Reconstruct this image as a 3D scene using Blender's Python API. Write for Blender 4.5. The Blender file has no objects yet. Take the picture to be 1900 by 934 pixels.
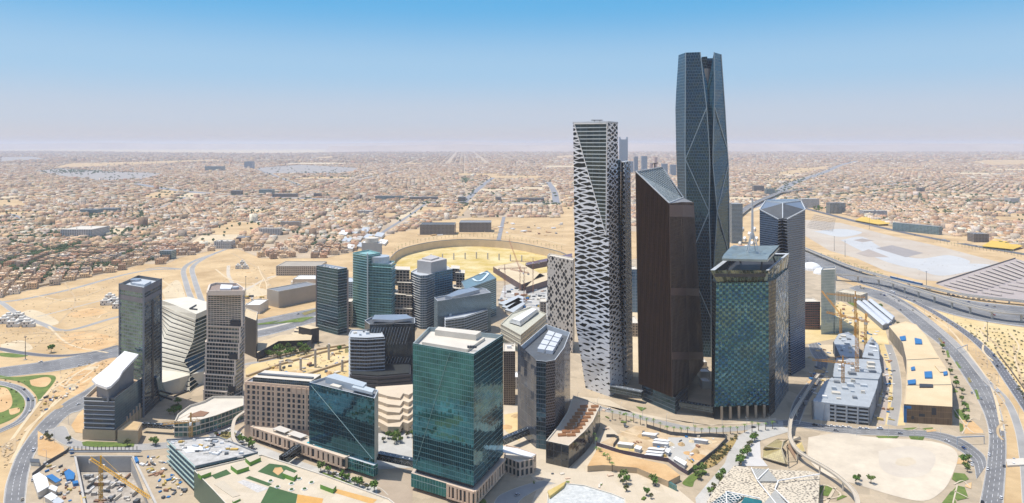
import bpy, bmesh, math, random
import numpy as np
from mathutils import Vector, noise
from mathutils.geometry import tessellate_polygon
R = math.radians
rnd = random.Random(7)
scene = bpy.context.scene
col = scene.collection

# ------------------------------------------------------------------ camera, sky, sun, exposure
H = 270.0; F = 1300.0; YH = 267.0; CX = 950.0
cam_d = bpy.data.cameras.new('camera'); cam = bpy.data.objects.new('camera', cam_d); col.objects.link(cam)
cam.location = (0, 0, H); cam.rotation_euler = (R(90), 0, 0)
cam_d.sensor_width = 36; cam_d.lens = 36*F/1900
cam_d.shift_y = -(467-YH)/1900.0
cam_d.clip_start = 1; cam_d.clip_end = 200000
scene.camera = cam
SUN_EL = R(71); SHX, SHY = 0.985, -0.17          # direction in which shadows fall on the ground
world = bpy.data.worlds.new('World'); scene.world = world; world.use_nodes = True
wn = world.node_tree.nodes; wl = world.node_tree.links
sky = wn.new('ShaderNodeTexSky'); sky.sky_type = 'NISHITA'; sky.sun_disc = False
sky.sun_elevation = SUN_EL
sky.sun_rotation = math.atan2(-SHX, -SHY)
sky.altitude = 600; sky.air_density = 1.0; sky.dust_density = 1.2; sky.ozone_density = 2.2
wn['Background'].inputs[1].default_value = 0.15
geo_ = wn.new('ShaderNodeTexCoord'); sxyz = wn.new('ShaderNodeSeparateXYZ'); wl.new(geo_.outputs['Generated'], sxyz.inputs[0])
rp_ = wn.new('ShaderNodeValToRGB'); cr = rp_.color_ramp; cr.interpolation = 'EASE'
mr_ = wn.new('ShaderNodeMapRange'); mr_.inputs[1].default_value = 0; mr_.inputs[2].default_value = .30; wl.new(sxyz.outputs[2], mr_.inputs[0])
wl.new(mr_.outputs[0], rp_.inputs[0])
STOPS = [(0, (.64, .615, .67)), (.12, (.55, .625, .77)), (.35, (.37, .60, .84)), (.67, (.11, .46, .83)), (1, (.08, .34, .70))]
while len(cr.elements) < len(STOPS): cr.elements.new(.5)
for e, (p_, c_) in zip(cr.elements, STOPS): e.position = p_; e.color = (*c_, 1)
sc_ = wn.new('ShaderNodeVectorMath'); sc_.operation = 'SCALE'; sc_.inputs[3].default_value = 1/.15/1.34; wl.new(rp_.outputs[0], sc_.inputs[0])
mk_ = wn.new('ShaderNodeMapRange'); mk_.inputs[1].default_value = .2; mk_.inputs[2].default_value = .45; mk_.inputs[3].default_value = .1; mk_.inputs[4].default_value = 1
wl.new(sxyz.outputs[2], mk_.inputs[0])
mx_ = wn.new('ShaderNodeMix'); mx_.data_type = 'RGBA'; wl.new(mk_.outputs[0], mx_.inputs[0]); wl.new(sc_.outputs[0], mx_.inputs[6]); wl.new(sky.outputs[0], mx_.inputs[7])
wl.new(mx_.outputs[2], wn['Background'].inputs[0])
sl = bpy.data.lights.new('sun', 'SUN'); sl.energy = 3.35; sl.angle = R(0.5); sl.color = (1, .95, .87)
so = bpy.data.objects.new('sun', sl); col.objects.link(so)
so.rotation_euler = Vector((SHX*math.cos(SUN_EL), SHY*math.cos(SUN_EL), -math.sin(SUN_EL))).to_track_quat('-Z', 'Y').to_euler()
so.location = (-500, 300, 900)
scene.view_settings.view_transform = 'Standard'; scene.view_settings.look = 'None'
scene.view_settings.exposure = 0.33; scene.view_settings.gamma = 1; scene.view_settings.use_curve_mapping = False
scene.cycles.volume_bounces = 1; scene.cycles.max_bounces = 5; scene.cycles.glossy_bounces = 3
scene.cycles.diffuse_bounces = 2; scene.cycles.use_denoising = True; scene.cycles.denoising_prefilter = 'ACCURATE'
scene.cycles.volume_step_rate = 1

# ------------------------------------------------------------------ from a place in the survey picture to the ground
def G(x, y, z=0.0):
    d = (H-z)*F/(y-YH)
    return Vector(((x-CX)/F*d, d, z))
def GD(x, d, z):                       # at a known distance
    return Vector(((x-CX)/F*d, d, z))
def zof(yt, yb): return H*(1-(yt-YH)/(yb-YH))
def dep(y): return H*F/(y-YH)
def xy(p): return Vector((p[0], p[1]))

# ------------------------------------------------------------------ mesh builder
class MB:
    def __init__(s): s.v = []; s.f = []; s.uv = []; s.m = []; s.k = 0
    def face(s, pts, uvs=None, m=None):
        n = len(s.v); s.v.extend([tuple(p) for p in pts]); s.f.append(tuple(range(n, n+len(pts))))
        s.uv.extend(uvs if uvs else [(p[0], p[1]) for p in pts]); s.m.append(s.k if m is None else m)
    def loft(s, rings, cap=True, m=None, mc=None, closed=True, bottom=False, u0=0):
        n = len(rings[0]); us = [u0]
        for i in range(n):
            a, b = Vector(rings[0][i]), Vector(rings[0][(i+1) % n]); us.append(us[-1]+(a-b).length)
        for r0, r1 in zip(rings, rings[1:]):
            for i in range(n if closed else n-1):
                j = (i+1) % n
                a, b, c, d = r0[i], r0[j], r1[j], r1[i]
                s.face([a, b, c, d], [(us[i], a[2]), (us[i+1], b[2]), (us[i+1], c[2]), (us[i], d[2])], m)
        if cap: s.face(rings[-1], None, m if mc is None else mc)
        if bottom: s.face(list(reversed(rings[0])), None, m)
        return s
    def prism(s, pts, z0, z1, m=None, mc=None, bottom=False, cap=True):
        return s.loft([[(p[0], p[1], z0) for p in pts], [(p[0], p[1], z1) for p in pts]], cap, m, mc, True, bottom)
    def box(s, cx, cy, z0, sx, sy, sz, a=0, m=None):
        c, n = math.cos(a), math.sin(a)
        return s.prism([(cx+px*c-py*n, cy+px*n+py*c) for px, py in ((-sx/2, -sy/2), (sx/2, -sy/2), (sx/2, sy/2), (-sx/2, sy/2))], z0, z0+sz, m, None, True)
    def bar(s, p, q, w, h=None, m=None):
        p, q = Vector(p), Vector(q); h = h or w; d = q-p
        if d.length < 1e-6: return s
        d.normalize(); up = Vector((0, 0, 1)) if abs(d.z) < .95 else Vector((0, 1, 0))
        a = d.cross(up).normalized()*w/2; b = a.cross(d).normalized()*h/2
        r = [[p-a-b, p+a-b, p+a+b, p-a+b], [q-a-b, q+a-b, q+a+b, q-a+b]]
        return s.loft([[tuple(t) for t in x] for x in r], True, m, None, True, True)
    def cyl(s, c, r, z0, z1, n=12, r1=None, m=None):
        r1 = r if r1 is None else r1
        return s.loft([[(c[0]+math.cos(t)*q, c[1]+math.sin(t)*q, z) for t in [2*math.pi*i/n for i in range(n)]] for q, z in ((r, z0), (r1, z1))], True, m)
    def mesh(s, name, mats, off=(0, 0, 0), weld=False):
        me = bpy.data.meshes.new(name); o = Vector(off)
        vs = [(v[0]-o.x, v[1]-o.y, v[2]-o.z) for v in s.v]
        me.from_pydata(vs, [], s.f)
        uvl = me.uv_layers.new(name='UVMap'); uvl.data.foreach_set('uv', [c for t in s.uv for c in t[:2]])
        mats = mats if isinstance(mats, (list, tuple)) else [mats]
        for m in mats: me.materials.append(m)
        if len(mats) > 1: me.polygons.foreach_set('material_index', s.m)
        me.update(); return me
def ccw(pts):
    a = sum(pts[i][0]*pts[(i+1) % len(pts)][1]-pts[(i+1) % len(pts)][0]*pts[i][1] for i in range(len(pts)))
    return list(pts) if a > 0 else list(reversed(pts))
def inset(pts, d):
    pts = [xy(p) for p in pts]; n = len(pts); out = []
    for i in range(n):
        a, b, c = pts[i-1], pts[i], pts[(i+1) % n]
        e1 = (b-a).normalized(); e2 = (c-b).normalized()
        n1 = Vector((-e1.y, e1.x)); n2 = Vector((-e2.y, e2.x)); k = n1+n2
        if k.length < 1e-4: k = n1
        k.normalize(); out.append(b+k*(d/max(.35, k.dot(n1))))
    return out
def mid(a, b, t=.5): return a.lerp(b, t)

# ------------------------------------------------------------------ objects
def tag(o, label=None, cat=None, group=None, kind=None):
    if label: o['label'] = label
    if cat: o['category'] = cat
    if group: o['group'] = group
    if kind: o['kind'] = kind
    return o
def thing(name, label, cat, loc=(0, 0, 0), group=None):
    o = bpy.data.objects.new(name, None); col.objects.link(o); o.location = loc; o.empty_display_size = 2
    return tag(o, label, cat, group)
def worldloc(o):
    l = Vector(o.location)
    return l+worldloc(o.parent) if o.parent else l
def part(name, mb, mats, parent, label=None, smooth=False):
    wl_ = worldloc(parent); o = bpy.data.objects.new(name, mb.mesh(name, mats, wl_)); col.objects.link(o); o.parent = parent
    if label: o['label'] = label
    if smooth:
        for p in o.data.polygons: p.use_smooth = True
    return o
def solo(name, mb, mats, label, cat, group=None, kind=None, loc=None):
    loc = Vector(loc) if loc is not None else Vector((0, 0, 0))
    o = bpy.data.objects.new(name, mb.mesh(name, mats, loc)); col.objects.link(o); o.location = loc
    return tag(o, label, cat, group, kind)
def struct(name, mb, mats): return solo(name, mb, mats, None, None, None, 'structure')
def copy_tree(o, parent=None):
    c = o.copy(); col.objects.link(c); c.parent = parent
    for ch in list(o.children): copy_tree(ch, c)
    return c

# ------------------------------------------------------------------ materials
def newmat(name):
    m = bpy.data.materials.new(name); m.use_nodes = True; nt = m.node_tree
    return m, nt, nt.nodes['Principled BSDF']
def nd(nt, t, **k):
    n = nt.nodes.new(t)
    for a, b in k.items():
        if a.startswith('i'): n.inputs[int(a[1:])].default_value = b
        else: setattr(n, a, b)
    return n
def mth(nt, op, a, b=None, c=None):
    n = nt.nodes.new('ShaderNodeMath'); n.operation = op
    for i, x in enumerate((a, b, c)):
        if x is None: continue
        if isinstance(x, (int, float)): n.inputs[i].default_value = x
        else: nt.links.new(x, n.inputs[i])
    return n.outputs[0]
def mixc(nt, f, a, b):
    n = nt.nodes.new('ShaderNodeMix'); n.data_type = 'RGBA'
    for i, x in ((0, f), (6, a), (7, b)):
        if isinstance(x, tuple): n.inputs[i].default_value = x if len(x) == 4 else (*x, 1)
        elif isinstance(x, (int, float)): n.inputs[i].default_value = x
        else: nt.links.new(x, n.inputs[i])
    return n.outputs[2]
_mc = {}
def paint(c, rough=.75, var=.18, scale=.15, metal=0.0, c2=None, scale2=None):
    """a plain painted / mineral surface with uneven tone"""
    key = (c, rough, var, scale, metal, c2, scale2)
    if key in _mc: return _mc[key]
    m, nt, b = newmat('surface'); L = nt.links
    tc = nd(nt, 'ShaderNodeNewGeometry')
    n1 = nd(nt, 'ShaderNodeTexNoise'); n1.inputs['Scale'].default_value = scale; n1.inputs['Detail'].default_value = 6
    n1.inputs['Roughness'].default_value = .65
    L.new(tc.outputs['Position'], n1.inputs['Vector'])
    lo = tuple(max(0, x*(1-var)) for x in c); hi = tuple(min(1, x*(1+var)) for x in c)
    if c2: hi = c2
    rm = nd(nt, 'ShaderNodeMapRange'); rm.inputs[1].default_value = .3; rm.inputs[2].default_value = .7
    L.new(n1.outputs[0], rm.inputs[0])
    out = mixc(nt, rm.outputs[0], (*lo, 1), (*hi, 1))
    n2 = nd(nt, 'ShaderNodeTexNoise'); n2.inputs['Scale'].default_value = scale2 or scale*9; n2.inputs['Detail'].default_value = 4
    L.new(tc.outputs['Position'], n2.inputs['Vector'])
    f = mth(nt, 'MULTIPLY_ADD', n2.outputs[0], var*1.3, 1-var*.65)
    hsv = nd(nt, 'ShaderNodeHueSaturation'); L.new(out, hsv.inputs['Color']); L.new(f, hsv.inputs['Value'])
    L.new(hsv.outputs[0], b.inputs['Base Color'])
    b.inputs['Roughness'].default_value = rough; b.inputs['Metallic'].default_value = metal
    b.inputs['Specular IOR Level'].default_value = .3
    _mc[key] = m; return m
def facade(name, g1, g2, frame, w=1.5, h=4.0, mw=.1, sh=.15, metal=.85, rough=.12, jit=.035, spand=None, patch=.5, off=0, fr=.5, every=0, mh=None, blend=0.0):
    """curtain wall: panes of glass in a frame of mullions and floor bands, every pane a little differently tinted and tilted"""
    m, nt, b = newmat(name); L = nt.links
    uv = nd(nt, 'ShaderNodeUVMap'); sp = nd(nt, 'ShaderNodeSeparateXYZ'); L.new(uv.outputs[0], sp.inputs[0])
    U = mth(nt, 'DIVIDE', sp.outputs[0], w); V = mth(nt, 'DIVIDE', sp.outputs[1], h)
    if off: 
        fl = mth(nt, 'FLOOR', V); U = mth(nt, 'ADD', U, mth(nt, 'MULTIPLY', mth(nt, 'FLOORED_MODULO', fl, 2.0), off))
    fu = mth(nt, 'FRACT', U); fv = mth(nt, 'FRACT', V)
    mu = mth(nt, 'LESS_THAN', fu, mw); sl_ = mth(nt, 'LESS_THAN', fv, sh)
    cb = nd(nt, 'ShaderNodeCombineXYZ'); L.new(mth(nt, 'FLOOR', U), cb.inputs[0]); L.new(mth(nt, 'FLOOR', V), cb.inputs[1])
    wnz = nd(nt, 'ShaderNodeTexWhiteNoise', noise_dimensions='2D'); L.new(cb.outputs[0], wnz.inputs['Vector'])
    n1 = nd(nt, 'ShaderNodeTexNoise'); n1.inputs['Scale'].default_value = .045; n1.inputs['Detail'].default_value = 3
    L.new(uv.outputs[0], n1.inputs['Vector'])
    f = mth(nt, 'ADD', mth(nt, 'MULTIPLY', wnz.outputs['Value'], 1-patch), mth(nt, 'MULTIPLY', mth(nt, 'MULTIPLY_ADD', n1.outputs[0], 3.0, -1.0), patch))  # broad noise paints patchy reflections into the pane colour
    cl = nd(nt, 'ShaderNodeClamp'); L.new(f, cl.inputs[0])
    gc = mixc(nt, cl.outputs[0], (*g1, 1), (*g2, 1))
    if spand: gc = mixc(nt, sl_, gc, (*spand, 1)); frm = mu
    else: frm = mth(nt, 'MAXIMUM', mu, sl_)
    if every:
        vv = mth(nt, 'LESS_THAN', mth(nt, 'FRACT', mth(nt, 'DIVIDE', mth(nt, 'ADD', V, .3), float(every))), 1.0/every)
        gc = mixc(nt, mth(nt, 'MULTIPLY', vv, .75), gc, (*frame, 1))
    L.new(gc, b.inputs['Base Color']); b.inputs['Metallic'].default_value = metal; b.inputs['Roughness'].default_value = rough
    ge = nd(nt, 'ShaderNodeNewGeometry')
    vs = nd(nt, 'ShaderNodeVectorMath', operation='SUBTRACT'); L.new(wnz.outputs['Color'], vs.inputs[0]); vs.inputs[1].default_value = (.5, .5, .5)
    v2 = nd(nt, 'ShaderNodeVectorMath', operation='SCALE'); L.new(vs.outputs[0], v2.inputs[0]); v2.inputs[3].default_value = jit*2
    v3 = nd(nt, 'ShaderNodeVectorMath', operation='ADD'); L.new(ge.outputs['Normal'], v3.inputs[0]); L.new(v2.outputs[0], v3.inputs[1])
    v4 = nd(nt, 'ShaderNodeVectorMath', operation='NORMALIZE'); L.new(v3.outputs[0], v4.inputs[0]); L.new(v4.outputs[0], b.inputs['Normal'])
    fb = nd(nt, 'ShaderNodeBsdfPrincipled'); fb.inputs['Roughness'].default_value = fr
    n3 = nd(nt, 'ShaderNodeTexNoise'); n3.inputs['Scale'].default_value = .3; L.new(uv.outputs[0], n3.inputs['Vector'])
    L.new(mixc(nt, n3.outputs[0], (*[x*.8 for x in frame], 1), (*[min(1, x*1.15) for x in frame], 1)), fb.inputs['Base Color'])
    mx = nd(nt, 'ShaderNodeMixShader'); L.new(frm, mx.inputs[0]); L.new(b.outputs[0], mx.inputs[1]); L.new(fb.outputs[0], mx.inputs[2])
    L.new(mx.outputs[0], nt.nodes['Material Output'].inputs[0])
    return m
def pattern_mat(name, solid, holec, kind, sx, sy, thr, metal=.6, grow=None):
    """pierced cladding over dark glass; kind 'cells' (irregular lozenges) or 'diamonds' (rotated squares of mixed size)"""
    m, nt, b = newmat(name); L = nt.links
    uv = nd(nt, 'ShaderNodeUVMap'); sp = nd(nt, 'ShaderNodeSeparateXYZ'); L.new(uv.outputs[0], sp.inputs[0])
    cb = nd(nt, 'ShaderNodeCombineXYZ'); L.new(mth(nt, 'DIVIDE', sp.outputs[0], sx), cb.inputs[0]); L.new(mth(nt, 'DIVIDE', sp.outputs[1], sy), cb.inputs[1])
    if kind == 'cells':
        nzz = nd(nt, 'ShaderNodeTexNoise'); nzz.inputs['Scale'].default_value = .07; nzz.inputs['Detail'].default_value = 1; L.new(uv.outputs[0], nzz.inputs['Vector'])
        ns = nd(nt, 'ShaderNodeSeparateColor'); L.new(nzz.outputs['Color'], ns.inputs[0])
        a_ = mth(nt, 'ADD', mth(nt, 'DIVIDE', sp.outputs[0], sx), mth(nt, 'MULTIPLY', ns.outputs[0], 1.1)); c_ = mth(nt, 'ADD', mth(nt, 'DIVIDE', sp.outputs[1], sy), mth(nt, 'MULTIPLY', ns.outputs[1], 1.2))
        ra = mth(nt, 'ADD', a_, c_); rb = mth(nt, 'SUBTRACT', c_, a_); c2 = nd(nt, 'ShaderNodeCombineXYZ'); L.new(mth(nt, 'FLOOR', ra), c2.inputs[0]); L.new(mth(nt, 'FLOOR', rb), c2.inputs[1])
        wz = nd(nt, 'ShaderNodeTexWhiteNoise', noise_dimensions='2D'); L.new(c2.outputs[0], wz.inputs['Vector'])
        da = mth(nt, 'ABSOLUTE', mth(nt, 'SUBTRACT', mth(nt, 'FRACT', ra), .5)); db = mth(nt, 'ABSOLUTE', mth(nt, 'SUBTRACT', mth(nt, 'FRACT', rb), .5))
        tv = mth(nt, 'MULTIPLY_ADD', wz.outputs['Value'], .12, thr-.06)
        if grow:
            t = nd(nt, 'ShaderNodeMapRange'); L.new(sp.outputs[1], t.inputs[0]); t.inputs[1].default_value = grow[0]; t.inputs[2].default_value = grow[0]-grow[2]; t.inputs[3].default_value = 0; t.inputs[4].default_value = grow[1]
            tv = mth(nt, 'SUBTRACT', tv, t.outputs[0])
        f = mth(nt, 'GREATER_THAN', mth(nt, 'MAXIMUM', da, db), tv)
    else:
        c2 = nd(nt, 'ShaderNodeCombineXYZ'); a = mth(nt, 'DIVIDE', sp.outputs[0], sx); c = mth(nt, 'DIVIDE', sp.outputs[1], sy)
        ra = mth(nt, 'ADD', a, c); rb = mth(nt, 'SUBTRACT', a, c)
        L.new(mth(nt, 'FLOOR', ra), c2.inputs[0]); L.new(mth(nt, 'FLOOR', rb), c2.inputs[1])
        wz = nd(nt, 'ShaderNodeTexWhiteNoise', noise_dimensions='2D'); L.new(c2.outputs[0], wz.inputs['Vector'])
        da = mth(nt, 'ABSOLUTE', mth(nt, 'SUBTRACT', mth(nt, 'FRACT', ra), .5)); db = mth(nt, 'ABSOLUTE', mth(nt, 'SUBTRACT', mth(nt, 'FRACT', rb), .5))
        f = mth(nt, 'GREATER_THAN', mth(nt, 'MAXIMUM', da, db), mth(nt, 'MULTIPLY', mth(nt, 'POWER', wz.outputs['Value'], .7), thr))
    b.inputs['Base Color'].default_value = (*holec, 1); b.inputs['Metallic'].default_value = metal; b.inputs['Roughness'].default_value = .15
    fb = nd(nt, 'ShaderNodeBsdfPrincipled'); fb.inputs['Roughness'].default_value = .55
    n3 = nd(nt, 'ShaderNodeTexNoise'); n3.inputs['Scale'].default_value = .12; L.new(uv.outputs[0], n3.inputs['Vector'])
    L.new(mixc(nt, n3.outputs[0], (*[x*.88 for x in solid], 1), (*[min(1, x*1.1) for x in solid], 1)), fb.inputs['Base Color'])
    mx = nd(nt, 'ShaderNodeMixShader'); L.new(f, mx.inputs[0]); L.new(b.outputs[0], mx.inputs[1]); L.new(fb.outputs[0], mx.inputs[2])
    L.new(mx.outputs[0], nt.nodes['Material Output'].inputs[0])
    return m
def tinted(name, rough=.8, windows=False, fixed=None):
    """own colour of each block from a colour attribute; optional rows of windows on walls"""
    m, nt, b = newmat(name); L = nt.links
    at = nd(nt, 'ShaderNodeAttribute', attribute_name='tint'); c = at.outputs['Color']
    ge = nd(nt, 'ShaderNodeNewGeometry')
    n = nd(nt, 'ShaderNodeTexNoise'); n.inputs['Scale'].default_value = .12; n.inputs['Detail'].default_value = 5; L.new(ge.outputs['Position'], n.inputs['Vector'])
    hs = nd(nt, 'ShaderNodeHueSaturation')
    if fixed: hs.inputs['Color'].default_value = (*fixed, 1)
    else: L.new(c, hs.inputs['Color'])
    L.new(mth(nt, 'MULTIPLY_ADD', n.outputs[0], .3, .87), hs.inputs['Value']); c = hs.outputs[0]
    if windows:
        uv = nd(nt, 'ShaderNodeUVMap'); sp = nd(nt, 'ShaderNodeSeparateXYZ'); L.new(uv.outputs[0], sp.inputs[0])
        U = mth(nt, 'DIVIDE', sp.outputs[0], 3.6); V = mth(nt, 'DIVIDE', sp.outputs[1], 3.5)
        fu = mth(nt, 'ABSOLUTE', mth(nt, 'SUBTRACT', mth(nt, 'FRACT', U), .5)); fv = mth(nt, 'ABSOLUTE', mth(nt, 'SUBTRACT', mth(nt, 'FRACT', V), .52))
        win = mth(nt, 'MULTIPLY', mth(nt, 'LESS_THAN', fu, .2), mth(nt, 'LESS_THAN', fv, .24))
        cb = nd(nt, 'ShaderNodeCombineXYZ'); L.new(mth(nt, 'FLOOR', U), cb.inputs[0]); L.new(mth(nt, 'FLOOR', V), cb.inputs[1])
        wz = nd(nt, 'ShaderNodeTexWhiteNoise', noise_dimensions='2D'); L.new(cb.outputs[0], wz.inputs['Vector'])
        win = mth(nt, 'MULTIPLY', win, mth(nt, 'LESS_THAN', wz.outputs['Value'], .75))
        nz = nd(nt, 'ShaderNodeSeparateXYZ'); L.new(ge.outputs['Normal'], nz.inputs[0])
        win = mth(nt, 'MULTIPLY', win, mth(nt, 'LESS_THAN', nz.outputs[2], .5))
        c = mixc(nt, win, c, (.03, .04, .05, 1))
    L.new(c, b.inputs['Base Color']); b.inputs['Roughness'].default_value = rough; b.inputs['Specular IOR Level'].default_value = .2
    return m
# ------------------------------------------------------------------ shared surfaces
SAND = paint((.57, .38, .185), .9, .22, .012, c2=(.69, .50, .27), scale2=.12)
SAND_PALE = paint((.64, .50, .31), .9, .1, .02, c2=(.72, .59, .39), scale2=.3)
SAND_ORANGE = paint((.62, .36, .15), .9, .15, .035, c2=(.72, .50, .26), scale2=.4)
SAND_YELLOW = paint((.66, .48, .20), .9, .12, .02, c2=(.76, .60, .33), scale2=.2)
SAND_GOLD = paint((.62, .43, .07), .9, .2, .02, c2=(.76, .62, .34), scale2=.15)
def paving(c1, c2, cell, line):
    m, nt, b = newmat('paving'); L = nt.links; g = nd(nt, 'ShaderNodeNewGeometry')
    v = nd(nt, 'ShaderNodeTexVoronoi', voronoi_dimensions='2D'); v.inputs['Scale'].default_value = 1/cell; L.new(g.outputs['Position'], v.inputs['Vector'])
    v2 = nd(nt, 'ShaderNodeTexVoronoi', voronoi_dimensions='2D', feature='DISTANCE_TO_EDGE'); v2.inputs['Randomness'].default_value = .0; v2.inputs['Scale'].default_value = 2.3/cell; L.new(g.outputs['Position'], v2.inputs['Vector'])
    n = nd(nt, 'ShaderNodeTexNoise'); n.inputs['Scale'].default_value = .05; n.inputs['Detail'].default_value = 8; n.inputs['Roughness'].default_value = .75; L.new(g.outputs['Position'], n.inputs['Vector'])
    s_ = nd(nt, 'ShaderNodeSeparateColor'); L.new(v.outputs['Color'], s_.inputs[0])
    f = mth(nt, 'MULTIPLY_ADD', s_.outputs[0], .45, mth(nt, 'MULTIPLY_ADD', n.outputs[0], 1.6, -.55)); cl = nd(nt, 'ShaderNodeClamp'); L.new(f, cl.inputs[0])
    c = mixc(nt, cl.outputs[0], (*c1, 1), (*c2, 1)); e = mth(nt, 'MULTIPLY', mth(nt, 'LESS_THAN', v2.outputs['Distance'], line/cell), .16)
    L.new(mixc(nt, e, c, (.30, .27, .23, 1)), b.inputs['Base Color']); b.inputs['Roughness'].default_value = .85; b.inputs['Specular IOR Level'].default_value = .2; return m
PLAZA = paving((.36, .29, .20), (.60, .48, .33), 16, .5)
PLAZA_PALE = paving((.54, .45, .32), (.68, .58, .44), 12, .25)
PLAZA_GREY = paving((.44, .42, .38), (.58, .56, .51), 10, .25)
ASPHALT = paint((.17, .17, .175), .85, .2, .03, c2=(.27, .265, .255), scale2=.15)
ASPHALT_DARK = paint((.11, .115, .13), .85, .1, .02, c2=(.17, .17, .18), scale2=.3)
ROAD_PALE = paint((.32, .31, .29), .85, .1, .02, c2=(.42, .40, .37), scale2=.3)
KERB = paint((.55, .50, .42), .8, .08, .2)
WHITE_LINE = paint((.78, .78, .76), .7, .05, 1.0)
GRASS = paint((.10, .17, .035), .95, .3, .08, c2=(.20, .26, .06), scale2=.9)
TURF = paint((.06, .12, .045), .95, .1, .1)
CITY_GROUND = paint((.46, .35, .23), .9, .25, .004, c2=(.60, .47, .32), scale2=.03)
CONCRETE = paint((.50, .47, .42), .8, .1, .08)
CONCRETE_PALE = paint((.66, .60, .50), .75, .08, .08)
STONE = paint((.72, .53, .38), .75, .08, .1)
BEIGE_WALL = paint((.50, .38, .24), .8, .1, .05)
WHITE = paint((.80, .79, .76), .55, .05, .1)
GREY_LIGHT = paint((.50, .53, .55), .6, .1, .1)
GREY = paint((.24, .25, .26), .6, .12, .1)
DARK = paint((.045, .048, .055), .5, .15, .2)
DARK_GREY = paint((.10, .11, .12), .6, .15, .1)
BLUE = paint((.03, .17, .40), .6, .1, .2)
ORANGE = paint((.62, .30, .05), .5, .1, .4)
STEEL = paint((.42, .46, .50), .35, .1, .2, metal=.6)

# ------------------------------------------------------------------ curves
def catmull(P, n=6):
    P = [Vector(p) for p in P]
    if len(P) < 3: return P
    Q = [P[0]*2-P[1]]+P+[P[-1]*2-P[-2]]; out = []
    for i in range(1, len(Q)-2):
        a, b, c, d = Q[i-1], Q[i], Q[i+1], Q[i+2]
        for k in range(n):
            t = k/n
            out.append(.5*((2*b)+(c-a)*t+(2*a-5*b+4*c-d)*t*t+(3*b-a-3*c+d)*t**3))
    out.append(P[-1]); return out
def gpts(px, z=0): return [G(x, y, z) for x, y in px]
def offset_line(P, d):
    out = []
    for i in range(len(P)):
        a = P[max(0, i-1)]; b = P[min(len(P)-1, i+1)]; t = (b-a); t.z = 0; t.normalize()
        out.append(P[i]+Vector((t.y, -t.x, 0))*d)
    return out
def ribbon_mb(A, B, z, mb=None, thick=0):
    mb = mb or MB(); u = 0
    for i in range(len(A)-1):
        a, b, c, d = [Vector((p.x, p.y, z)) for p in (A[i], A[i+1], B[i+1], B[i])]
        l = (b-a).length
        fc = [a, b, c, d]
        if (b-a).cross(c-a).z < 0: fc = [d, c, b, a]
        mb.face(fc)
        if thick:
            mb.face([Vector((p.x, p.y, z-thick)) for p in reversed(fc)])
            for p, q in ((a, b), (c, d)):
                mb.face([p, q, q-Vector((0, 0, thick)), p-Vector((0, 0, thick))])
        u += l
    return mb
ROADS = []
def road(name, px, w, mat, z=.15, kerb=True, lines=0, n=6, dashed=True):
    C = catmull(gpts(px), n); A = offset_line(C, w/2); B = offset_line(C, -w/2)
    struct(name, ribbon_mb(A, B, z), mat)
    if kerb:
        k = MB()
        for s in (1, -1): ribbon_mb(offset_line(C, s*(w/2)), offset_line(C, s*(w/2+.6)), z+.13, k, .14)
        struct('kerb', k, KERB)
    mark(C, w, lines, z)
    ROADS.append((name, C, w, px)); return C
def road2(name, up, lo, mat, z=.15, kerb=True, lines=0, n=6):
    A = catmull(gpts(up), n); B = catmull(gpts(lo), n)
    struct(name, ribbon_mb(A, B, z), mat)
    C = [(a+b)/2 for a, b in zip(A, B)]
    if kerb:
        k = MB()
        for L in (A, B):
            O = [p+(p-c).normalized()*.8 for p, c in zip(L, C)]; ribbon_mb(L, O, z+.13, k, .14)
        struct('kerb', k, KERB)
    w = sum((a-b).length for a, b in zip(A, B))/len(A)
    if lines:
        mb = MB()
        for j in range(1, lines):
            t = j/lines; P = [a.lerp(b, t) for a, b in zip(A, B)]; dash_line(P, mb, z)
        for t in (.03, .97): ribbon_mb([a.lerp(b, t-.005) for a, b in zip(A, B)], [a.lerp(b, t+.005) for a, b in zip(A, B)], z+.01, mb)
        struct('road_marking', mb, WHITE_LINE)
    ROADS.append((name, C, w, up)); return C
def dash_line(P, mb, z, on=4, off=6, w=.22):
    s = 0
    for a, b in zip(P, P[1:]):
        a = Vector((a.x, a.y, z+.01)); b = Vector((b.x, b.y, z+.01)); l = (b-a).length
        if l < .01: continue
        d = (b-a)/l; n = Vector((-d.y, d.x, 0))*w/2; t = 0
        while t < l:
            e = min(t+on, l); p, q = a+d*t, a+d*e; mb.face([p-n, q-n, q+n, p+n]); t += on+off
def mark(C, w, lines, z):
    if not lines: return
    mb = MB()
    for j in range(1, lines): dash_line(offset_line(C, -w/2+w*j/lines), mb, z)
    for s in (1, -1): ribbon_mb(offset_line(C, s*(w/2-.6)), offset_line(C, s*(w/2-.4)), z+.01, mb)
    struct('road_marking', mb, WHITE_LINE)
_pz = [0]
def patch(name, px, mat, z=.08, smooth=False, kind='structure'):
    _pz[0] += 1; z += .0007*_pz[0]
    P = gpts(px)
    if smooth: P = catmull(P+[P[0]], 5)[:-1]
    P = ccw(P); t = tessellate_polygon([[Vector((p.x, p.y, 0)) for p in P]]); mb = MB()
    for tri in t:
        f = [Vector((P[i].x, P[i].y, z)) for i in tri]
        if (f[1]-f[0]).cross(f[2]-f[0]).z < 0: f.reverse()
        mb.face(f)
    o = struct(name, mb, mat)
    if kind != 'structure': o['kind'] = kind
    return o
def slab(px, z0, z1, mb=None, m=None, zpx=None):
    """outline given where its top is seen"""
    P = ccw([G(x, y, z1 if zpx is None else zpx) for x, y in px])
    mb = mb or MB(); return mb.prism(P, z0, z1, m)

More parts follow.
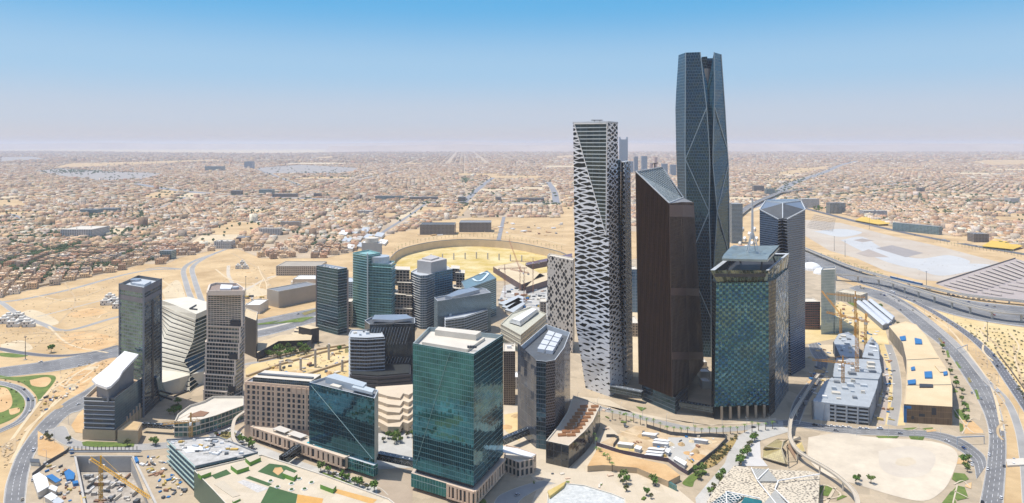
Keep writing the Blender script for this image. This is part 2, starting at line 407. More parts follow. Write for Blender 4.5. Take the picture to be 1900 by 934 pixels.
# ------------------------------------------------------------------ ground with the three excavations left open
PIT = gpts([(140, 850), (243, 850), (300, 965), (165, 965)])
ARENA = [(722, 482), (740, 465.5), (770, 456), (804, 449.5), (840, 446), (876, 445), (920, 447), (958, 451), (1000, 459), (1041, 469), (1060, 480), (1060, 505), (1010, 520), (860, 520), (745, 508)]
ARENA_G = catmull(gpts(ARENA[:11]), 3)+gpts(ARENA[11:])
UNDER = gpts([(1870, 863), (1899, 861), (1916, 980), (1872, 980)])
def holed_ground():
    S = 70000.0
    outer = [Vector((-S, -S, 0)), Vector((S, -S, 0)), Vector((S, S, 0)), Vector((-S, S, 0))]
    loops = [outer]+[[Vector((p.x, p.y, 0)) for p in h] for h in (PIT, ARENA_G, UNDER)]
    flat = [p for l in loops for p in l]; mb = MB()
    for tri in tessellate_polygon(loops):
        f = [flat[i] for i in tri]
        if (f[1]-f[0]).cross(f[2]-f[0]).z < 0: f.reverse()
        mb.face(f)
    struct('ground', mb, SAND)
holed_ground()
def sunken(name, P, depth, matw, matf, zf=None):
    mb = MB(); n = len(P)
    P = ccw(P)
    for i in range(n):
        a, b = P[i], P[(i+1) % n]
        mb.face([Vector((b.x, b.y, 0)), Vector((a.x, a.y, 0)), Vector((a.x, a.y, -depth)), Vector((b.x, b.y, -depth))], None, 0)
    fl = MB()
    for tri in tessellate_polygon([[Vector((p.x, p.y, 0)) for p in P]]):
        f = [Vector((P[i].x, P[i].y, -depth)) for i in tri]
        if (f[1]-f[0]).cross(f[2]-f[0]).z < 0: f.reverse()
        fl.face(f)
    struct(name+'_slope', mb, matw); struct(name+'_ground', fl, matf)
sunken('pit', PIT, 12, CONCRETE, paint((.42, .36, .29), .9, .35, .15, c2=(.58, .52, .44)))
sunken('arena', ARENA_G, 19, paint((.68, .52, .33), .9, .12, .03), SAND_GOLD)
sunken('underpass', UNDER, 6.5, CONCRETE_PALE, ASPHALT_DARK)

# ------------------------------------------------------------------ large areas
LEFT_C = [(-80, 575), (0, 553), (60, 538), (140, 521), (225, 502), (268, 490), (305, 492), (335, 478), (400, 464), (440, 462), (486, 480), (600, 480), (655, 468), (700, 444), (735, 432), (775, 425), (800, 411), (870, 404), (1070, 404), (1070, 275), (730, 277), (690, 282), (520, 285), (340, 284), (90, 281), (-80, 281)]
RIGHT_C = [(1070, 275), (2000, 275), (2000, 488), (1900, 462), (1830, 448), (1750, 436), (1668, 424), (1587, 405), (1500, 380), (1440, 373), (1350, 402), (1350, 430), (1070, 430)]
patch('city_ground', LEFT_C, CITY_GROUND, .3)
patch('city_ground', RIGHT_C, CITY_GROUND, .3)
LOTS = [
 [(-40, 372), (38, 371), (52, 383), (-40, 390)], [(262, 366), (300, 353), (332, 352), (328, 361), (290, 371)],
 [(383, 430), (428, 412), (498, 415), (455, 438), (420, 442)], [(96, 312), (130, 303), (235, 301), (400, 296), (410, 299), (235, 307), (150, 311)],
 [(1795, 301), (1830, 297), (1960, 296), (1960, 305), (1840, 307)], [(1500, 366), (1600, 357), (1700, 345), (1702, 349), (1600, 362), (1500, 371)],
 [(1340, 277), (1400, 271.5), (1460, 274), (1450, 277)], [(1440, 320), (1500, 312), (1552, 306), (1500, 321), (1450, 326)],
 [(845, 399), (862, 381), (872, 380), (862, 394), (855, 402)], [(1040, 404), (1040, 385), (1062, 384), (1064, 404)],
 [(455, 395), (500, 388), (508, 392), (470, 400)], [(1760, 452), (1770, 440), (1810, 436), (1830, 444), (1800, 452)],
 [(1030, 290), (1060, 288), (1066, 292), (1036, 295)], [(586, 292), (620, 290), (618, 293), (590, 295)],
 [(0, 376), (0, 366), (10, 366), (12, 376)], [(700, 402), (712, 396), (735, 396), (730, 404)]]
_lr = random.Random(17)
for _ in range(42):
    x = _lr.uniform(0, 1900)
    if 1060 < x < 1370: continue
    y = _lr.uniform(300, 470) if x < 480 else _lr.uniform(296, 400) if x < 1060 else _lr.uniform(296, 370+(x-1370)*.12)
    d = dep(y); c = G(x, y); a = R(14) if x < 560 else R(-3) if x < 1070 else R(-20); w, h = _lr.uniform(30, 90)*d/2200, _lr.uniform(30, 110)*d/2200; q = []
    for sx, sy in ((-1, -1), (1, -1), (1, 1), (-1, 1)):
        X_, Y_ = c.x+sx*w*math.cos(a)-sy*h*math.sin(a), c.y+sx*w*math.sin(a)+sy*h*math.cos(a); q.append((CX+F*X_/Y_, YH+H*F/Y_))
    LOTS.append(q)
for i, L in enumerate(LOTS): patch('sand_lot', L, SAND if i < 16 or i % 2 else SAND_PALE, .45)
PAVED = [[(62, 318), (110, 313), (190, 318), (300, 322), (280, 331), (200, 337), (110, 327)], [(478, 312), (560, 306), (667, 312), (655, 319), (620, 323), (490, 323)], [(0, 292), (60, 291), (90, 296), (0, 300)]]
for L in PAVED: patch('paved_lot', L, paint((.36, .33, .30), .9, .12, .01), .45)
# desert strips and low hills along the horizon
patch('desert', [(-80, 275), (60, 272.6), (300, 272), (560, 272.5), (740, 274), (725, 277.5), (690, 281.5), (520, 284.5), (340, 283.5), (90, 280.5), (-80, 280.5)], SAND_PALE, 1.5)
def ridge(name, pts, d, mat, n=3):
    mb = MB(); fr = []; tp = []; bk = []
    P = catmull([Vector((x, y, 0)) for x, y in pts], 5)
    for p in P:
        X = (p.x-CX)/F*d; z = H+(YH-p.y)/F*d+noise.noise(Vector((p.x*.08, 1, 0)))*d*.0004
        fr.append(Vector((X, d, 0))); tp.append(Vector((X, d*1.04, max(2, z)))); bk.append(Vector((X, d*1.2, 0)))
    for i in range(len(P)-1):
        mb.face([fr[i], fr[i+1], tp[i+1], tp[i]]); mb.face([tp[i], tp[i+1], bk[i+1], bk[i]])
    struct(name, mb, mat)
HILL = paint((.50, .41, .34), .9, .15, .0006, scale2=.004)
ridge('hills', [(-150, 268), (60, 266.5), (160, 265), (300, 267), (520, 267), (650, 266), (760, 264.5), (840, 262), (900, 264), (960, 265), (1100, 264.5), (1250, 265), (1500, 266), (1700, 265), (1900, 266), (2100, 266)], 33000, HILL)
ridge('hills', [(600, 271.5), (700, 270.2), (820, 268.8), (860, 267.6), (900, 269.2), (1000, 270), (1150, 268), (1280, 269), (1420, 267.5), (1600, 269.5), (1720, 268), (1850, 267.5), (2050, 269)], 23000, HILL)

# left sand lot with its thin streets
patch('sand_field', [(-80, 575), (0, 553), (140, 521), (268, 490), (335, 478), (440, 462), (486, 480), (600, 480), (690, 500), (590, 570), (476, 594), (350, 618), (222, 643), (110, 667), (0, 683), (-80, 690)], SAND, .04)
for L in ([(20, 590), (60, 575), (110, 598), (70, 606)], [(100, 630), (150, 615), (215, 628), (200, 645), (140, 652)], [(120, 585), (165, 572), (200, 580), (150, 590)], [(0, 640), (40, 632), (60, 648), (10, 655)], [(300, 540), (330, 520), (345, 560), (320, 580)], [(430, 540), (470, 530), (500, 545), (450, 552)]):
    patch('sand_patch', L, SAND_ORANGE if L[0][0] < 125 and L[0][0] > 60 else SAND_PALE, .09, True)
SMALL = ASPHALT
road('street', [(-30, 566), (0, 561), (41, 556), (128, 538), (223, 512), (283, 501), (334, 499.6)], 9, ROAD_PALE, .16)
road('street', [(-30, 556), (0, 561), (33, 583), (77, 601), (110, 613), (144, 610), (221, 588), (300, 575), (335, 572)], 8, ROAD_PALE, .17)
road('street', [(69, 588), (103, 580), (180, 560), (225, 549)], 6, paint((.50, .43, .33), .9, .1, .03), .15, kerb=False)
road('street', [(465, 443), (440, 455), (400, 470), (360, 485), (341, 500), (345, 525), (352, 547), (363, 570), (372, 590)], 9, ROAD_PALE, .18)
road('street', [(400, 470), (375, 482), (357, 497), (361, 520), (371, 550), (378, 570), (384, 590)], 9, ROAD_PALE, .19)
road('street', [(424, 493), (424, 511), (434, 529), (450, 540), (500, 515), (545, 508)], 7, paint((.58, .50, .39), .9, .1, .03), .15, kerb=False)
road('street', [(341, 500), (300, 497), (270, 500)], 8, ROAD_PALE, .2, False)

# ------------------------------------------------------------------ the business district's own ground
patch('district_ground', [(10, 1000), (40, 905), (75, 820), (160, 735), (225, 668), (350, 642), (476, 628), (590, 598), (700, 570), (860, 522), (1010, 522), (1062, 500), (1180, 480), (1495, 480), (1560, 520), (1650, 560), (1750, 640), (1810, 710), (1840, 780), (1845, 860), (1820, 1000), (300, 1000), (243.6, 849.4), (139.4, 849.4), (160, 1000)], PLAZA, .05)
# --- highways and roads
road2('highway', [(-60, 692), (0, 683), (110, 667), (222, 643), (350, 618), (476, 594), (590, 571), (700, 548), (780, 524)], [(-60, 710), (0, 701), (115, 687), (222, 664), (350, 641), (477, 627), (590, 597), (700, 570), (800, 546)], ASPHALT, .14, True, 6)
struct('median', ribbon_mb(catmull(gpts([(300, 638), (350, 629), (476, 612), (590, 585.5), (700, 560)])), catmull(gpts([(300, 640), (350, 631), (476, 615), (590, 587.5), (700, 562)])), .4, None, .3), KERB)
road('street', [(-60, 640), (0, 648), (38, 655), (103, 661), (170, 655), (221, 642)], 9, ASPHALT_DARK, .2)
road2('road', [(5, 990), (9, 920), (17, 884), (36, 838), (74, 786), (118, 749), (163, 722), (225, 680), (280, 660)], [(42, 990), (47, 918), (53, 875), (66, 838), (92, 806), (128, 770), (158, 757), (235, 700), (290, 675)], ASPHALT, .22, True, 3)
road2('road', [(85, 800), (118, 792), (132, 812), (160, 822), (230, 826), (310, 822)], [(72, 815), (95, 812), (120, 826), (152, 833), (230, 838), (312, 832)], ROAD_PALE, .24, True)
road('loop_road', [(-30, 706), (0, 711), (33, 720), (50, 733), (57, 748), (50, 768), (33, 784), (0, 800), (-30, 812)], 8, ASPHALT, .2, True, 2)
patch('lawn', [(-40, 700), (0, 703), (38, 710), (62, 728), (70, 745), (62, 762), (78, 738), (104, 702), (80, 696), (30, 700), (0, 697), (-40, 694)], GRASS, .12, True)
patch('lawn', [(-40, 715), (0, 716), (28, 724), (44, 740), (44, 760), (28, 775), (0, 788), (-40, 800)], GRASS, .11, True)
patch('lawn', [(0, 655), (20, 656), (52, 660), (30, 664), (0, 661)], GRASS, .13, True)
for L in ([(-20, 722), (10, 720), (22, 738), (20, 756), (0, 766), (-20, 762)], [(55, 706), (85, 700), (95, 706), (84, 718), (60, 716)], [(16, 760), (34, 757), (36, 765), (20, 770)], [(0, 728), (12, 730), (10, 744), (0, 746)]):
    patch('sand_bed', L, SAND_ORANGE, .16, True)
patch('sand_patch', [(105, 720), (130, 695), (160, 680), (205, 665), (222, 668), (180, 690), (165, 712), (140, 735)], SAND_ORANGE, .1, True)
patch('sand_patch', [(70, 800), (82, 808), (118, 830), (122, 845), (95, 852), (70, 845)], SAND_ORANGE, .3)
patch('sand_patch', [(132, 790), (145, 770), (155, 760), (156, 805), (140, 803)], SAND_ORANGE, .3)
patch('lawn', [(152, 822), (160, 820), (250, 823), (248, 830), (175, 831), (154, 828)], GRASS, .5)
# right hand side
road2('highway', [(1590, 530), (1650, 545), (1690, 566), (1738, 603), (1786, 646), (1826, 697), (1850, 745), (1864, 800), (1866, 860), (1856, 990)], [(1575, 535), (1636, 560), (1668, 578), (1700, 606), (1752, 648), (1789, 700), (1817, 748), (1835, 800), (1830, 870), (1808, 990)], ASPHALT, .2, True, 4)
road2('highway', [(1490, 466), (1560, 492), (1640, 520), (1720, 541), (1800, 558), (1900, 569), (1980, 575)], [(1490, 486), (1560, 512), (1640, 541), (1720, 570), (1800, 592), (1900, 607), (1980, 612)], ASPHALT, .16, True, 7)
road('highway', [(1545, 508), (1600, 526), (1660, 546), (1712, 568), (1782, 611), (1834, 655), (1873, 708), (1915, 770)], 11, ASPHALT_DARK, .24, True, 3)
road('street', [(1640, 545), (1700, 580), (1745, 615), (1790, 658), (1826, 702), (1866, 742), (1888, 790), (1900, 850), (1908, 950)], 6, ROAD_PALE, .25, True)
patch('sand_strip', [(1680, 560), (1715, 572), (1780, 622), (1830, 672), (1872, 722), (1905, 790), (1925, 990), (1862, 990), (1870, 860), (1868, 800), (1852, 742), (1828, 692), (1786, 642), (1735, 598)], SAND, .1)
# keep the underpass open
patch('sand_field', [(1662, 553), (1720, 573), (1800, 594), (1900, 609), (2000, 616), (2000, 850), (1915, 765), (1875, 702), (1836, 650), (1784, 606), (1715, 565)], SAND_YELLOW, .1)
patch('airfield', [(1490, 388), (1587, 411), (1668, 431), (1748, 447), (1900, 476), (2000, 496), (2000, 570), (1900, 566), (1800, 554), (1720, 537), (1640, 515), (1560, 487), (1490, 460)], SAND, .1)
patch('airfield_slab', [(1490, 408), (1560, 414), (1645, 436), (1745, 458), (1858, 488), (1800, 508), (1745, 523), (1700, 519), (1640, 502), (1590, 480), (1540, 466), (1490, 436)], paint((.55, .44, .33), .9, .14, .008, c2=(.56, .50, .41), scale2=.03), .2)
for L, c in (([(1560, 446), (1600, 440), (1640, 462), (1700, 480), (1760, 474), (1800, 488), (1720, 500), (1650, 488), (1590, 462)], (.50, .50, .49)), ([(1700, 500), (1760, 490), (1840, 492), (1790, 506), (1742, 512)], (.50, .49, .47)), ([(1510, 430), (1560, 425), (1600, 432), (1560, 440)], (.50, .51, .50))):
    patch('stained_slab', L, paint(c, .9, .06, .01, c2=(.55, .55, .53)), .3, True)
patch('gravel_patch', [(1625, 461), (1655, 455.5), (1713, 470), (1681, 478)], paint((.33, .30, .28), .95, .1, .02), .4)
patch('gravel_patch', [(1588, 471), (1612, 463), (1650, 478), (1610, 477)], paint((.40, .34, .29), .95, .1, .02), .4)
patch('gravel_patch', [(1583, 446), (1600, 443), (1622, 447), (1600, 450)], paint((.36, .31, .27), .95, .1, .02), .4)
patch('carpark_ground', [(1735, 527), (1882, 480), (2000, 512), (2000, 572), (1900, 563), (1800, 549)], paint((.42, .36, .33), .9, .08, .02), .25)
road('road', [(1478, 383), (1494, 387), (1587, 411), (1668, 430), (1748, 446), (1840, 462), (1960, 482)], 26, ASPHALT_DARK, .4, False, 0)
road('road', [(1735, 430), (1770, 420), (1801, 411), (1900, 390), (1980, 374)], 22, ASPHALT_DARK, .5, False, 0)
# district streets
road2('road', [(1440, 781), (1471, 781), (1520, 788), (1575, 795), (1675, 798), (1740, 803), (1785, 816), (1822, 842), (1832, 862)], [(1440, 791), (1471, 791), (1520, 799), (1575, 806), (1675, 810), (1730, 815), (1768, 829), (1803, 856), (1812, 890)], ASPHALT, .26, True, 3)
road2('road', [(1463, 786), (1472, 750), (1491, 720), (1510, 695), (1515, 672), (1505, 655), (1500, 640)], [(1482, 788), (1496, 752), (1514, 722), (1530, 695), (1536, 668), (1524, 648), (1516, 636)], ASPHALT, .24, True, 3)
road('promenade_road', [(1060, 742), (1120, 760), (1170, 770), (1220, 783), (1295, 798), (1370, 796), (1440, 786)], 9, ROAD_PALE, .2, True)
patch('promenade', [(1062, 735), (1130, 742), (1190, 775), (1320, 790), (1440, 776), (1440, 780), (1370, 788), (1295, 789), (1230, 776), (1120, 752)], PLAZA_PALE, .12)
road2('road', [(905, 990), (920, 930), (945, 912), (985, 898), (1010, 893)], [(950, 990), (960, 935), (985, 915), (1010, 903), (1030, 897)], ROAD_PALE, .18, True)
road2('road', [(370, 798), (400, 780), (430, 765), (456, 750)], [(395, 812), (425, 795), (455, 778), (470, 768)], ASPHALT, .2, True, 2)
road2('road', [(400, 800), (440, 800), (470, 822), (560, 858), (640, 885), (700, 905), (720, 920)], [(385, 812), (420, 815), (455, 835), (545, 872), (620, 900), (680, 920), (700, 940)], PLAZA_GREY, .16, True)
patch('paved_square', [(698, 880), (735, 868), (768, 870), (762, 990), (705, 990)], paint((.42, .33, .24), .85, .1, .05), .14)
patch('plaza', [(698, 800), (765, 795), (765, 868), (700, 872)], PLAZA_GREY, .13)
patch('plaza', [(935, 740), (1010, 745), (1060, 870), (1130, 790), (1200, 860), (1290, 935), (1250, 1000), (960, 1000), (1000, 900), (935, 830)], PLAZA_PALE, .1)
patch('sand_lot', [(478, 668), (520, 660), (600, 645), (648, 640), (648, 712), (560, 708), (456, 700), (455, 685)], SAND_YELLOW, .15)
patch('sand_lot', [(935, 770), (962, 765), (964, 820), (938, 800)], SAND_YELLOW, .2)
road('street', [(300, 705), (380, 690), (480, 672), (560, 655), (640, 640)], 7, ROAD_PALE, .22)
patch('plaza', [(935, 530), (1060, 505), (1060, 560), (1015, 600), (960, 600), (925, 560)], PLAZA_GREY, .12)
patch('sand_lot', [(1172, 500), (1186, 500), (1186, 700), (1172, 700)], SAND_PALE, .12)
patch('sand_lot', [(1490, 580), (1560, 560), (1640, 600), (1650, 640), (1680, 790), (1640, 790), (1610, 640), (1545, 630), (1490, 640)], SAND_YELLOW, .12)
patch('sand_lot', [(1515, 640), (1550, 640), (1550, 700), (1505, 745), (1505, 770), (1480, 770), (1500, 720), (1520, 690)], SAND_PALE, .13)
road('street', [(1648, 640), (1658, 670), (1664, 705), (1664, 740), (1655, 790)], 8, ROAD_PALE, .24)
road('street', [(1622, 640), (1640, 680), (1644, 720), (1636, 788)], 6, paint((.45, .38, .32), .9, .1, .1), .22, False)
patch('parade_ground', [(1500, 812), (1560, 804), (1620, 812), (1730, 820), (1775, 840), (1768, 880), (1745, 915), (1700, 930), (1590, 900), (1530, 880), (1500, 850)], paint((.60, .51, .39), .9, .1, .03, c2=(.74, .64, .49), scale2=.2), .2, True)
patch('parade_ring', [(1630, 838), (1690, 828), (1735, 845), (1720, 880), (1670, 886), (1635, 870)], paint((.60, .52, .42), .9, .06, .04, c2=(.66, .58, .46)), .24, True)
patch('parade_ring', [(1665, 852), (1690, 850), (1700, 860), (1680, 866), (1662, 862)], PLAZA_PALE, .28, True)
for L in ([(1770, 878), (1790, 880), (1798, 890), (1778, 898), (1766, 890)], [(1776, 902), (1790, 905), (1797, 925), (1776, 930), (1764, 915)], [(1765, 912), (1775, 935), (1745, 938)], [(1770, 762), (1780, 760), (1800, 778), (1788, 782), (1772, 775)], [(1780, 785), (1790, 790), (1788, 800), (1781, 802)], [(1770, 720), (1778, 728), (1768, 730)], [(1674, 796), (1700, 794), (1702, 797), (1680, 799)], [(1710, 796), (1730, 794), (1735, 799), (1715, 800)], [(1625, 810), (1668, 810), (1664, 814), (1630, 814)], [(1686, 810), (1716, 811), (1712, 818), (1690, 816)], [(1516, 900), (1530, 902), (1520, 925), (1514, 924)], [(1532, 900), (1552, 908), (1536, 922), (1526, 920)], [(1556, 918), (1572, 922), (1552, 930)], [(1804, 628), (1806, 620), (1830, 620), (1835, 640)]):
    if L[0][0] != 1804: patch('lawn', L, GRASS, .35)
for L in ([(1785, 780), (1805, 782), (1824, 800), (1825, 806), (1790, 806)], [(1792, 900), (1803, 896), (1802, 908), (1790, 904)], [(1778, 852), (1790, 850), (1798, 862), (1775, 862)], [(1718, 798), (1735, 797), (1738, 801), (1720, 803)]):
    patch('sand_bed', L, SAND_ORANGE, .36)
patch('sand_lot', [(1115, 822), (1180, 790), (1240, 803), (1345, 815), (1275, 878), (1238, 856), (1190, 845)], paint((.56, .38, .20), .9, .2, .06, c2=(.68, .54, .36), scale2=.6), .14)
patch('gravel_lot', [(1240, 812), (1310, 815), (1290, 830), (1265, 862), (1240, 850)], PLAZA_GREY, .18, True)
patch('scrub_bed', [(1350, 822), (1368, 808), (1362, 826), (1335, 858), (1312, 870), (1300, 866)], paint((.36, .25, .10), .95, .25, .3, c2=(.50, .36, .14)), .3, True)
patch('lawn', [(1278, 884), (1300, 872), (1312, 878), (1290, 892), (1284, 904), (1266, 898)], GRASS, .2, True)
patch('path', [(1440, 786), (1395, 795), (1360, 815), (1345, 860), (1290, 925), (1300, 990), (1330, 990), (1320, 920), (1372, 870), (1378, 830), (1430, 812), (1470, 800)], PLAZA_GREY, .22)
patch('parking_paving', [(1380, 830), (1410, 820), (1412, 850), (1425, 866), (1376, 866)], paint((.60, .58, .55), .8, .05, .1), .26)
# tyre tracks over the open sand
TRACK = paint((.68, .53, .33), .95, .08, .05); TRACK_D = paint((.52, .38, .22), .95, .1, .05)
for k, (P_, w) in enumerate((([(0, 622), (60, 610), (130, 625), (215, 600)], 3), ([(90, 606), (130, 640), (200, 655)], 3), ([(300, 520), (330, 545), (320, 590)], 3), ([(430, 470), (480, 500), (500, 540), (470, 570)], 4), ([(400, 500), (430, 520), (480, 525), (540, 500)], 4), ([(60, 548), (150, 560), (260, 540)], 3), ([(120, 525), (140, 560), (110, 600)], 3), ([(20, 860), (60, 790), (120, 735), (170, 700)], 3), ([(12, 830), (60, 765), (100, 720), (180, 672)], 3), ([(760, 438), (840, 422), (930, 425), (1050, 440)], 5), ([(780, 445), (860, 432), (960, 436), (1050, 455)], 5), ([(1700, 570), (1760, 610), (1800, 660), (1840, 720), (1860, 800)], 2.5), ([(1820, 615), (1860, 650), (1900, 680)], 3), ([(480, 690), (540, 670), (600, 680), (648, 660)], 3), ([(500, 705), (560, 685), (640, 690)], 3), ([(1880, 640), (1890, 690), (1900, 720)], 3), ([(1150, 800), (1200, 815), (1260, 850), (1280, 830), (1330, 820)], 2.5))):
    road('dirt_track', P_, w, TRACK if k % 3 else TRACK_D, .2+.004*k, False)
# far roads between the houses
FAR = [([(250, 341), (340, 355), (480, 365), (600, 370), (700, 374), (860, 376.5), (1065, 377.5), (1250, 377)], 55), ([(850, 379), (862, 374), (885, 353), (905, 337), (915, 330)], 32), ([(1032, 377), (1028, 355), (1017, 338)], 34),
       ([(1350, 398), (1380, 388), (1400, 384), (1430, 371), (1453, 358), (1507, 351), (1587, 349), (1694, 338), (1800, 328), (1900, 318), (1990, 309)], 34), ([(1440, 362), (1462, 345), (1488, 334), (1530, 320), (1560, 307), (1590, 299)], 60), ([(0, 402), (22, 398), (48, 408), (120, 404), (200, 400), (300, 384), (345, 366)], 16), ([(1690, 300), (1800, 292)], 60),
       ([(660, 335), (720, 322), (760, 314)], 35), ([(380, 296), (460, 310), (560, 345)], 25), ([(700, 440), (720, 425), (760, 400), (790, 378)], 12), ([(925, 446), (930, 425), (935, 403)], 12)]
for px, w in FAR: road('far_road', px, w, paint((.27, .27, .28), .9, .08, .01), .6, False, 0, 4)
road('sand_strip', [(1350, 404), (1400, 391), (1455, 365), (1507, 357), (1587, 355), (1694, 345)], 20, SAND_PALE, .55, False)

# ------------------------------------------------------------------ haze over everything
def haze():
    mb = MB(); mb.prism([(-71000, -71000), (71000, -71000), (71000, 71000), (-71000, 71000)], -24, 420, None, None, True)
    m = bpy.data.materials.new('haze_air'); m.use_nodes = True; nt = m.node_tree; nt.nodes.remove(nt.nodes['Principled BSDF'])
    v = nt.nodes.new('ShaderNodeVolumePrincipled'); v.inputs['Color'].default_value = (.74, .79, .90, 1); v.inputs['Density'].default_value = HAZE_D
    v.inputs['Anisotropy'].default_value = .0
    nt.links.new(v.outputs[0], nt.nodes['Material Output'].inputs['Volume'])
    o = solo('haze', mb, m, 'thin pale haze lying over the whole desert city', 'haze', None, 'stuff')
HAZE_D = 4.6e-5
haze()
# ------------------------------------------------------------------ the low city
def inpoly(x, y, P):
    P = np.array(P); n = len(P); r = np.zeros(x.shape, bool); j = n-1
    for i in range(n):
        xi, yi = P[i]; xj, yj = P[j]
        c = ((yi > y) != (yj > y)) & (x < (xj-xi)*(y-yi)/((yj-yi) if yj != yi else 1e-9)+xi)
        r ^= c; j = i
    return r
def projp(X, Y): return CX+F*X/Y, YH+H*F/Y
FAR_LINES = []
for px, w in FAR:
    C = catmull(gpts(px), 4); FAR_LINES.append((np.array([[p.x, p.y] for p in C]), w/2+18))
def near_line(X, Y):
    r = np.zeros(X.shape, bool)
    for C, d in FAR_LINES:
        for a, b in zip(C, C[1:]):
            ab = b-a; t = np.clip(((X-a[0])*ab[0]+(Y-a[1])*ab[1])/(ab@ab), 0, 1)
            r |= ((X-a[0]-t*ab[0])**2+(Y-a[1]-t*ab[1])**2) < d*d
    return r
rng = np.random.default_rng(3)
def houses(ang, y0, y1, pitch, row, street, cross, xr=.78, keep=.93, polys=()):
    """plots in blocks: rows back to back between streets, turned by ang"""
    c, s = math.cos(ang), math.sin(ang); span = y1*1.15
    us, v, k = [], -span, 0
    vs = []
    while v < span:
        vs.append(v); vs.append(v+row); v += 2*row+street
    u = -span; i = 0
    while u < span:
        us.append(u); u += pitch; i += 1
        if i % 7 == 0: u += cross
    U, V = np.meshgrid(np.array(us), np.array(vs)); U = U.ravel(); V = V.ravel()
    X = U*c-V*s; Y = U*s+V*c
    m = (Y > y0) & (Y < y1) & (np.abs(X) < Y*xr)
    X, Y = X[m], Y[m]
    X = X+rng.normal(0, pitch*.03, X.shape); Y = Y+rng.normal(0, pitch*.03, Y.shape)
    px, py = projp(X, Y); ok = np.zeros(X.shape, bool)
    for P in polys: ok |= inpoly(px, py, P)
    for P in LOTS+PAVED: ok &= ~inpoly(px, py, P)
    ok &= ~near_line(X, Y); ok &= rng.random(X.shape) < keep
    return X[ok], Y[ok]
PAL = np.array([(.58, .43, .29), (.64, .51, .36), (.48, .35, .24), (.63, .53, .40), (.58, .40, .29), (.50, .33, .22), (.62, .48, .31), (.70, .63, .53), (.43, .35, .28), (.48, .43, .37), (.34, .26, .20), (.74, .70, .63)])
PAL = np.clip(PAL*np.array([1.16, 1.05, .93]), 0, .85)
PALN = ['tan', 'cream', 'brown', 'pale stone', 'pinkish', 'reddish brown', 'sandy yellow', 'off-white', 'grey-brown', 'greyish', 'dark brown', 'white']
def districts(y0, y1, pitch, row, street, cross, keep, polys, size, angs, seed):
    ox, oy, oa = [], [], []
    for i, a in enumerate(angs):
        X, Y = houses(a, y0, y1, pitch, row, street, cross, keep=keep, polys=polys)
        c, s = math.cos(.07), math.sin(.07); U, V = (X*c+Y*s)/size, (-X*s+Y*c)/size
        h = (np.floor(U)*73856093+np.floor(V)*19349663+seed).astype(np.int64) % len(angs)
        fu, fv = U-np.floor(U), V-np.floor(V); g = 34/size
        m = (h == i) & (fu > g) & (fv > g); ox.append(X[m]); oy.append(Y[m]); oa.append(np.full(m.sum(), a))
    return np.concatenate(ox), np.concatenate(oy), np.concatenate(oa)
def mass(name, X, Y, W, D, Hh, A, C, mat, label, z0=.3, cat='houses'):
    n = len(X); c, s = np.cos(A), np.sin(A)
    cx = np.array([-.5, .5, .5, -.5]); cy = np.array([-.5, -.5, .5, .5])
    px = W[:, None]*cx; py = D[:, None]*cy
    x = X[:, None]+px*c[:, None]-py*s[:, None]; y = Y[:, None]+px*s[:, None]+py*c[:, None]
    V = np.zeros((n, 8, 3)); V[:, :4, 0] = x; V[:, 4:, 0] = x; V[:, :4, 1] = y; V[:, 4:, 1] = y; V[:, :4, 2] = z0; V[:, 4:, 2] = z0+Hh[:, None]
    base = np.arange(n)[:, None]*8
    q = np.array([[0, 1, 5, 4], [1, 2, 6, 5], [2, 3, 7, 6], [3, 0, 4, 7], [4, 5, 6, 7]])
    L = (base[:, :, None]+q[None]).reshape(-1).astype(np.int32)
    me = bpy.data.meshes.new(name); me.vertices.add(n*8); me.vertices.foreach_set('co', V.reshape(-1).astype(np.float32))
    me.loops.add(n*20); me.loops.foreach_set('vertex_index', L); me.polygons.add(n*5)
    me.polygons.foreach_set('loop_start', np.arange(0, n*20, 4, dtype=np.int32))
    uv = np.zeros((n, 5, 4, 2)); z = np.zeros(n)
    off = np.floor(X)[:, None]
    for i, w in enumerate((W, D, W, D)):
        uv[:, i, 1, 0] = w; uv[:, i, 2, 0] = w; uv[:, i, 2, 1] = Hh; uv[:, i, 3, 1] = Hh
    uv[:, :4, :, 0] += off[:, None]*3.6
    uv[:, 4] = -.02   # roofs: no window there
    u = me.uv_layers.new(name='UVMap'); u.data.foreach_set('uv', uv.reshape(-1).astype(np.float32))
    at = me.color_attributes.new('tint', 'FLOAT_COLOR', 'CORNER')
    CC = np.ones((n, 20, 4), np.float32); CC[:, :, :3] = C[:, None, :]; at.data.foreach_set('color', CC.reshape(-1))
    me.materials.append(mat); me.update(calc_edges=True)
    o = bpy.data.objects.new(name, me); col.objects.link(o); tag(o, label, cat, None, 'stuff'); return o
HOUSE = tinted('house_wall', .85, True); ROOFT = tinted('house_roof', .85)
CITY_L = LEFT_C; CITY_R = RIGHT_C
sets = []
for (ang, y0, y1, P) in ((R(14), 1180, 3300, [[p for p in CITY_L]]), (R(-3), 1180, 3300, [CITY_L]),):
    X, Y, AA = districts(y0, y1, 22, 24, 13, 12, .93, P, 520, [ang, ang+R(14), ang-R(22), ang+R(38)], 1)
    px, py = projp(X, Y); k = (px < 560) if ang > 0 else (px >= 560)
    sets.append((X[k], Y[k], AA[k]))
X, Y, AA = districts(1200, 3300, 22, 24, 13, 12, .93, [CITY_R], 520, [R(-20), R(-5), R(-38)], 2); sets.append((X, Y, AA))
NX = np.concatenate([s[0] for s in sets]); NY = np.concatenate([s[1] for s in sets]); NA = np.concatenate([s[2] for s in sets])
# hidden behind the towers or out of frame: leave out
px, py = projp(NX, NY); vis = (px > -25) & (px < 1925)
NX, NY, NA, px, py = NX[vis], NY[vis], NA[vis], px[vis], py[vis]
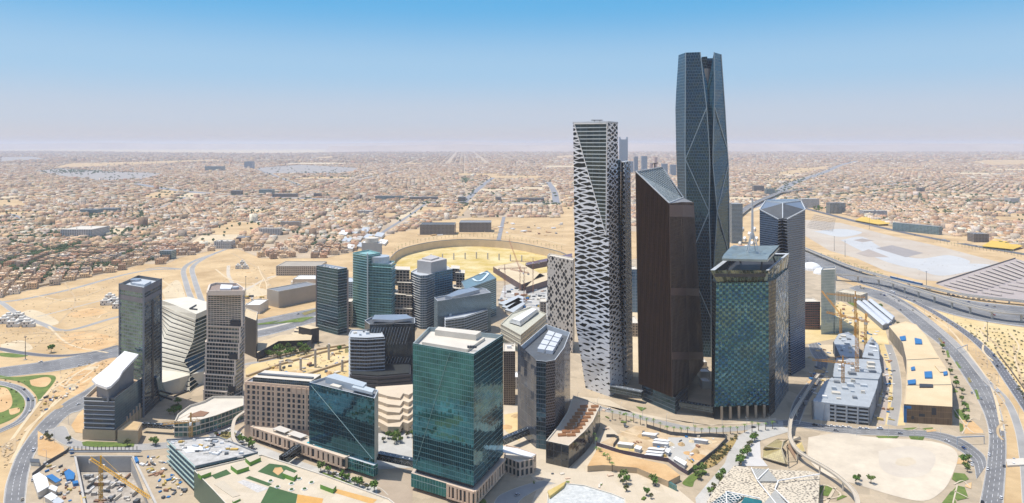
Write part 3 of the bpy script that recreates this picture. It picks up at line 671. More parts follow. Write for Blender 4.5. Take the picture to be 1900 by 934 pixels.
# photo shows nothing of the ones behind the tall towers
hid = ((px > 1068) & (px < 1170)) | ((px > 1184) & (px < 1350)) | ((px > 668) & (px < 712) & (py > 446))
NX, NY, NA, px, py = NX[~hid], NY[~hid], NA[~hid], px[~hid], py[~hid]
order = np.argsort(NY); NX, NY, NA, px, py = NX[order], NY[order], NA[order], px[order], py[order]
n = len(NX); NW = rng.uniform(16, 21.6, n); ND = rng.uniform(13, 20, n); NH = rng.choice([4.5, 6.5, 7.5, 10, 13], n, p=[.15, .3, .32, .18, .05]); NC = rng.integers(0, 12, n)
NI = 290
# ---- the near ones, each a house of its own
def rooftile(c): return paint(c, .85, .12, .3)
HW = [tinted('house_wall', .85, True, tuple(c)) for c in PAL]
HR = [paint(tuple(c), .85, .1, .25) for c in PAL]
def house_mesh(kind, w, d, h, ci):
    """walls with parapet, stair room, annex; windows and doors as parts"""
    mb = MB(); c = 0
    mb.box(0, 0, 0, w, d, h)
    t = .3
    for sx, sy, lx, ly in ((0, -1, w, t), (0, 1, w, t), (-1, 0, t, d-2*t), (1, 0, t, d-2*t)):
        mb.box(sx*(w/2-t/2)*1.0, sy*(d/2-t/2), h+.003, lx, ly, .9)
    return mb
WIN = paint((.035, .045, .055), .2, .2, .5)
protos = []
hr = random.Random(11)
FEAT = ['square stair room', 'long stair room', 'stair room plus water tank', 'twin roof rooms', 'roof pergola', 'low side wing']
for v in range(6):
    for hh in (7.2, 10.6):
        w, d = (16, 17) if v % 2 else (15, 20)
        wall = house_mesh(v, w, d, hh, 0); extra = []
        if v == 5: wall.box(w/2+2.5, -2, 0, 5, 9, 3.6)
        def rr(x, y, a, b, c, nme='roof_room'):
            m = MB(); m.box(x, y, hh+.004, a, b, c); extra.append((nme, m))
        if v == 0: rr(1, 3, 5, 5, 2.8)
        if v == 1: rr(-2, 2, 9, 4.5, 2.8)
        if v == 2:
            rr(-4, 5, 4.5, 5, 2.8); m = MB(); m.cyl((4, -4), 1.2, hh+.004, hh+2, 10); extra.append(('water_tank', m))
        if v == 3: rr(-4, 4, 4, 5, 2.8); rr(4, 3, 4, 5, 2.4)
        if v == 4:
            m = MB()
            for i in range(5): m.bar((-5+i*2, -5, hh+2.6), (-5+i*2, 3, hh+2.6), .4)
            m.bar((-5, -5, hh+2.5), (3, -5, hh+2.5), .3); m.bar((-5, 3, hh+2.5), (3, 3, hh+2.5), .3)
            for a, b in ((-5, -5), (3, -5), (-5, 3), (3, 3)): m.bar((a, b, hh), (a, b, hh+2.6), .35)
            extra.append(('pergola', m)); rr(4, 6.5, 5, 5, 2.6)
        if v == 5: rr(0, 5, 6, 4, 2.6)
        protos.append((wall, extra, v, 2 if hh < 9 else 3))
wall_cache = {}
def near_house(i):
    X, Y, A = NX[i], NY[i], NA[i]; ci = int(NC[i]); pi = hr.randrange(12)
    wall, extra, v, nfl = protos[pi]
    key = (pi, ci)
    if key not in wall_cache:
        wall_cache[key] = [('wall', wall.mesh('wall', HW[ci]))]+[(e[0], e[1].mesh(e[0], HR[(ci*5+3) % 12])) for e in extra]
    h = bpy.data.objects.new('house', None); h.location = (X, Y, .3); h.rotation_euler = (0, 0, A+hr.choice((0, 0, math.pi/2, math.pi)))
    col.objects.link(h); h['category'] = 'house'; h['group'] = 'low flat-roofed houses nearest the empty sand lots'
    for nme, me in wall_cache[key]:
        o = bpy.data.objects.new(nme, me); col.objects.link(o); o.parent = h
    return h, PALN[ci], FEAT[v], nfl
ind = []
for i in range(min(NI, n)):
    h, cn, ft, nfl = near_house(i); ind.append((h, cn, ft, nfl, px[i], py[i]))
ORD = ['first', 'second', 'third', 'fourth', 'fifth', 'sixth', 'seventh', 'eighth', 'ninth', 'tenth', 'eleventh', 'twelfth', 'thirteenth', 'fourteenth', 'fifteenth', 'sixteenth', 'seventeenth', 'eighteenth', 'nineteenth', 'twentieth']
def ordn(k):
    return ORD[k] if k < 20 else str(k+1)+('st' if (k+1) % 10 == 1 else 'nd' if (k+1) % 10 == 2 else 'rd' if (k+1) % 10 == 3 else 'th')
def zone(x):
    return 'at the far left' if x < 110 else 'left of the slim grey tower' if x < 225 else 'behind the slim grey tower' if x < 310 else 'left of the forked street' if x < 400 else 'beyond the sand past the terraced tower' if x < 560 else 'behind the blue glass tower' if x < 700 else 'behind the round arena pit' if x < 1070 else 'behind the lattice tower' if x < 1360 else 'at the right beyond the airfield'
from collections import defaultdict
cnt = defaultdict(list)
for t in ind: cnt[(t[1], t[2], t[3], zone(t[4]))].append(t)
for k, L in cnt.items():
    L.sort(key=lambda t: t[4])
    st = 'two' if k[2] == 2 else 'three'
    short = k[1].replace(' and water tank', ', tank')
    for j, t in enumerate(L):
        base = f'{k[0]} {st}-storey house, {short}, {k[3]}'
        if len(L) > 1: base += f', {ordn(j)} from left'
        if len(base.split()) > 16: base = base.replace(' room plus water tank', ' room plus tank').replace('beyond the sand past the', 'past the').replace(' from left', '')
        if len(base.split()) > 16: base = base.replace(' frame on its roof', '').replace('square ', 'square ')
        t[0]['label'] = base
# ---- the rest as one mass
s = slice(NI, n)
rx, ry, ra, rw, rd, rh, rc = NX[s], NY[s], NA[s], NW[s], ND[s], NH[s], PAL[NC[s]]
big = rng.random(len(rx)) < .02; rh = np.where(big, rh+rng.uniform(6, 16, len(rx)), rh)
jc = lambda c: np.clip(c*rng.uniform(.8, 1.18, (len(c), 1))*rng.uniform(.96, 1.04, c.shape), 0, .85)
rc = jc(rc*.92)
mass('distant_houses', rx, ry, rw, rd, rh, ra, rc, HOUSE, 'dense low beige houses of the middle distance')
k = rng.random(len(rx)) < .8
mass('distant_roof_rooms', rx[k]+rng.uniform(-3, 3, k.sum()), ry[k]+rng.uniform(0, 5, k.sum()), rng.uniform(4, 8, k.sum()), rng.uniform(4, 7, k.sum()), rng.uniform(2.2, 3.2, k.sum()), ra[k], jc(PAL[rng.integers(0, 12, k.sum())]), ROOFT, 'small stair rooms on top of the low beige houses', z0=0, cat='roof rooms')
o = bpy.data.objects['distant_roof_rooms']; me = o.data
co = np.zeros(len(me.vertices)*3, np.float32); me.vertices.foreach_get('co', co); co = co.reshape(-1, 8, 3); co[:, :, 2] += (.3+rh[k])[:, None]; me.vertices.foreach_set('co', co.reshape(-1))
# yard walls: low boxes between plots
hx, hy, ha = districts(3300, 9500, 27, 25, 14, 14, .9, [CITY_L, CITY_R], 900, [R(8), R(-12), R(30), R(-30), R(52)], 3); n2 = len(hx)
mass('far_houses', hx, hy, rng.uniform(21, 26.8, n2), rng.uniform(13, 21, n2), rng.choice([5, 7, 9, 12, 22], n2, p=[.35, .4, .19, .05, .01]), ha, jc(.84*PAL[rng.integers(0, 12, n2)]), HOUSE, 'endless low pale houses stretching towards the horizon')
hx, hy = houses(R(4), 9500, 36000, 70, 60, 40, 60, keep=.75, polys=[CITY_L, CITY_R]); n2 = len(hx)
mass('horizon_buildings', hx, hy, rng.uniform(25, 60, n2), rng.uniform(25, 60, n2), rng.choice([8, 11, 16, 30], n2, p=[.4, .35, .2, .05]), np.full(n2, R(4)), jc(.72*PAL[rng.integers(0, 12, n2)]), ROOFT, 'faint low city blocks fading into haze at the horizon')
# ---- trees among the far houses
LEAF_FAR = paint((.06, .095, .04), .95, .3, .05)
def far_trees():
    mb = MB(); r = random.Random(5)
    clumps = [(40, 420, 60, 14, 150), (60, 470, 50, 18, 120), (230, 400, 90, 4, 120), (300, 415, 40, 8, 40), (600, 440, 60, 18, 40), (862, 334, 22, 4, 120), (380, 335, 60, 3, 60), (150, 318, 70, 4, 130), (1530, 345, 100, 15, 50), (1700, 390, 160, 25, 140), (1530, 400, 14, 3, 70), (950, 380, 100, 20, 60), (200, 440, 120, 25, 110), (700, 380, 200, 25, 90), (1820, 455, 60, 4, 60), (500, 400, 150, 25, 110), (120, 480, 130, 30, 260), (200, 380, 250, 30, 200), (1700, 350, 260, 40, 180), (700, 350, 300, 30, 160), (1450, 330, 90, 20, 60), (330, 300, 120, 6, 90), (620, 325, 60, 4, 60)]
    clumps += [(60, 440, 70, 20, 150), (450, 330, 450, 30, 500), (1650, 350, 250, 30, 400), (130, 455, 150, 25, 200)]
    for cx, cy, sx, sy, k in clumps:
        k = int(k*2.2)
        for i in range(k):
            x = cx+r.gauss(0, sx*.6); y = cy+r.gauss(0, sy*.6)
            if y < 290: continue
            if not (inpoly(np.array([x]), np.array([y]), CITY_L)[0] or inpoly(np.array([x]), np.array([y]), CITY_R)[0]): continue
            g = G(x, y); R_ = r.uniform(3, 6.5)*(1 if g.y < 3000 else 1.8); h = r.uniform(5, 9)
            n = 6; rings = []
            for q, z in ((.5, 1.6), (1, h*.55), (.7, h*.85), (.15, h)):
                rings.append([(g.x+math.cos(2*math.pi*i/n)*R_*q*r.uniform(.7, 1.2), g.y+math.sin(2*math.pi*i/n)*R_*q*r.uniform(.7, 1.2), z+r.uniform(-.6, .6)) for i in range(n)])
            mb.loft(rings)
    o = solo('distant_trees', mb, LEAF_FAR, 'dark green trees and palms scattered among the distant houses', 'trees', None, 'stuff')
far_trees()
# ------------------------------------------------------------------ builders for towers
def P4(L, Fr, Rt, z, B=None):
    l, f, r = [G(p[0], p[1], z) for p in (L, Fr, Rt)]
    b = G(B[0], B[1], z) if B else l+r-f
    return [xy(l), xy(f), xy(r), xy(b)]
def walls(mb, pts, z0, z1, ms=None):
    n = len(pts); u = 0
    for i in range(n):
        a, b = pts[i], pts[(i+1) % n]; l = (Vector(b[:2])-Vector(a[:2])).length
        mb.face([(a[0], a[1], z0), (b[0], b[1], z0), (b[0], b[1], z1), (a[0], a[1], z1)], [(u, z0), (u+l, z0), (u+l, z1), (u, z1)], ms[i] if ms else 0); u += l
    return mb
def rimdeck(mb, pts, z, par=1.4, t=.7, m=0):
    a = inset(pts, t); n = len(pts)
    for i in range(n):
        j = (i+1) % n
        mb.face([(pts[i][0], pts[i][1], z), (pts[j][0], pts[j][1], z), (a[j][0], a[j][1], z), (a[i][0], a[i][1], z)], None, m)
        mb.face([(a[i][0], a[i][1], z), (a[j][0], a[j][1], z), (a[j][0], a[j][1], z-par), (a[i][0], a[i][1], z-par)], None, m)
    return a
def bldg(name, label, pts, z, mats, ms=None, deck=None, par=1.4, cat='tower', ledge=None, fins=None, z0=0, group=None, rim=1, units=0, seed=1, unitmat=None, thingobj=None):
    pts = ccw(pts); c = sum((Vector(p[:2]) for p in pts), Vector((0, 0)))/len(pts)
    t = thingobj or thing(name, label, cat, (c.x, c.y, z0), group)
    mb = MB(); walls(mb, pts, z0, z, ms)
    mats = list(mats)
    if len(mats) < 2: mats.append(GREY_LIGHT)
    a = rimdeck(mb, pts, z, par, .7, rim)
    if ledge:
        st, dpt, th, mi = ledge; o = inset(pts, -dpt); k = z0+st
        while k < z-.5: mb.prism(o, k, k+th, mi, None, True); k += st
    if fins:
        sp, dpt, wd, mi, f0, f1 = fins
        for i in range(len(pts)):
            p, q = Vector(pts[i][:2]), Vector(pts[(i+1) % len(pts)][:2]); l = (q-p).length; d = (q-p)/l; nn = Vector((d.y, -d.x)); k = int(l/sp)
            for j in range(k+1):
                e = p+d*(l*j/max(1, k)); mb.prism([e-d*wd/2, e-d*wd/2+nn*dpt, e+d*wd/2+nn*dpt, e+d*wd/2][::1], f0, min(f1, z), mi, None, True)
    part('facade', mb, mats, t)
    r = MB(); r.face([(p[0], p[1], z-par+.01) for p in a]); part('roof', r, deck or GREY_LIGHT, t)
    if units: roofunits(t, a, z-par, units, seed, unitmat)
    return t
def roofunits(t, a, z, k, seed, mat=None, big=1.0):
    r = random.Random(seed); n = len(a); c = sum((Vector(p[:2]) for p in a), Vector((0, 0)))/n
    ang = math.atan2(a[1][1]-a[0][1], a[1][0]-a[0][0])
    done = []
    for i in range(k*6):
        if len(done) >= k: break
        e = r.randrange(n); f = Vector(a[e][:2]).lerp(Vector(a[(e+1) % n][:2]), r.random()); p = c.lerp(f, r.uniform(0, .72))
        s = r.uniform(2, 5)*big
        if any((p-q).length < s+w for q, w in done): continue
        done.append((p, s)); m = MB(); m.box(p.x, p.y, z+.02, s, s*r.uniform(.6, 1), r.uniform(1.2, 3), ang)
        part('roof_unit', m, mat or r.choice([GREY_LIGHT, GREY, WHITE, CONCRETE_PALE]), t)
def adds(t, name, mb, mats, label=None): return part(name, mb, mats, t, label)
def boxon(pts, fx0, fx1, fy0, fy1):
    """rectangle in the fractions of a four-cornered roof"""
    a, b, c, d = [Vector(p[:2]) for p in pts]
    f = lambda u, v: a.lerp(b, u).lerp(d.lerp(c, u), v)
    return [f(fx0, fy0), f(fx1, fy0), f(fx1, fy1), f(fx0, fy1)]
TRIM_L = paint((.62, .62, .60), .5, .06, .2)
TRIM_D = paint((.13, .14, .15), .5, .1, .2)
BRONZE = paint((.07, .038, .026), .45, .25, .06, metal=.3)
BRONZE_L = paint((.22, .14, .105), .5, .2, .1, metal=.3)
NAVY = facade('glass_navy', (.02, .045, .075), (.06, .13, .20), (.13, .16, .19), 1.6, 4, .1, .14)

# ================================================================== 1 slim grey tower and its hall
m_a = facade('slim_front', (.03, .08, .10), (.20, .36, .40), (.17, .20, .23), 3.2, 3.5, .12, .3, jit=.08, every=0)
m_b = facade('slim_side', (.02, .05, .08), (.05, .11, .16), (.09, .12, .16), 2.2, 3.5, .2, .25, jit=.03)  # darker tones put the shade of the right side into the colour
z = 128
pts = P4((222, 526.5), (266.4, 534), (299, 517.5), z)
t = bldg('office_tower', 'slim dark grey tower with teal windows rising from the curved white roof hall', pts, z, [m_a, TRIM_D, m_b], [0, 2, 2, 0], GREY_LIGHT, 3)
band = MB(); walls(band, inset(pts, -.25), 113, 117.5); walls(band, inset(pts, -.25), 122, 127.8); adds(t, 'louvre_band', band, paint((.18, .18, .20), .6, .1, .2))
for q in (0, 1, 2):
    e = MB(); p = ccw(pts)[q]; e.box(p[0], p[1], 0, 1.6, 1.6, 128.2, .3); adds(t, 'corner_pier', e, paint((.20, .22, .25), .6, .1, .2))
e = MB(); e.prism(boxon(pts, .25, .8, .3, .7), z-3, z-.6); adds(t, 'plant_room', e, GREY_LIGHT)
e = MB(); c = G(252, 517, 130); e.cyl((c.x, c.y), 5, z-3, z+1.5, 16); adds(t, 'cooling_drum', e, STEEL)
e = MB(); c = (Vector(ccw(pts)[1])+Vector(ccw(pts)[2]))/2; d = (Vector(ccw(pts)[2])-Vector(ccw(pts)[1])).normalized(); nn = Vector((d.y, -d.x))
e.prism([c-d*2.2+nn*.3, c+d*2.2+nn*.3, c+d*2.2-nn*.2, c-d*2.2-nn*.2][::-1] if False else [c-d*2.2-nn*.2, c-d*2.2+nn*.4, c+d*2.2+nn*.4, c+d*2.2-nn*.2], 10, 110, None, None, True); adds(t, 'recess_strip', e, DARK)
# hall
z = 38.5
f0, f1 = G(156, 737, z), G(213, 739, z); r1 = G(282, 687, z); l1 = G(222, 676, z)
hall = [xy(p) for p in (f0, f1, r1, l1)]
m_h = facade('hall_side', (.05, .11, .17), (.10, .20, .28), (.19, .27, .33), 4.5, 2.6, .05, .12, metal=.7, rough=.3)
m_hf = facade('hall_front', (.03, .05, .07), (.07, .10, .13), (.10, .12, .14), 9, 4.6, .02, .55, metal=.6)
t = bldg('conference_hall', 'glazed hall with a bulging white curved roof beside the bend of the ring road', hall, z, [m_hf, CONCRETE_PALE, m_h], [0, 2, 2, 2], paint((.52, .38, .25), .8, .1, .1), 3.5, 'hall', z0=0)
e = MB(); fr = ccw(hall)
for k in range(7):
    a, b = Vector(fr[0]), Vector(fr[1]); d = (b-a).normalized(); nn = Vector((d.y, -d.x)); zz = 11+k*4
    e.prism([a, a+nn*.9, b+nn*.9, b], zz, zz+.55, None, None, True)
adds(t, 'sun_shelf', e, GREY_LIGHT)
for k in range(8):
    a, b = Vector(fr[1]), Vector(fr[2]); d = (b-a).normalized(); nn = Vector((d.y, -d.x)); c = a.lerp(b, .28+k*.085)
    e = MB(); e.prism([c, c+nn*1.2, c+d*.9+nn*1.2, c+d*.9], 0, 13+k*.6); adds(t, 'buttress', e, STONE)
e = MB()
def hp(x, y, zz): return tuple(G(x, y, zz))
low = [hp(176, 722, 44), hp(199, 728, 44), hp(222, 705, 46), hp(233, 684, 50), hp(256, 660, 60), hp(233, 655, 60), hp(195, 690, 48)]
top = [hp(170.5, 704, 50), hp(178, 712, 50), hp(198, 719, 50.5), hp(206, 716, 51), hp(221, 701, 53), hp(228, 688, 56), hp(257, 657.5, 64), hp(231, 651.5, 64), hp(200, 680, 56)]
base = [(p[0]*.99+f0.x*.01, p[1]*.995+fr[2][1]*.005, z-3) for p in top]
b2 = inset([Vector(p[:2]) for p in ccw(top)], 3.5); b2 = [(p.x, p.y, z-3) for p in b2]
tp = ccw(top); e.loft([b2, [(p[0], p[1], p[2]-5) for p in [(q[0], q[1], w[2]) for q, w in zip([(v[0], v[1]) for v in b2], tp)]], [(p[0], p[1], p[2]-2.2) for p in tp]], False, 0)
e.loft([[(p[0], p[1], p[2]-2.2) for p in tp], tp], False, 1)
cc = (sum(p[0] for p in tp)/9, sum(p[1] for p in tp)/9, sum(p[2] for p in tp)/9+1.5)
for i in range(9): e.face([tp[i], tp[(i+1) % 9], cc], None, 1)
adds(t, 'curved_roof', e, [GREY, WHITE])
e = MB(); e.prism([xy(G(x, y, 12)) for x, y in ((218, 799), (256, 800), (264, 785), (242, 781))], 0, 12.4); adds(t, 'entrance_wing', e, BEIGE_WALL)
e = MB(); e.prism(inset(ccw([xy(G(x, y, 12)) for x, y in ((218, 799), (256, 800), (264, 785), (242, 781))]), 1.2), 12.41, 12.6); adds(t, 'wing_deck', e, SAND)
e = MB(); walls(e, inset(ccw(hall), -1), 0, 9.5); e.face([(p[0], p[1], 9.5) for p in inset(ccw(hall), -1)]); adds(t, 'stone_plinth', e, BEIGE_WALL)
e = MB(); e.loft([[(p.x, p.y, 0) for p in [G(x, y) for x, y in ((268, 742), (298, 745), (312, 735), (300, 722))]], [(p.x, p.y, 30) for p in [G(x, y, 30) for x, y in ((283, 700), (290, 702), (294, 698), (290, 694))]]], True); adds(t, 'glass_lobby', e, m_h)

# ================================================================== 2 cream ribbed building
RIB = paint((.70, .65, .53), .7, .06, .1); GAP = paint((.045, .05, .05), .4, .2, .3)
m_g = facade('ribbed_glass', (.015, .03, .04), (.04, .09, .10), (.03, .04, .05), 2, 4.3, .05, .02)
def lerpk(K, t):
    for (a, va), (b, vb) in zip(K, K[1:]):
        if t <= b: return va+(vb-va)*(t-a)/(b-a)
    return K[-1][1]
def ring2(zz):
    y = 1-zz/77.0
    Lx = lerpk([(0, 328), (.15, 322), (.42, 306), (.6, 292), (.8, 284), (1, 280)], y); Fx = lerpk([(0, 364), (.35, 359), (.55, 348), (.65, 341), (.74, 352), (1, 352)], y)
    Rx = 404; Ld = lerpk([(0, 830), (.5, 815), (1, 790)], y); Fd = lerpk([(0, 790), (.6, 783), (1, 760)], y)
    return [GD(Lx, Ld, zz), GD(Fx, Fd, zz), GD(Rx, 835, zz), GD(350, 880, zz), GD(300, 860, zz)]
t = thing('ribbed_office', 'cream building flaring to its foot in wavy stone ribs with a dark glass belly', 'building', tuple(GD(345, 810, 0)))
e = MB(); nf = 17; hgt = 72/nf
for k in range(nf):
    z0, z1 = k*hgt, (k+1)*hgt; zm = z0+hgt*.3
    A0, A1 = ring2(z0), ring2(z1); Am = ring2(zm)
    ins = lambda Rr: [p+Vector((0, .9 if i < 2 else 0, 0)) for i, p in enumerate(Rr)]
    for i in range(5):
        j = (i+1) % 5
        if i == 1:
            e.face([A0[i], A0[j], A1[j], A1[i]], [(0, z0), (40, z0), (40, z1), (0, z1)], 2)
            d = Vector((.6, -1.2, 0)); e.face([A0[i]+d, A0[j]+d, A0[j]+d+Vector((0, 0, .8)), A0[i]+d+Vector((0, 0, .8))], None, 0)
            e.face([A0[i]+d+Vector((0, 0, .8)), A0[j]+d+Vector((0, 0, .8)), A0[j]+Vector((0, 0, .8)), A0[i]+Vector((0, 0, .8))], None, 0)
        else:
            B0, Bm = ins(A0), ins(Am)
            e.face([B0[i], B0[j], Bm[j], Bm[i]], None, 1); e.face([Bm[i], Bm[j], Am[j], Am[i]], None, 0)
            wv = Vector((0, -.5*math.sin(k*1.3), 0)); e.face([Am[i], Am[j], A1[j]+wv, A1[i]+wv], None, 0); e.face([A1[i]+wv, A1[j]+wv, ins(A1)[j], ins(A1)[i]], None, 0)
e.loft([[tuple(p) for p in ring2(72)], [tuple(p) for p in ring2(78)]], True, 0)
adds(t, 'facade', e, [RIB, GAP, m_g])
e = MB(); e.bar(GD(352, 812, 79), GD(366, 808, 79), 1.2); e.bar(GD(352, 812, 79), GD(364, 830, 79), 1.2); adds(t, 'roof_gantry', e, DARK)
e = MB(); pd = [G(300, 735), G(333, 729), G(378, 712), G(385, 680), G(300, 680)]; e.loft([[(p.x, p.y, 0) for p in ccw(pd)], [(p.x, p.y, 14+(2 if i % 2 else 0)) for i, p in enumerate(ccw(pd))]], True); adds(t, 'stone_podium', e, RIB)
for a, b, zz in (((334, 716), (360, 706), 8), ((300, 712), (330, 722), 9), ((300, 704), (330, 712), 12)):
    e = MB(); e.bar(G(a[0], a[1]+12, zz)-Vector((0, 12, 0)), G(b[0], b[1]+12, zz)-Vector((0, 12, 0)), 1.2, 1.6); adds(t, 'slot_window', e, GAP)

# ================================================================== 3 stacked apartment tower
PINK = paint((.72, .61, .50), .7, .08, .15)
m_s = facade('stack_front', (.02, .03, .035), (.12, .16, .17), (.60, .50, .41), 3.4, 4.1, .14, .24, metal=.6, jit=.08)
t = thing('stacked_tower', 'tall beige tower of six shifted blocks with thick pale floor slabs', 'tower', tuple(G(415, 765)))
# blocks by the x of left edge, front corner, right edge and the y where each begins and ends (front corner)
def blk(xl, xf, xr, yt, yb, i):
    dF, dL, dR = 728.0, 734.0, 752.0
    zt = H-(yt-YH)*dF/F; zb = max(0, H-(yb-YH)*dF/F)
    p = [GD(xl, dL, 0), GD(xf, dF, 0), GD(xr, dR, 0), GD(xl+(xr-xf)*1.0, dL+dR-dF+14, 0)]; p = ccw([xy(q) for q in p])
    e = MB(); walls(e, p, zb, zt, [0]*4); e.face([(q[0], q[1], zt) for q in p], None, 1)
    k = zb+4.1*(1 if zb > 1 else 1); o = inset(p, -.7)
    while k < zt-1: e.prism(o, k, k+.7, 1, None, True); k += 4.1
    e.prism(inset(p, -1.1), zt-.9, zt+.1, 1, None, True)
    for q in p: e.box(q[0], q[1], zb, 1.6, 1.6, zt-zb, .2, 1)
    return adds(t, 'block', e, [m_s, PINK]), p, zt
b6 = blk(379, 420, 450, 727, 778, 5); b5 = blk(380, 434, 451, 697, 727, 4); b4 = blk(382, 436, 452, 667, 697, 3); b3 = blk(382.5, 443, 453, 637, 667, 2); b2_ = blk(385, 445, 453, 606, 637, 1); b1 = blk(385, 449, 453, 545, 606, 0)
for x0, x1, y0, y1 in ((427, 446, 594, 604), (425, 440, 656, 666), (423, 436, 716, 726)):
    e = MB(); dd = 729.6 if x1 < 447 else 728
    z0, z1 = H-(y1-YH)*dd/F, H-(y0-YH)*dd/F; a, b = GD(x0, dd+1-3, 0), GD(x1, dd-3, 0); e.prism([xy(a), xy(b), xy(b)+Vector((0, 3)), xy(a)+Vector((0, 3))], z0, z1, None, None, True); adds(t, 'sky_terrace', e, DARK)
zt = b1[2]; rp = [G(385, 541, zt+4), G(389, 529, zt+4), G(400, 526, zt+4), G(440, 527, zt+4), G(453, 536, zt+4), G(452, 541, zt+4)]
e = MB(); rp = ccw([xy(p) for p in rp]); walls(e, rp, zt, zt+5); a = rimdeck(e, rp, zt+5, 2.5, 1, 0); e.face([(p[0], p[1], zt+2.6) for p in a], None, 1); adds(t, 'roof_crown', e, [PINK, paint((.30, .23, .19), .8, .1, .2)])
e = MB(); e.prism([xy(G(x, y, zt+4)) for x, y in ((408, 537), (428, 537), (432, 530), (410, 529))], zt+2.7, zt+4.6); adds(t, 'white_plant', e, WHITE)
e = MB(); c = G(437, 534, zt+4); e.cyl((c.x, c.y), 3.4, zt+2.7, zt+5, 14); adds(t, 'water_tank', e, GREY_LIGHT)
# its podium
z = 14.4
pod = [G(x, y, z) for x, y in ((323, 783), (356, 783), (400, 771), (452, 752), (452, 735), (395, 735), (378, 744), (352, 752), (330, 768))]
pod = ccw([xy(p) for p in pod])
m_p = facade('podium_front', (.02, .05, .06), (.08, .20, .22), (.38, .34, .29), 4, 4.6, .14, .22, metal=.6)
t = bldg('terrace_podium', 'low glazed podium with pale parapet and brown deck in front of the stacked tower', pod, z, [m_p, CONCRETE_PALE], None, CONCRETE_PALE, 2.2, 'podium', (4.8, .6, .6, 1))
e = MB(); e.prism(ccw([xy(G(x, y, z)) for x, y in ((348, 771), (378, 769), (388, 762), (372, 759), (355, 765))]), z-2.1, z-1.6); adds(t, 'timber_deck', e, paint((.28, .16, .10), .8, .15, .4))

# ================================================================== 4 black fin tower behind, 5 angular low building
m_k = facade('black_fins', (.012, .013, .016), (.05, .055, .06), (.03, .03, .033), 1.4, 9, .45, .03, metal=.4, rough=.4, off=.5)
pts = [xy(GD(452, 905, 0)), xy(GD(475.5, 880, 0)), xy(GD(478, 925, 0)), xy(GD(455, 950, 0))]
bldg('dark_office', 'black box with random vertical slits just right of the stacked tower', pts, 48, [m_k, CONCRETE_PALE], None, SAND_PALE, 1.2, 'building')
STRIA = paint((.055, .055, .06), .6, .2, .2)
t = thing('angular_pavilion', 'low black angular pavilion with sand coloured sloping roofs around a green court', 'pavilion', tuple(G(540, 645)))
e = MB(); e.loft([[tuple(G(x, y)) for x, y in ((477, 672), (517, 645), (578, 650), (580, 640), (520, 634), (476, 652))], [tuple(G(x, y, zz)) for x, y, zz in ((477, 655, 10), (517, 633, 10), (577, 631, 12), (580, 618, 12), (520, 622, 8), (478, 636, 2))]], True, 0, 1); adds(t, 'court_wall', e, [STRIA, SAND_PALE])
e = MB(); e.prism(ccw([xy(G(x, y, 20)) for x, y in ((576, 611), (592, 608), (571, 603), (554, 606))]), 0, 20); adds(t, 'end_block', e, STRIA)
e = MB(); e.face([tuple(G(x, y, 20.2)) for x, y in ((576, 611), (592, 608), (571, 603), (554, 606))]); adds(t, 'end_roof', e, SAND_PALE)
for i, (xa, ya) in enumerate(((541, 620), (546, 614), (550, 609))):
    e = MB(); e.loft([[tuple(G(xa, ya+8)), tuple(G(577, 636-i*3)), tuple(G(577, 632-i*3)), tuple(G(xa, ya+6))], [tuple(G(xa, ya, 5)), tuple(G(577, 624-i*6, 8+i*4)), tuple(G(577, 618-i*6, 8+i*4)), tuple(G(xa, ya-3, 5))]], True, 0, 1); adds(t, 'stepped_roof', e, [STRIA, SAND_PALE])

# ================================================================== 6 blue glass tower
m_6 = facade('blue_tower', (.012, .035, .05), (.03, .10, .13), (.24, .33, .36), 1.7, 3.9, .09, .13)
z = 93
pts = P4((587.5, 493), (627, 500), (644.5, 497), z)
t = bldg('glass_tower', 'rectangular dark blue glass tower with fine pale floor lines beside the highway', pts, z, [m_6, GREY_LIGHT], None, GREY_LIGHT, 2.5, units=5, seed=3, ledge=(3.9*2, .25, .3, 1))
for q in (0, 2):
    p = ccw(pts)[q]; e = MB(); e.box(p[0], p[1]+1, 0, 3, 3, 90, .2); adds(t, 'corner_pier', e, paint((.30, .25, .23), .6, .1, .1))
# ================================================================== 7 teal balcony tower
m_7 = facade('teal_tower', (.02, .10, .10), (.10, .27, .26), (.30, .48, .47), 2.4, 3.7, .2, .2, metal=.6, jit=.06)
m_7b = facade('teal_side', (.03, .12, .12), (.12, .30, .29), (.36, .52, .51), 3, 3.7, .12, .3, metal=.5)
TEAL_T = paint((.28, .48, .46), .4, .08, .3)
pA = [GD(655, 1035, 0), GD(682, 1012, 0), GD(706, 1030, 0), GD(684, 1060, 0)]; pA = ccw([xy(p) for p in pA])
t = bldg('balcony_tower', 'tall teal glass tower with a narrow raised fin and comb-like balconies', pA, H-(473-YH)*1012/F, [m_7b, TEAL_T], None, GREY_LIGHT, 2, ledge=(3.7, .9, .35, 1))
pB = [GD(682.5, 1014, 0), GD(726, 1002, 0), GD(733, 1030, 0), GD(700, 1048, 0)]; pB = ccw([xy(p) for p in pB]); zb = H-(490-YH)*1005/F
e = MB(); walls(e, pB, 0, zb); a = rimdeck(e, pB, zb, 2, .6, 1); e.face([(p[0], p[1], zb-2) for p in a], None, 2)
for k in range(1, int(zb/3.7)):
    o = inset(pB, -(1.9 if k > 10 and k % 2 else .8)); e.prism(o, k*3.7, k*3.7+.4, 1, None, True)
adds(t, 'wing', e, [m_7, TEAL_T, GREY_LIGHT])
e = MB(); e.prism([xy(GD(680.6, 1009, 0)), xy(GD(683.2, 1009, 0)), xy(GD(683.2, 1016, 0)), xy(GD(680.6, 1016, 0))], 0, 112); adds(t, 'fin', e, paint((.55, .62, .60), .4, .05, .3))
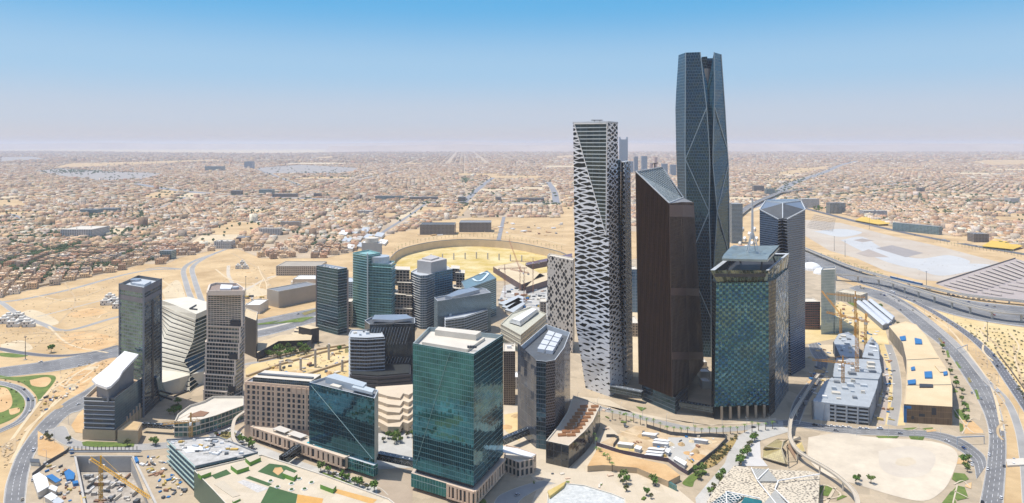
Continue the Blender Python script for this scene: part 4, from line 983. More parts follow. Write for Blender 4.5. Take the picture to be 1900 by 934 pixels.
e = MB(); c = GD(705, 1026, 0); e.cyl((c.x, c.y), 14, zb-2, zb+8, 20); adds(t, 'roof_drum', e, paint((.50, .55, .58), .5, .05, .2, metal=.3))
# concrete block behind it
pts = [xy(GD(671, 1250, 0)), xy(GD(708, 1240, 0)), xy(GD(709, 1270, 0)), xy(GD(674, 1275, 0))]
t = bldg('concrete_block', 'plain beige block with a drum on top showing behind the teal tower', pts, H-(452-YH)*1240/F, [paint((.50, .46, .40), .8, .06, .1), CONCRETE_PALE], None, WHITE, 1, 'building')
e = MB(); c = GD(690, 1258, 0); e.cyl((c.x, c.y), 12, H-(452-YH)*1240/F, H-(444-YH)*1240/F, 18); adds(t, 'roof_drum', e, CONCRETE_PALE)
m_8 = facade('white_grid', (.03, .06, .09), (.10, .18, .24), (.55, .58, .58), 3, 3.4, .25, .35, metal=.5)
bldg('grid_office', 'narrow white gridded office squeezed between the blue and teal towers', [xy(GD(644, 1080, 0)), xy(GD(662, 1075, 0)), xy(GD(664, 1110, 0)), xy(GD(646, 1115, 0))], H-(523-YH)*1080/F, [m_8, TRIM_L], None, GREY_LIGHT, 1, 'building')
# ================================================================== 9 and 11 stacked beige terraces
m_9 = facade('terrace_block', (.02, .022, .03), (.07, .07, .08), (.56, .47, .38), 5.2, 4.2, .2, .28, metal=.4, jit=.08)
def stackbox(lab, boxes, d0):
    t = thing('terraced_block', lab, 'building', tuple(GD(sum(b[0]+b[1] for b in boxes)/2/len(boxes), d0+10, 0)))
    for i, (x0, x1, y0, y1, dd) in enumerate(boxes):
        d = d0+dd; z0 = max(0, H-(y1-YH)*d/F); z1 = H-(y0-YH)*d/F; e = MB()
        p = ccw([xy(GD(x0, d, 0)), xy(GD(x1, d-4, 0)), xy(GD(x1, d+22, 0)), xy(GD(x0, d+26, 0))]); walls(e, p, z0, z1-.8); e.prism(inset(p, -.8), z1-.8, z1, 1, None, True)
        adds(t, 'terrace', e, [m_9, CONCRETE_PALE])
    return t
stackbox('heap of beige boxes with deep square openings right of the teal tower', [(728, 760, 500, 530, 10), (738, 763, 524, 552, 4), (730, 752, 546, 580, 0), (748, 764, 548, 600, -2), (728, 764, 572, 610, -6)], 1040)
stackbox('heap of beige boxes behind the rounded white-banded tower', [(838, 852, 498, 522, 12), (846, 862, 506, 545, 6), (839, 858, 535, 560, 0)], 1100)
# ================================================================== 10 rounded white banded tower
m_10 = facade('banded_front', (.02, .04, .07), (.10, .17, .23), (.40, .47, .52), 2.4, 3.5, .2, .12, metal=.6, jit=.06)
m_10b = facade('banded_side', (.015, .06, .11), (.04, .13, .22), (.12, .22, .30), 5, 3.5, .1, .35, metal=.7)
z = 78
cur = [G(x, y, z) for x, y in ((762, 504.5), (770, 508.5), (780, 511.5), (792, 511), (807, 505.5))]; bk = [G(840, 499, z), G(826, 492, z), G(790, 489, z)]
pts = ccw([xy(p) for p in cur+bk]); ms = [0, 0, 0, 0, 2, 2, 0, 0]
if xy(cur[0]) != pts[0]: pts = [xy(p) for p in cur+bk]
t = bldg('rounded_tower', 'rounded tower with white floor bands and a beige plant block on its roof', pts, z, [m_10, WHITE, m_10b], ms, GREY_LIGHT, 2)
e = MB()
for k in range(1, 22):
    P = [Vector((p.x, p.y, 0)) for p in cur]; O = [p+Vector((-.4, -1.1, 0)) for p in P]
    ribbon_mb(P, O, k*3.5+.5, e, .6)
    for a, b in zip(O, O[1:]): e.face([Vector((a.x, a.y, k*3.5-.1)), Vector((b.x, b.y, k*3.5-.1)), Vector((b.x, b.y, k*3.5+.5)), Vector((a.x, a.y, k*3.5+.5))])
adds(t, 'floor_bands', e, WHITE)
e = MB(); e.prism(ccw([xy(G(x, y, z)) for x, y in ((774, 503), (800, 507), (829, 500), (806, 493))]), z-2, z+16); e.prism(ccw([xy(G(x, y, z)) for x, y in ((783, 501), (800, 504), (815, 499), (800, 494))]), z+16.1, z+18); adds(t, 'plant_block', e, paint((.50, .47, .44), .7, .06, .2))
# ================================================================== 12 to 14 pale blue glass group
m_12 = facade('pale_blue', (.05, .10, .13), (.10, .19, .23), (.22, .33, .38), 2, 3.2, .12, .22, metal=.65)
z = 59
pts = ccw([xy(G(x, y, z)) for x, y in ((856, 522.5), (863, 537), (921, 516), (904, 502))])
t = bldg('swoosh_tower', 'pale blue office block with a white hook shape on its sloped roof', pts, z, [m_12, STEEL], None, paint((.22, .33, .36), .4, .1, .1, metal=.4), .8)
sw = MB(); P = catmull([G(x, y, z+.6) for x, y in ((877, 517), (884, 521), (893, 520), (903, 511), (905, 507), (897, 506), (889, 509))], 6)
W_ = [2.5]*len(P); A = offset_line(P, 1.7); B = offset_line(P, -1.7); ribbon_mb(A, B, z+.6, sw, .9); adds(t, 'white_hook', sw, paint((.75, .85, .88), .4, .03, .3))
m_13 = facade('dotted_blue', (.05, .09, .11), (.10, .16, .20), (.24, .31, .34), 1.3, 1.6, .3, .3, metal=.6, off=.5)
z = 56
pts = ccw([xy(G(x, y, z)) for x, y in ((805.5, 552), (812, 559), (829, 556.5), (911, 543), (902, 536), (894, 534), (860, 541))])
t = bldg('curved_office', 'long pale blue office with finely dotted rounded end', pts, z, [m_13, GREY_LIGHT], None, GREY, 2)
e = MB(); e.prism(ccw([xy(G(x, y, z)) for x, y in ((826, 553), (838, 555), (890, 541), (878, 537), (850, 542))]), z-2, z+3); adds(t, 'roof_canopy', e, STEEL)
m_14 = facade('grey_blades', (.03, .05, .06), (.09, .13, .15), (.27, .31, .32), 5, 3.6, .1, .38, metal=.5)
z = 34
pts = ccw([xy(G(x, y, z)) for x, y in ((823.5, 584), (827, 593), (862, 588), (904, 574), (902, 571), (884, 565))])
t = bldg('bladed_office', 'grey office with curved slatted balconies behind the big green glass tower', pts, z, [m_14, GREY_LIGHT], None, GREY, 2, 'building', (3.6, .9, .5, 1))
e = MB(); e.prism(ccw([xy(G(x, y, z)) for x, y in ((829, 583), (834, 586), (880, 570), (872, 567))]), z-2, z+2); adds(t, 'roof_canopy', e, paint((.62, .64, .63), .5, .05, .2))
# ================================================================== 15, 16 dark pair
m_15 = facade('striped_dark', (.01, .013, .02), (.04, .05, .06), (.30, .32, .33), 3, 3.9, .04, .3, metal=.6)
z = 53
pts = ccw([xy(G(x, y, z)) for x, y in ((647.6, 619), (650, 626), (680, 627), (713, 625), (708, 615), (680, 612), (652, 612))])
t = bldg('striped_block', 'black block with rippling grey horizontal stripes', pts, z, [m_15, GREY_LIGHT], None, GREY_LIGHT, 1.2, 'building', (3.9, .7, .6, 1), units=4, seed=5)
e = MB(); pd = ccw([xy(G(x, y, 12)) for x, y in ((646, 702), (700, 706), (766, 700), (766, 680), (716, 672), (646, 690))])
for k in range(4): e.prism(inset(pd, k*.8), k*4, k*4+2.6, 0, None, True); e.prism(inset(pd, k*.8+1.5), k*4+2.6, k*4+4, 1, None, True)
adds(t, 'layered_podium', e, [paint((.07, .07, .08), .5, .1, .2), GAP])
m_16 = facade('slashed_dark', (.008, .012, .018), (.03, .045, .055), (.22, .25, .27), 1.4, 40, .13, .002, metal=.7)
z = 62
pts = ccw([xy(G(x, y, z)) for x, y in ((676.5, 595), (686, 602), (770, 600), (770, 590), (756, 586), (690, 588))])
t = bldg('slashed_block', 'black glass block scored with slanting white lines', pts, z, [NAVY, GREY_LIGHT, m_16], [2]*6, DARK_GREY, 2, 'building')
e = MB(); e.prism(ccw([xy(G(x, y, z+3)) for x, y in ((690, 594), (730, 596), (766, 592), (754, 585), (695, 586))]), z+1, z+4, None, None, True); adds(t, 'roof_canopy', e, STEEL)
e = MB(); fp = ccw(pts); a, b = G(686, 602, z), G(770, 600, z)
for k in range(14):
    p = a.lerp(b, .06+k*.064)
    for q0, q1, dx in ((4, 24, 6), (36+k*.3, 58, 8)): e = MB(); e.bar((p.x, p.y-.4, z-q0), (p.x-dx, p.y-.4, z-q1), .35); adds(t, 'slanted_line', e, GREY_LIGHT)
# ================================================================== 17 cream comb building
m_17 = facade('cream_cells', (.05, .045, .04), (.10, .09, .08), (.62, .58, .46), 3.2, 4.2, .45, .5, metal=.2, off=.5)
z = 26
pts = ccw([xy(G(x, y, z)) for x, y in ((929, 601), (966, 621.5), (1014, 582), (984, 570), (950, 581))])
t = bldg('cream_library', 'cream coloured office with hexagon openings and a white skylight spine', pts, z, [m_17, paint((.60, .57, .46), .7, .08, .2)], None, paint((.50, .49, .40), .8, .1, .2), 1.5, 'building', z0=8, ledge=(6, .6, .8, 1))
e = MB(); e.prism(inset(pts, 3), 0, 8); adds(t, 'glass_base', e, m_p)
e = MB(); e.loft([[tuple(G(x, y, z)) for x, y in ((944, 598), (966, 605), (1000, 578), (984, 574))], [tuple(G(x, y, z+6)) for x, y in ((950, 592), (964, 596), (996, 574), (986, 572))]], True); adds(t, 'skylight', e, WHITE)
# ================================================================== 18 pierced stone tower
m_18 = pattern_mat('pierced_stone', (.56, .50, .43), (.03, .03, .035), 'diamonds', 7.5, 9.0, .46, .3)
z = 120
pts = P4((1015.5, 473.7), (1062.6, 483), (1066, 479), z)
t = bldg('pierced_tower', 'pale stone tower pierced by scattered dark diamond windows', pts, z, [m_18, CONCRETE_PALE], None, CONCRETE_PALE, 1.5)
# ================================================================== 19 white lattice tower
m_19 = pattern_mat('lattice', (.80, .81, .82), (.014, .022, .026), 'cells', 17, 5.6, .36, .55, grow=(95, .24, 100))
m_19g = facade('lattice_glass', (.02, .035, .04), (.06, .09, .10), (.50, .55, .56), 8, 4.1, .008, .24, metal=.7, jit=.02)
dF, dL, dR = 747.0, 773.0, 775.0
zt = H-(229-YH)*760/F
def r19(zz):
    y = zz
    Lx = lerpk([(0, 1086.6), (72, 1068), (140, 1066.5), (292, 1063.5)], y); Fx = lerpk([(0, 1131.6), (120, 1130), (292, 1127.5)], y); Rx = lerpk([(0, 1157), (70, 1153), (140, 1148), (292, 1146)], y)
    l, f, r = GD(Lx, dL, zz), GD(Fx, dF, zz), GD(Rx, dR, zz); b = l+r-f; b.z = zz
    return [tuple(l), tuple(f), tuple(r), tuple(b)]
t = thing('lattice_tower', 'tall white tower wrapped in an irregular lozenge lattice with an inverted glass triangle', 'skyscraper', tuple(GD(1120, 770, 0)))
e = MB(); rings = [r19(zz) for zz in (0, 36, 72, 110, 160, 220, zt)]; e.loft(rings, True, 0, 1)
adds(t, 'lattice', e, [m_19, GREY_LIGHT])
e = MB()
def onface(x, y, off=.5):
    # point of the left face seen at (x, y)
    for k in range(3):
        zz = H-(y-YH)*(760 if k == 0 else d)/F; l, f = [Vector(p) for p in r19(max(0, zz))[:2]]
        xl, xf = CX+F*l.x/l.y, CX+F*f.x/f.y; tt = (x-xl)/(xf-xl)
        # perspective-correct along the edge
        a = tt*l.y/(tt*l.y+(1-tt)*f.y); d = l.y+(f.y-l.y)*a
    p = GD(x, d, H-(y-YH)*d/F); nn = Vector((f.y-l.y, -(f.x-l.x), 0)).normalized(); return p+nn*off
A_, B_, C_ = onface(1066, 229.6), onface(1126.6, 229.6), onface(1125, 437)
u = (B_-A_).normalized()
e.face([A_, C_, B_], [((p-A_).dot(u), p.z) for p in (A_, C_, B_)]); adds(t, 'glass_triangle', e, m_19g)
for p, q in ((A_, C_), (B_, C_), (A_, B_)):
    e = MB(); e.bar(p, q, 1.1, .8); adds(t, 'triangle_edge', e, WHITE)
rt = [Vector(p) for p in r19(zt)]
e = MB(); e.prism(inset(ccw(rt), -.5), zt, zt+1.8); adds(t, 'roof_rim', e, GREY_LIGHT)
e = MB(); e.bar(GD(1097, 765, zt+3.5), GD(1118, 765, zt+3.5), .8); e.bar(GD(1103, 765, zt+1.8), GD(1103, 765, zt+3.5), .8); e.bar(GD(1113, 765, zt+1.8), GD(1113, 765, zt+3.5), .8); adds(t, 'cleaning_gantry', e, DARK)
def r19b(zz):
    Lx = lerpk([(0, 1150), (252, 1152.5)], zz); Fx = lerpk([(0, 1163), (252, 1158)], zz); Rx = lerpk([(0, 1174.5), (90, 1173), (252, 1169.5)], zz)
    l, f, r = GD(Lx, 800, zz), GD(Fx, 783, zz), GD(Rx, 812, zz); b = l+r-f; b.z = zz
    return [tuple(l), tuple(f), tuple(r), tuple(b)]
e = MB(); z2 = H-(300-YH)*790/F; e.loft([r19b(zz) for zz in (0, 90, z2)], True, 0, 1); adds(t, 'rear_lattice', e, [m_19, GREY_LIGHT])
e = MB(); e.prism(ccw([xy(GD(1146, 785, 0)), xy(GD(1151.5, 787, 0)), xy(GD(1152, 815, 0)), xy(GD(1142, 815, 0))]), 0, z2+2); adds(t, 'glass_slot', e, NAVY)

# ================================================================== 20 brown finned tower
m_20 = facade('bronze_skin', (.010, .007, .006), (.03, .018, .013), (.05, .03, .02), 1.1, 4, .4, .06, metal=.5, rough=.35, jit=.02)
m_20d = facade('bronze_dark', (.006, .006, .007), (.018, .016, .016), (.014, .012, .012), 1.6, 3.9, .25, .08, metal=.25, rough=.2)
def lev(K): return [GD(x, d, zz) for x, d, zz in K]
t = thing('bronze_tower', 'dark brown finned tower cut off by a sloping glass roof', 'skyscraper', tuple(GD(1245, 750, 0)))
B0 = lev([(1186, 738, 17), (1247, 700, 17), (1279, 735, 17), (1305, 800, 17), (1262, 850, 17), (1212, 820, 17)])
T0 = lev([(1180, 734, 240.5), (1241.5, 698, 210.6), (1265, 733, 209), (1286, 790, 204), (1268, 815, 207), (1229, 830, 242)])
e = MB(); us = 0
for i in range(6):
    j = (i+1) % 6; l = (B0[i]-B0[j]).length
    e.face([B0[i], B0[j], T0[j], T0[i]], [(us, B0[i].z), (us+l, B0[j].z), (us+l, T0[j].z), (us, T0[i].z)], 0 if i in (0, 5) else 1); us += l
e.face(list(reversed(B0)), None, 1)
adds(t, 'facade', e, [m_20, m_20d])
for i, k in ((0, 26), (1, 13), (2, 16)):
    e = MB()
    nn = Vector((B0[i+1].y-B0[i].y, -(B0[i+1].x-B0[i].x), 0)).normalized()
    for s_ in range(k+1):
        p, q = B0[i].lerp(B0[i+1], s_/k)+nn*.45, T0[i].lerp(T0[i+1], s_/k)+nn*.45
        e.bar(p, q, .45 if i == 0 else .4, .9)
    adds(t, 'fins', e, BRONZE if i == 0 else paint((.15, .115, .10), .45, .2, .1))
e = MB(); g = facade('roof_lattice', (.02, .04, .045), (.05, .09, .10), (.55, .60, .58), 4.2, 3.6, .3, .22, metal=.5)
u0 = T0[0]; sl_a = (T0[5]-T0[0]).normalized(); sl_b = (T0[1]-T0[0]).normalized()
quad = [T0[0], T0[1], T0[4]+Vector((-2, 0, 0)), T0[5]]
quad = [p+Vector((0, 0, .2)) for p in quad]
e.face([quad[0], quad[1], quad[2]], [((p-u0).dot(sl_a), (p-u0).dot(sl_b)) for p in quad[:3]]); e.face([quad[0], quad[2], quad[3]], [((p-u0).dot(sl_a), (p-u0).dot(sl_b)) for p in (quad[0], quad[2], quad[3])])
adds(t, 'sloping_glass_roof', e, g)
e = MB(); e.face([T0[1], T0[2], T0[3], T0[4]]); adds(t, 'flat_roof', e, GREY)
for a, b in ((0, 5), (5, 4), (0, 1), (1, 4)):
    e = MB(); e.bar(T0[a]+Vector((0, 0, .5)), T0[b]+Vector((0, 0, .5)), 1.0); adds(t, 'roof_edge', e, GREY_LIGHT)
e = MB(); c = T0[5]; e.bar(c-Vector((10, 5, 1)), c-Vector((10, 5, -5)), 1.2); e.bar(c-Vector((13, 5, -4)), c-Vector((6, 5, -5.5)), .9); adds(t, 'roof_crane', e, DARK)
for y0, y1, sides in ((380, 402, (1, 2)), (534, 548, (1, 2)), (653, 667, (1, 2))):
    e = MB()
    for i in sides:
        nn = Vector((B0[i+1].y-B0[i].y, -(B0[i+1].x-B0[i].x), 0)).normalized()*.75; P = []
        for c in (i, i+1):
            d = B0[c].y; z1, z0 = H-(y0-YH)*d/F, H-(y1-YH)*d/F
            f = lambda zz: B0[c].lerp(T0[c], (zz-17)/(T0[c].z-17))+nn
            P.append((f(z0), f(z1)))
        e.face([P[0][0], P[1][0], P[1][1], P[0][1]])
    adds(t, 'louvre_band', e, paint((.13, .09, .08), .6, .1, .5))
e = MB(); b = ccw([xy(p) for p in (GD(1191, 738, 0), GD(1253, 699, 0), GD(1276, 738, 0), GD(1262, 800, 0), GD(1200, 800, 0))]); walls(e, b, 0, 17.2); adds(t, 'glass_base', e, NAVY)

# ================================================================== 21 tallest faceted tower
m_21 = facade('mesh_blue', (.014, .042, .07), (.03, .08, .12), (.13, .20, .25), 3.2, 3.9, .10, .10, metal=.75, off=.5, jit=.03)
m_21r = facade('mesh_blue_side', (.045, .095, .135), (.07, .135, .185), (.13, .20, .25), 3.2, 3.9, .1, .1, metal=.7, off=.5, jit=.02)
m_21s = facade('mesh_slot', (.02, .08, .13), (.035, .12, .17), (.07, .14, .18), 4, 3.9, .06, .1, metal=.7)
EDGE = paint((.34, .42, .46), .4, .05, .2, metal=.3)
KA = [(97, 1259), (190, 1253), (280, 1254.5), (350, 1257), (470, 1262), (665, 1270)]; KB = [(97, 1272), (280, 1271), (373, 1272.8), (665, 1280)]
KC = [(97, 1299), (200, 1311), (280, 1316), (296, 1317), (393, 1315.5), (500, 1319), (665, 1319.5)]; KD = [(97, 1324.6), (166, 1325.7), (280, 1322.5), (300, 1322), (393, 1330.5), (498, 1324), (665, 1324)]
KE = [(97, 1338), (200, 1345), (273, 1349), (306, 1351.5), (457, 1353), (665, 1349)]
d0 = 886.0
def r21(y):
    zz = H-(y-YH)*d0/F; X = lambda K: lerpk(K, y)
    c = X(KC); dd = X(KD)
    zs = min(zz, H-(161-YH)*d0/F) if y < 161 else zz
    pts = [(X(KA), d0+30), (X(KB), d0+5), (c, d0), ((c+dd)/2 if y > 161 else 1313, d0+(5 if y > 161 else 3)), (dd, d0+2), (X(KE), d0+22), (X(KE)-6, d0+62), (X(KA)+8, d0+66)]
    return [tuple(GD(x, d, zs if i == 3 else zz)) for i, (x, d) in enumerate(pts)]
t = thing('faceted_skyscraper', 'tallest dark blue faceted skyscraper with a notched crown', 'skyscraper', tuple(GD(1310, 915, 0)))
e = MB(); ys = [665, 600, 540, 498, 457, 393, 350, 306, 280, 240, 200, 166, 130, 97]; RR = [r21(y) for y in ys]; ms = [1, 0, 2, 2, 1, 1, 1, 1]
for r0, r1 in zip(RR, RR[1:]):
    u = 0
    for i in range(8):
        j = (i+1) % 8; a, b, c, dd = [Vector(p) for p in (r0[i], r0[j], r1[j], r1[i])]; u0_ = i*40
        l0 = (a-b).length; l1 = (c-dd).length
        e.face([a, b, c, dd], [(u0_-l0/2, a.z), (u0_+l0/2, b.z), (u0_+l1/2, c.z), (u0_-l1/2, dd.z)], ms[i])
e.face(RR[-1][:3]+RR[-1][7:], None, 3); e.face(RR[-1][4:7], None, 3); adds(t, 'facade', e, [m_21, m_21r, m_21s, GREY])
def p21(x, y, side, off=.5):
    r = [Vector(p) for p in r21(y)]; i, j = (1, 2) if side == 'L' else (4, 5)
    px_ = lambda v: CX+F*v.x/v.y
    tt = (x-px_(r[i]))/(px_(r[j])-px_(r[i])); a = tt*r[i].y/(tt*r[i].y+(1-tt)*r[j].y); p = r[i].lerp(r[j], a); return p+Vector((0, -off, 0))
def seam(name, P, w):
    e = MB()
    for a, b in zip(P, P[1:]): e.bar(a, b, w, w)
    adds(t, name, e, EDGE)
def line21(x0, y0, x1, y1, side, n=6): return [p21(x0+(x1-x0)*k/n, y0+(y1-y0)*k/n, side) for k in range(n+1)]
for a in ((1311, 200, 1271.5, 296, 'L'), (1271.5, 296, 1315.5, 393, 'L'), (1315.5, 393, 1275, 490, 'L'), (1275, 490, 1319, 590, 'L'), (1326, 200, 1348, 273, 'R'), (1351, 306, 1331, 390, 'R'), (1331, 394, 1352, 475, 'R'), (1352, 480, 1325, 560, 'R')): seam('diagonal_brace', line21(*a), 1.0)
for idx in (1, 2, 4, 5): seam('corner_edge', [Vector(r[idx])+Vector((0, -.4, 0)) for r in RR], .9)
e = MB(); e.prism(ccw([xy(GD(1302, 905, 0)), xy(GD(1312, 900, 0)), xy(GD(1314, 925, 0)), xy(GD(1303, 925, 0))]), 330, H-(106-YH)*905/F); adds(t, 'rear_crown', e, m_21r)
e = MB(); c = GD(1312, 898, 0); e.cyl((c.x, c.y), 5, 338, H-(128-YH)*898/F, 12, 4); adds(t, 'crown_plant', e, GREY)

# ================================================================== 22 grey crystal tower
m_22 = facade('fine_lines', (.035, .075, .15), (.06, .12, .22), (.15, .195, .275), 30, 2.6, .002, .3, metal=.7, rough=.25, jit=.01)
m_22s = facade('slot_lines', (.01, .02, .03), (.03, .05, .07), (.35, .37, .42), 9, 3.6, .02, .25, metal=.7)
t = thing('crystal_tower', 'grey blue tower with a folded glass crown and a dark slot down its corner', 'skyscraper', tuple(GD(1452, 840, 0)))
def q22(y0): 
    return None
Lp, Rp = (1409.5, 845), (1494, 845)
def r22(zz, spread):
    return [GD(1409.5, 845, zz), GD(1452-spread, 815, zz), GD(1452, 824, zz), GD(1452+spread, 815, zz), GD(1494, 845, zz), GD(1480, 895, zz), GD(1424, 895, zz)]
e = MB(); r0, r1 = r22(0, 16), r22(182, 8)
r1[0].z = r1[4].z = 190.5; r1[5].z = r1[6].z = 190
for i in range(7):
    j = (i+1) % 7; l = (r0[i]-r0[j]).length
    e.face([r0[i], r0[j], r1[j], r1[i]], [(0, r0[i].z), (l, r0[j].z), (l, r1[j].z), (0, r1[i].z)], 1 if i in (1, 2) else 0)
adds(t, 'facade', e, [m_22, m_22s])
e = MB(); top = [GD(1420, 868, 199), GD(1486, 868, 199)]; apex = GD(1452, 846, 198); low = [r1[0], r1[1], r1[2], r1[3], r1[4]]; back = [GD(1480, 895, 199), GD(1424, 895, 199)]
vb = r1[2]
for f, m in (([r1[0], r1[1], vb, apex], 0), ([vb, r1[3], r1[4], apex], 0), ([r1[0], apex, top[0]], 1), ([apex, r1[4], top[1]], 1), ([top[0], apex, top[1]], 2), ([top[0], top[1], back[0], back[1]], 1), ([r1[4], r1[5], back[0], top[1]], 1), ([r1[0], top[0], back[1], r1[6]], 1), ([r1[5], r1[6], back[1], back[0]], 1)): e.face(f, None, m)
adds(t, 'folded_crown', e, [DARK_GREY, paint((.30, .36, .42), .3, .06, .1, metal=.5), paint((.42, .47, .50), .3, .05, .1, metal=.4)])
for a, b in ((r1[0], r1[1]), (r1[3], r1[4]), (r1[0], top[0]), (top[0], top[1]), (top[1], r1[4]), (apex, top[0]), (apex, top[1]), (apex, r1[2])):
    e = MB(); e.bar(a+Vector((0, -.3, .3)), b+Vector((0, -.3, .3)), 1.1); adds(t, 'crown_edge', e, GREY_LIGHT)

# ================================================================== 23 diamond panelled tower
t = thing('diamond_tower', 'broad glass tower of green and blue pyramid panels under a flared crown', 'skyscraper', tuple(GD(1393, 720, 0)))
bodyB = [GD(1320, 705, 0), GD(1325.5, 686, 0), GD(1427, 692, 0), GD(1438, 706, 0), GD(1463, 765, 0), GD(1450, 790, 0), GD(1345, 780, 0)]
bodyT = [GD(1321, 700, 134), GD(1329, 686, 134), GD(1426, 690, 134), GD(1440, 704, 134), GD(1463, 765, 134), GD(1450, 790, 134), GD(1345, 780, 134)]
DK = facade('dark_chamfer', (.012, .02, .025), (.05, .07, .08), (.02, .03, .035), 1.8, 3.6, .3, .3, metal=.7, jit=.1, off=.5)
PR = facade('right_panels', (.05, .10, .15), (.14, .24, .31), (.20, .27, .32), 3, 5, .06, .1, metal=.4, jit=.12)
e = MB()
for i in range(7):
    if i == 1: continue
    j = (i+1) % 7; l = (bodyB[i]-bodyB[j]).length
    e.face([bodyB[i], bodyB[j], bodyT[j], bodyT[i]], [(0, 0), (l, 0), (l, 134), (0, 134)], 1 if i == 3 else 0)
e.face(bodyT, None, 0); adds(t, 'body', e, [DK, PR])
e = MB(); rr = random.Random(4); nc, nr = 17, 44; z0_ = 12
mats23 = []
for c in ((.06, .17, .22), (.09, .21, .26), (.035, .12, .22), (.09, .17, .18), (.028, .08, .11), (.13, .27, .33)):
    m, nt, b = newmat('glass_pyramid'); n_ = nd(nt, 'ShaderNodeTexNoise'); n_.inputs['Scale'].default_value = .25; gp = nd(nt, 'ShaderNodeNewGeometry'); nt.links.new(gp.outputs['Position'], n_.inputs['Vector'])
    nt.links.new(mixc(nt, n_.outputs[0], (*[x*.5 for x in c], 1), (*[x*1.6 for x in c], 1)), b.inputs['Base Color']); b.inputs['Metallic'].default_value = .85; b.inputs['Roughness'].default_value = .14; mats23.append(m)
A0, A1, C0, C1 = bodyB[1], bodyB[2], bodyT[1], bodyT[2]
nn = Vector((A1.y-A0.y, -(A1.x-A0.x), 0)).normalized()
for r in range(nr):
    f0, f1 = r/nr, (r+1)/nr
    za, zb_ = z0_+(134-z0_)*f0, z0_+(134-z0_)*f1
    for c in range(nc):
        P = []
        for (u_, v_) in ((c, za), (c+1, za), (c+1, zb_), (c, zb_)):
            w_ = v_/134; a = A0.lerp(C0, w_); b = A1.lerp(C1, w_); p = a.lerp(b, u_/nc); P.append(Vector((p.x, p.y, v_)))
        cen = sum(P, Vector((0, 0, 0)))/4+nn*(.6 if (r+c) % 2 else -.25)+Vector((0, 0, .3))
        nz = noise.noise(Vector((c*.16, r*.11, 3)))+.25*math.sin(r*.55)  # wavy colour bands paint reflections into the panel tints
        base_m = 2 if nz > .34 else 3 if nz < -.34 else 0 if nz > 0 else 1
        for q in range(4):
            k_ = base_m if (r+c) % 2 else 4
            if rr.random() < .12: k_ = rr.choice((5, 3, 2, 4))
            e.face([P[q], P[(q+1) % 4], cen], None, k_)
adds(t, 'pyramid_glazing', e, mats23)
rim = [GD(1317.6, 676, 148), GD(1425.8, 675, 148), GD(1464.5, 781, 148), GD(1362, 785, 148)]; neck = [bodyT[1]+Vector((1, 1, 0)), bodyT[2]+Vector((-1, 1, 0)), GD(1460, 765, 134), GD(1356, 770, 134)]
e = MB(); e.loft([[tuple(p) for p in neck], [tuple(p) for p in rim]], False, 0)
ri = inset([xy(p) for p in rim], 3.2)
for i in range(4):
    j = (i+1) % 4; e.face([rim[i], rim[j], (ri[j].x, ri[j].y, 147.2), (ri[i].x, ri[i].y, 147.2)], None, 1); e.face([(ri[i].x, ri[i].y, 147.2), (ri[j].x, ri[j].y, 147.2), (ri[j].x, ri[j].y, 141), (ri[i].x, ri[i].y, 141)], None, 2)
e.face([(p.x, p.y, 141) for p in ri], None, 2)
crm = facade('crown_panels', (.08, .10, .07), (.22, .25, .19), (.10, .12, .11), 3.4, 16, .12, .02, metal=.75, jit=.15)
adds(t, 'flared_crown', e, [crm, GREY_LIGHT, DARK])
cn = [GD(1339.5, 690, 157), GD(1424, 683, 157), GD(1446, 752, 159), GD(1357, 748, 159)]
e = MB(); ca = sum(cn, Vector((0, 0, 0)))/4
rr = random.Random(9); G2 = 7; grid = [[cn[0].lerp(cn[1], i/G2).lerp(cn[3].lerp(cn[2], i/G2), j/G2)+Vector((0, 0, rr.uniform(-1.2, 1.6)*(0 < i < G2 and 0 < j < G2)+(1.8 if (i in (0, G2) or j in (0, G2)) and j else 0))) for i in range(G2+1)] for j in range(G2+1)]
for j in range(G2):
    for i in range(G2):
        a, b, c, d_ = grid[j][i], grid[j][i+1], grid[j+1][i+1], grid[j+1][i]; e.face([a, b, c]); e.face([a, c, d_])
dn = Vector((0, 0, 2.2)); under = [p-dn for p in cn]
for i in range(4): e.face([under[i], under[(i+1) % 4], cn[(i+1) % 4], cn[i]])
e.face(list(reversed(under))); adds(t, 'crystal_canopy', e, paint((.27, .33, .33), .35, .15, .15, metal=.35))
for i in range(4):
    e = MB(); e.bar(Vector((ri[i].x, ri[i].y, 141)).lerp(Vector((ca.x, ca.y, 141)), .3), under[i].lerp(Vector((ca.x, ca.y, 155)), .3), 1.2); adds(t, 'canopy_post', e, DARK)
mt = Vector((GD(1396, 720, 0).x, 720, 0))
e = MB(); e.loft([[(mt.x+math.cos(a)*q, mt.y+math.sin(a)*q, zz) for a in [i*math.pi/4 for i in range(8)]] for q, zz in ((1.5, 172), (1.25, 190), (.9, 214))], True); adds(t, 'mast', e, GREY_LIGHT)
for dx, dy in ((-6, -4), (6, -4), (5, 5), (-5, 5)):
    e = MB(); e.bar((mt.x+dx, mt.y+dy, 157), (mt.x+dx*.15, mt.y+dy*.15, 178), .9); adds(t, 'mast_leg', e, GREY_LIGHT)
for k in range(6):
    e = MB(); p = A0.lerp(A1, .12+k*.155)+nn*1.6; e.box(p.x, p.y, 0, 2.2, 2.2, 13, 0); adds(t, 'base_pier', e, paint((.34, .27, .19), .8, .1, .2))

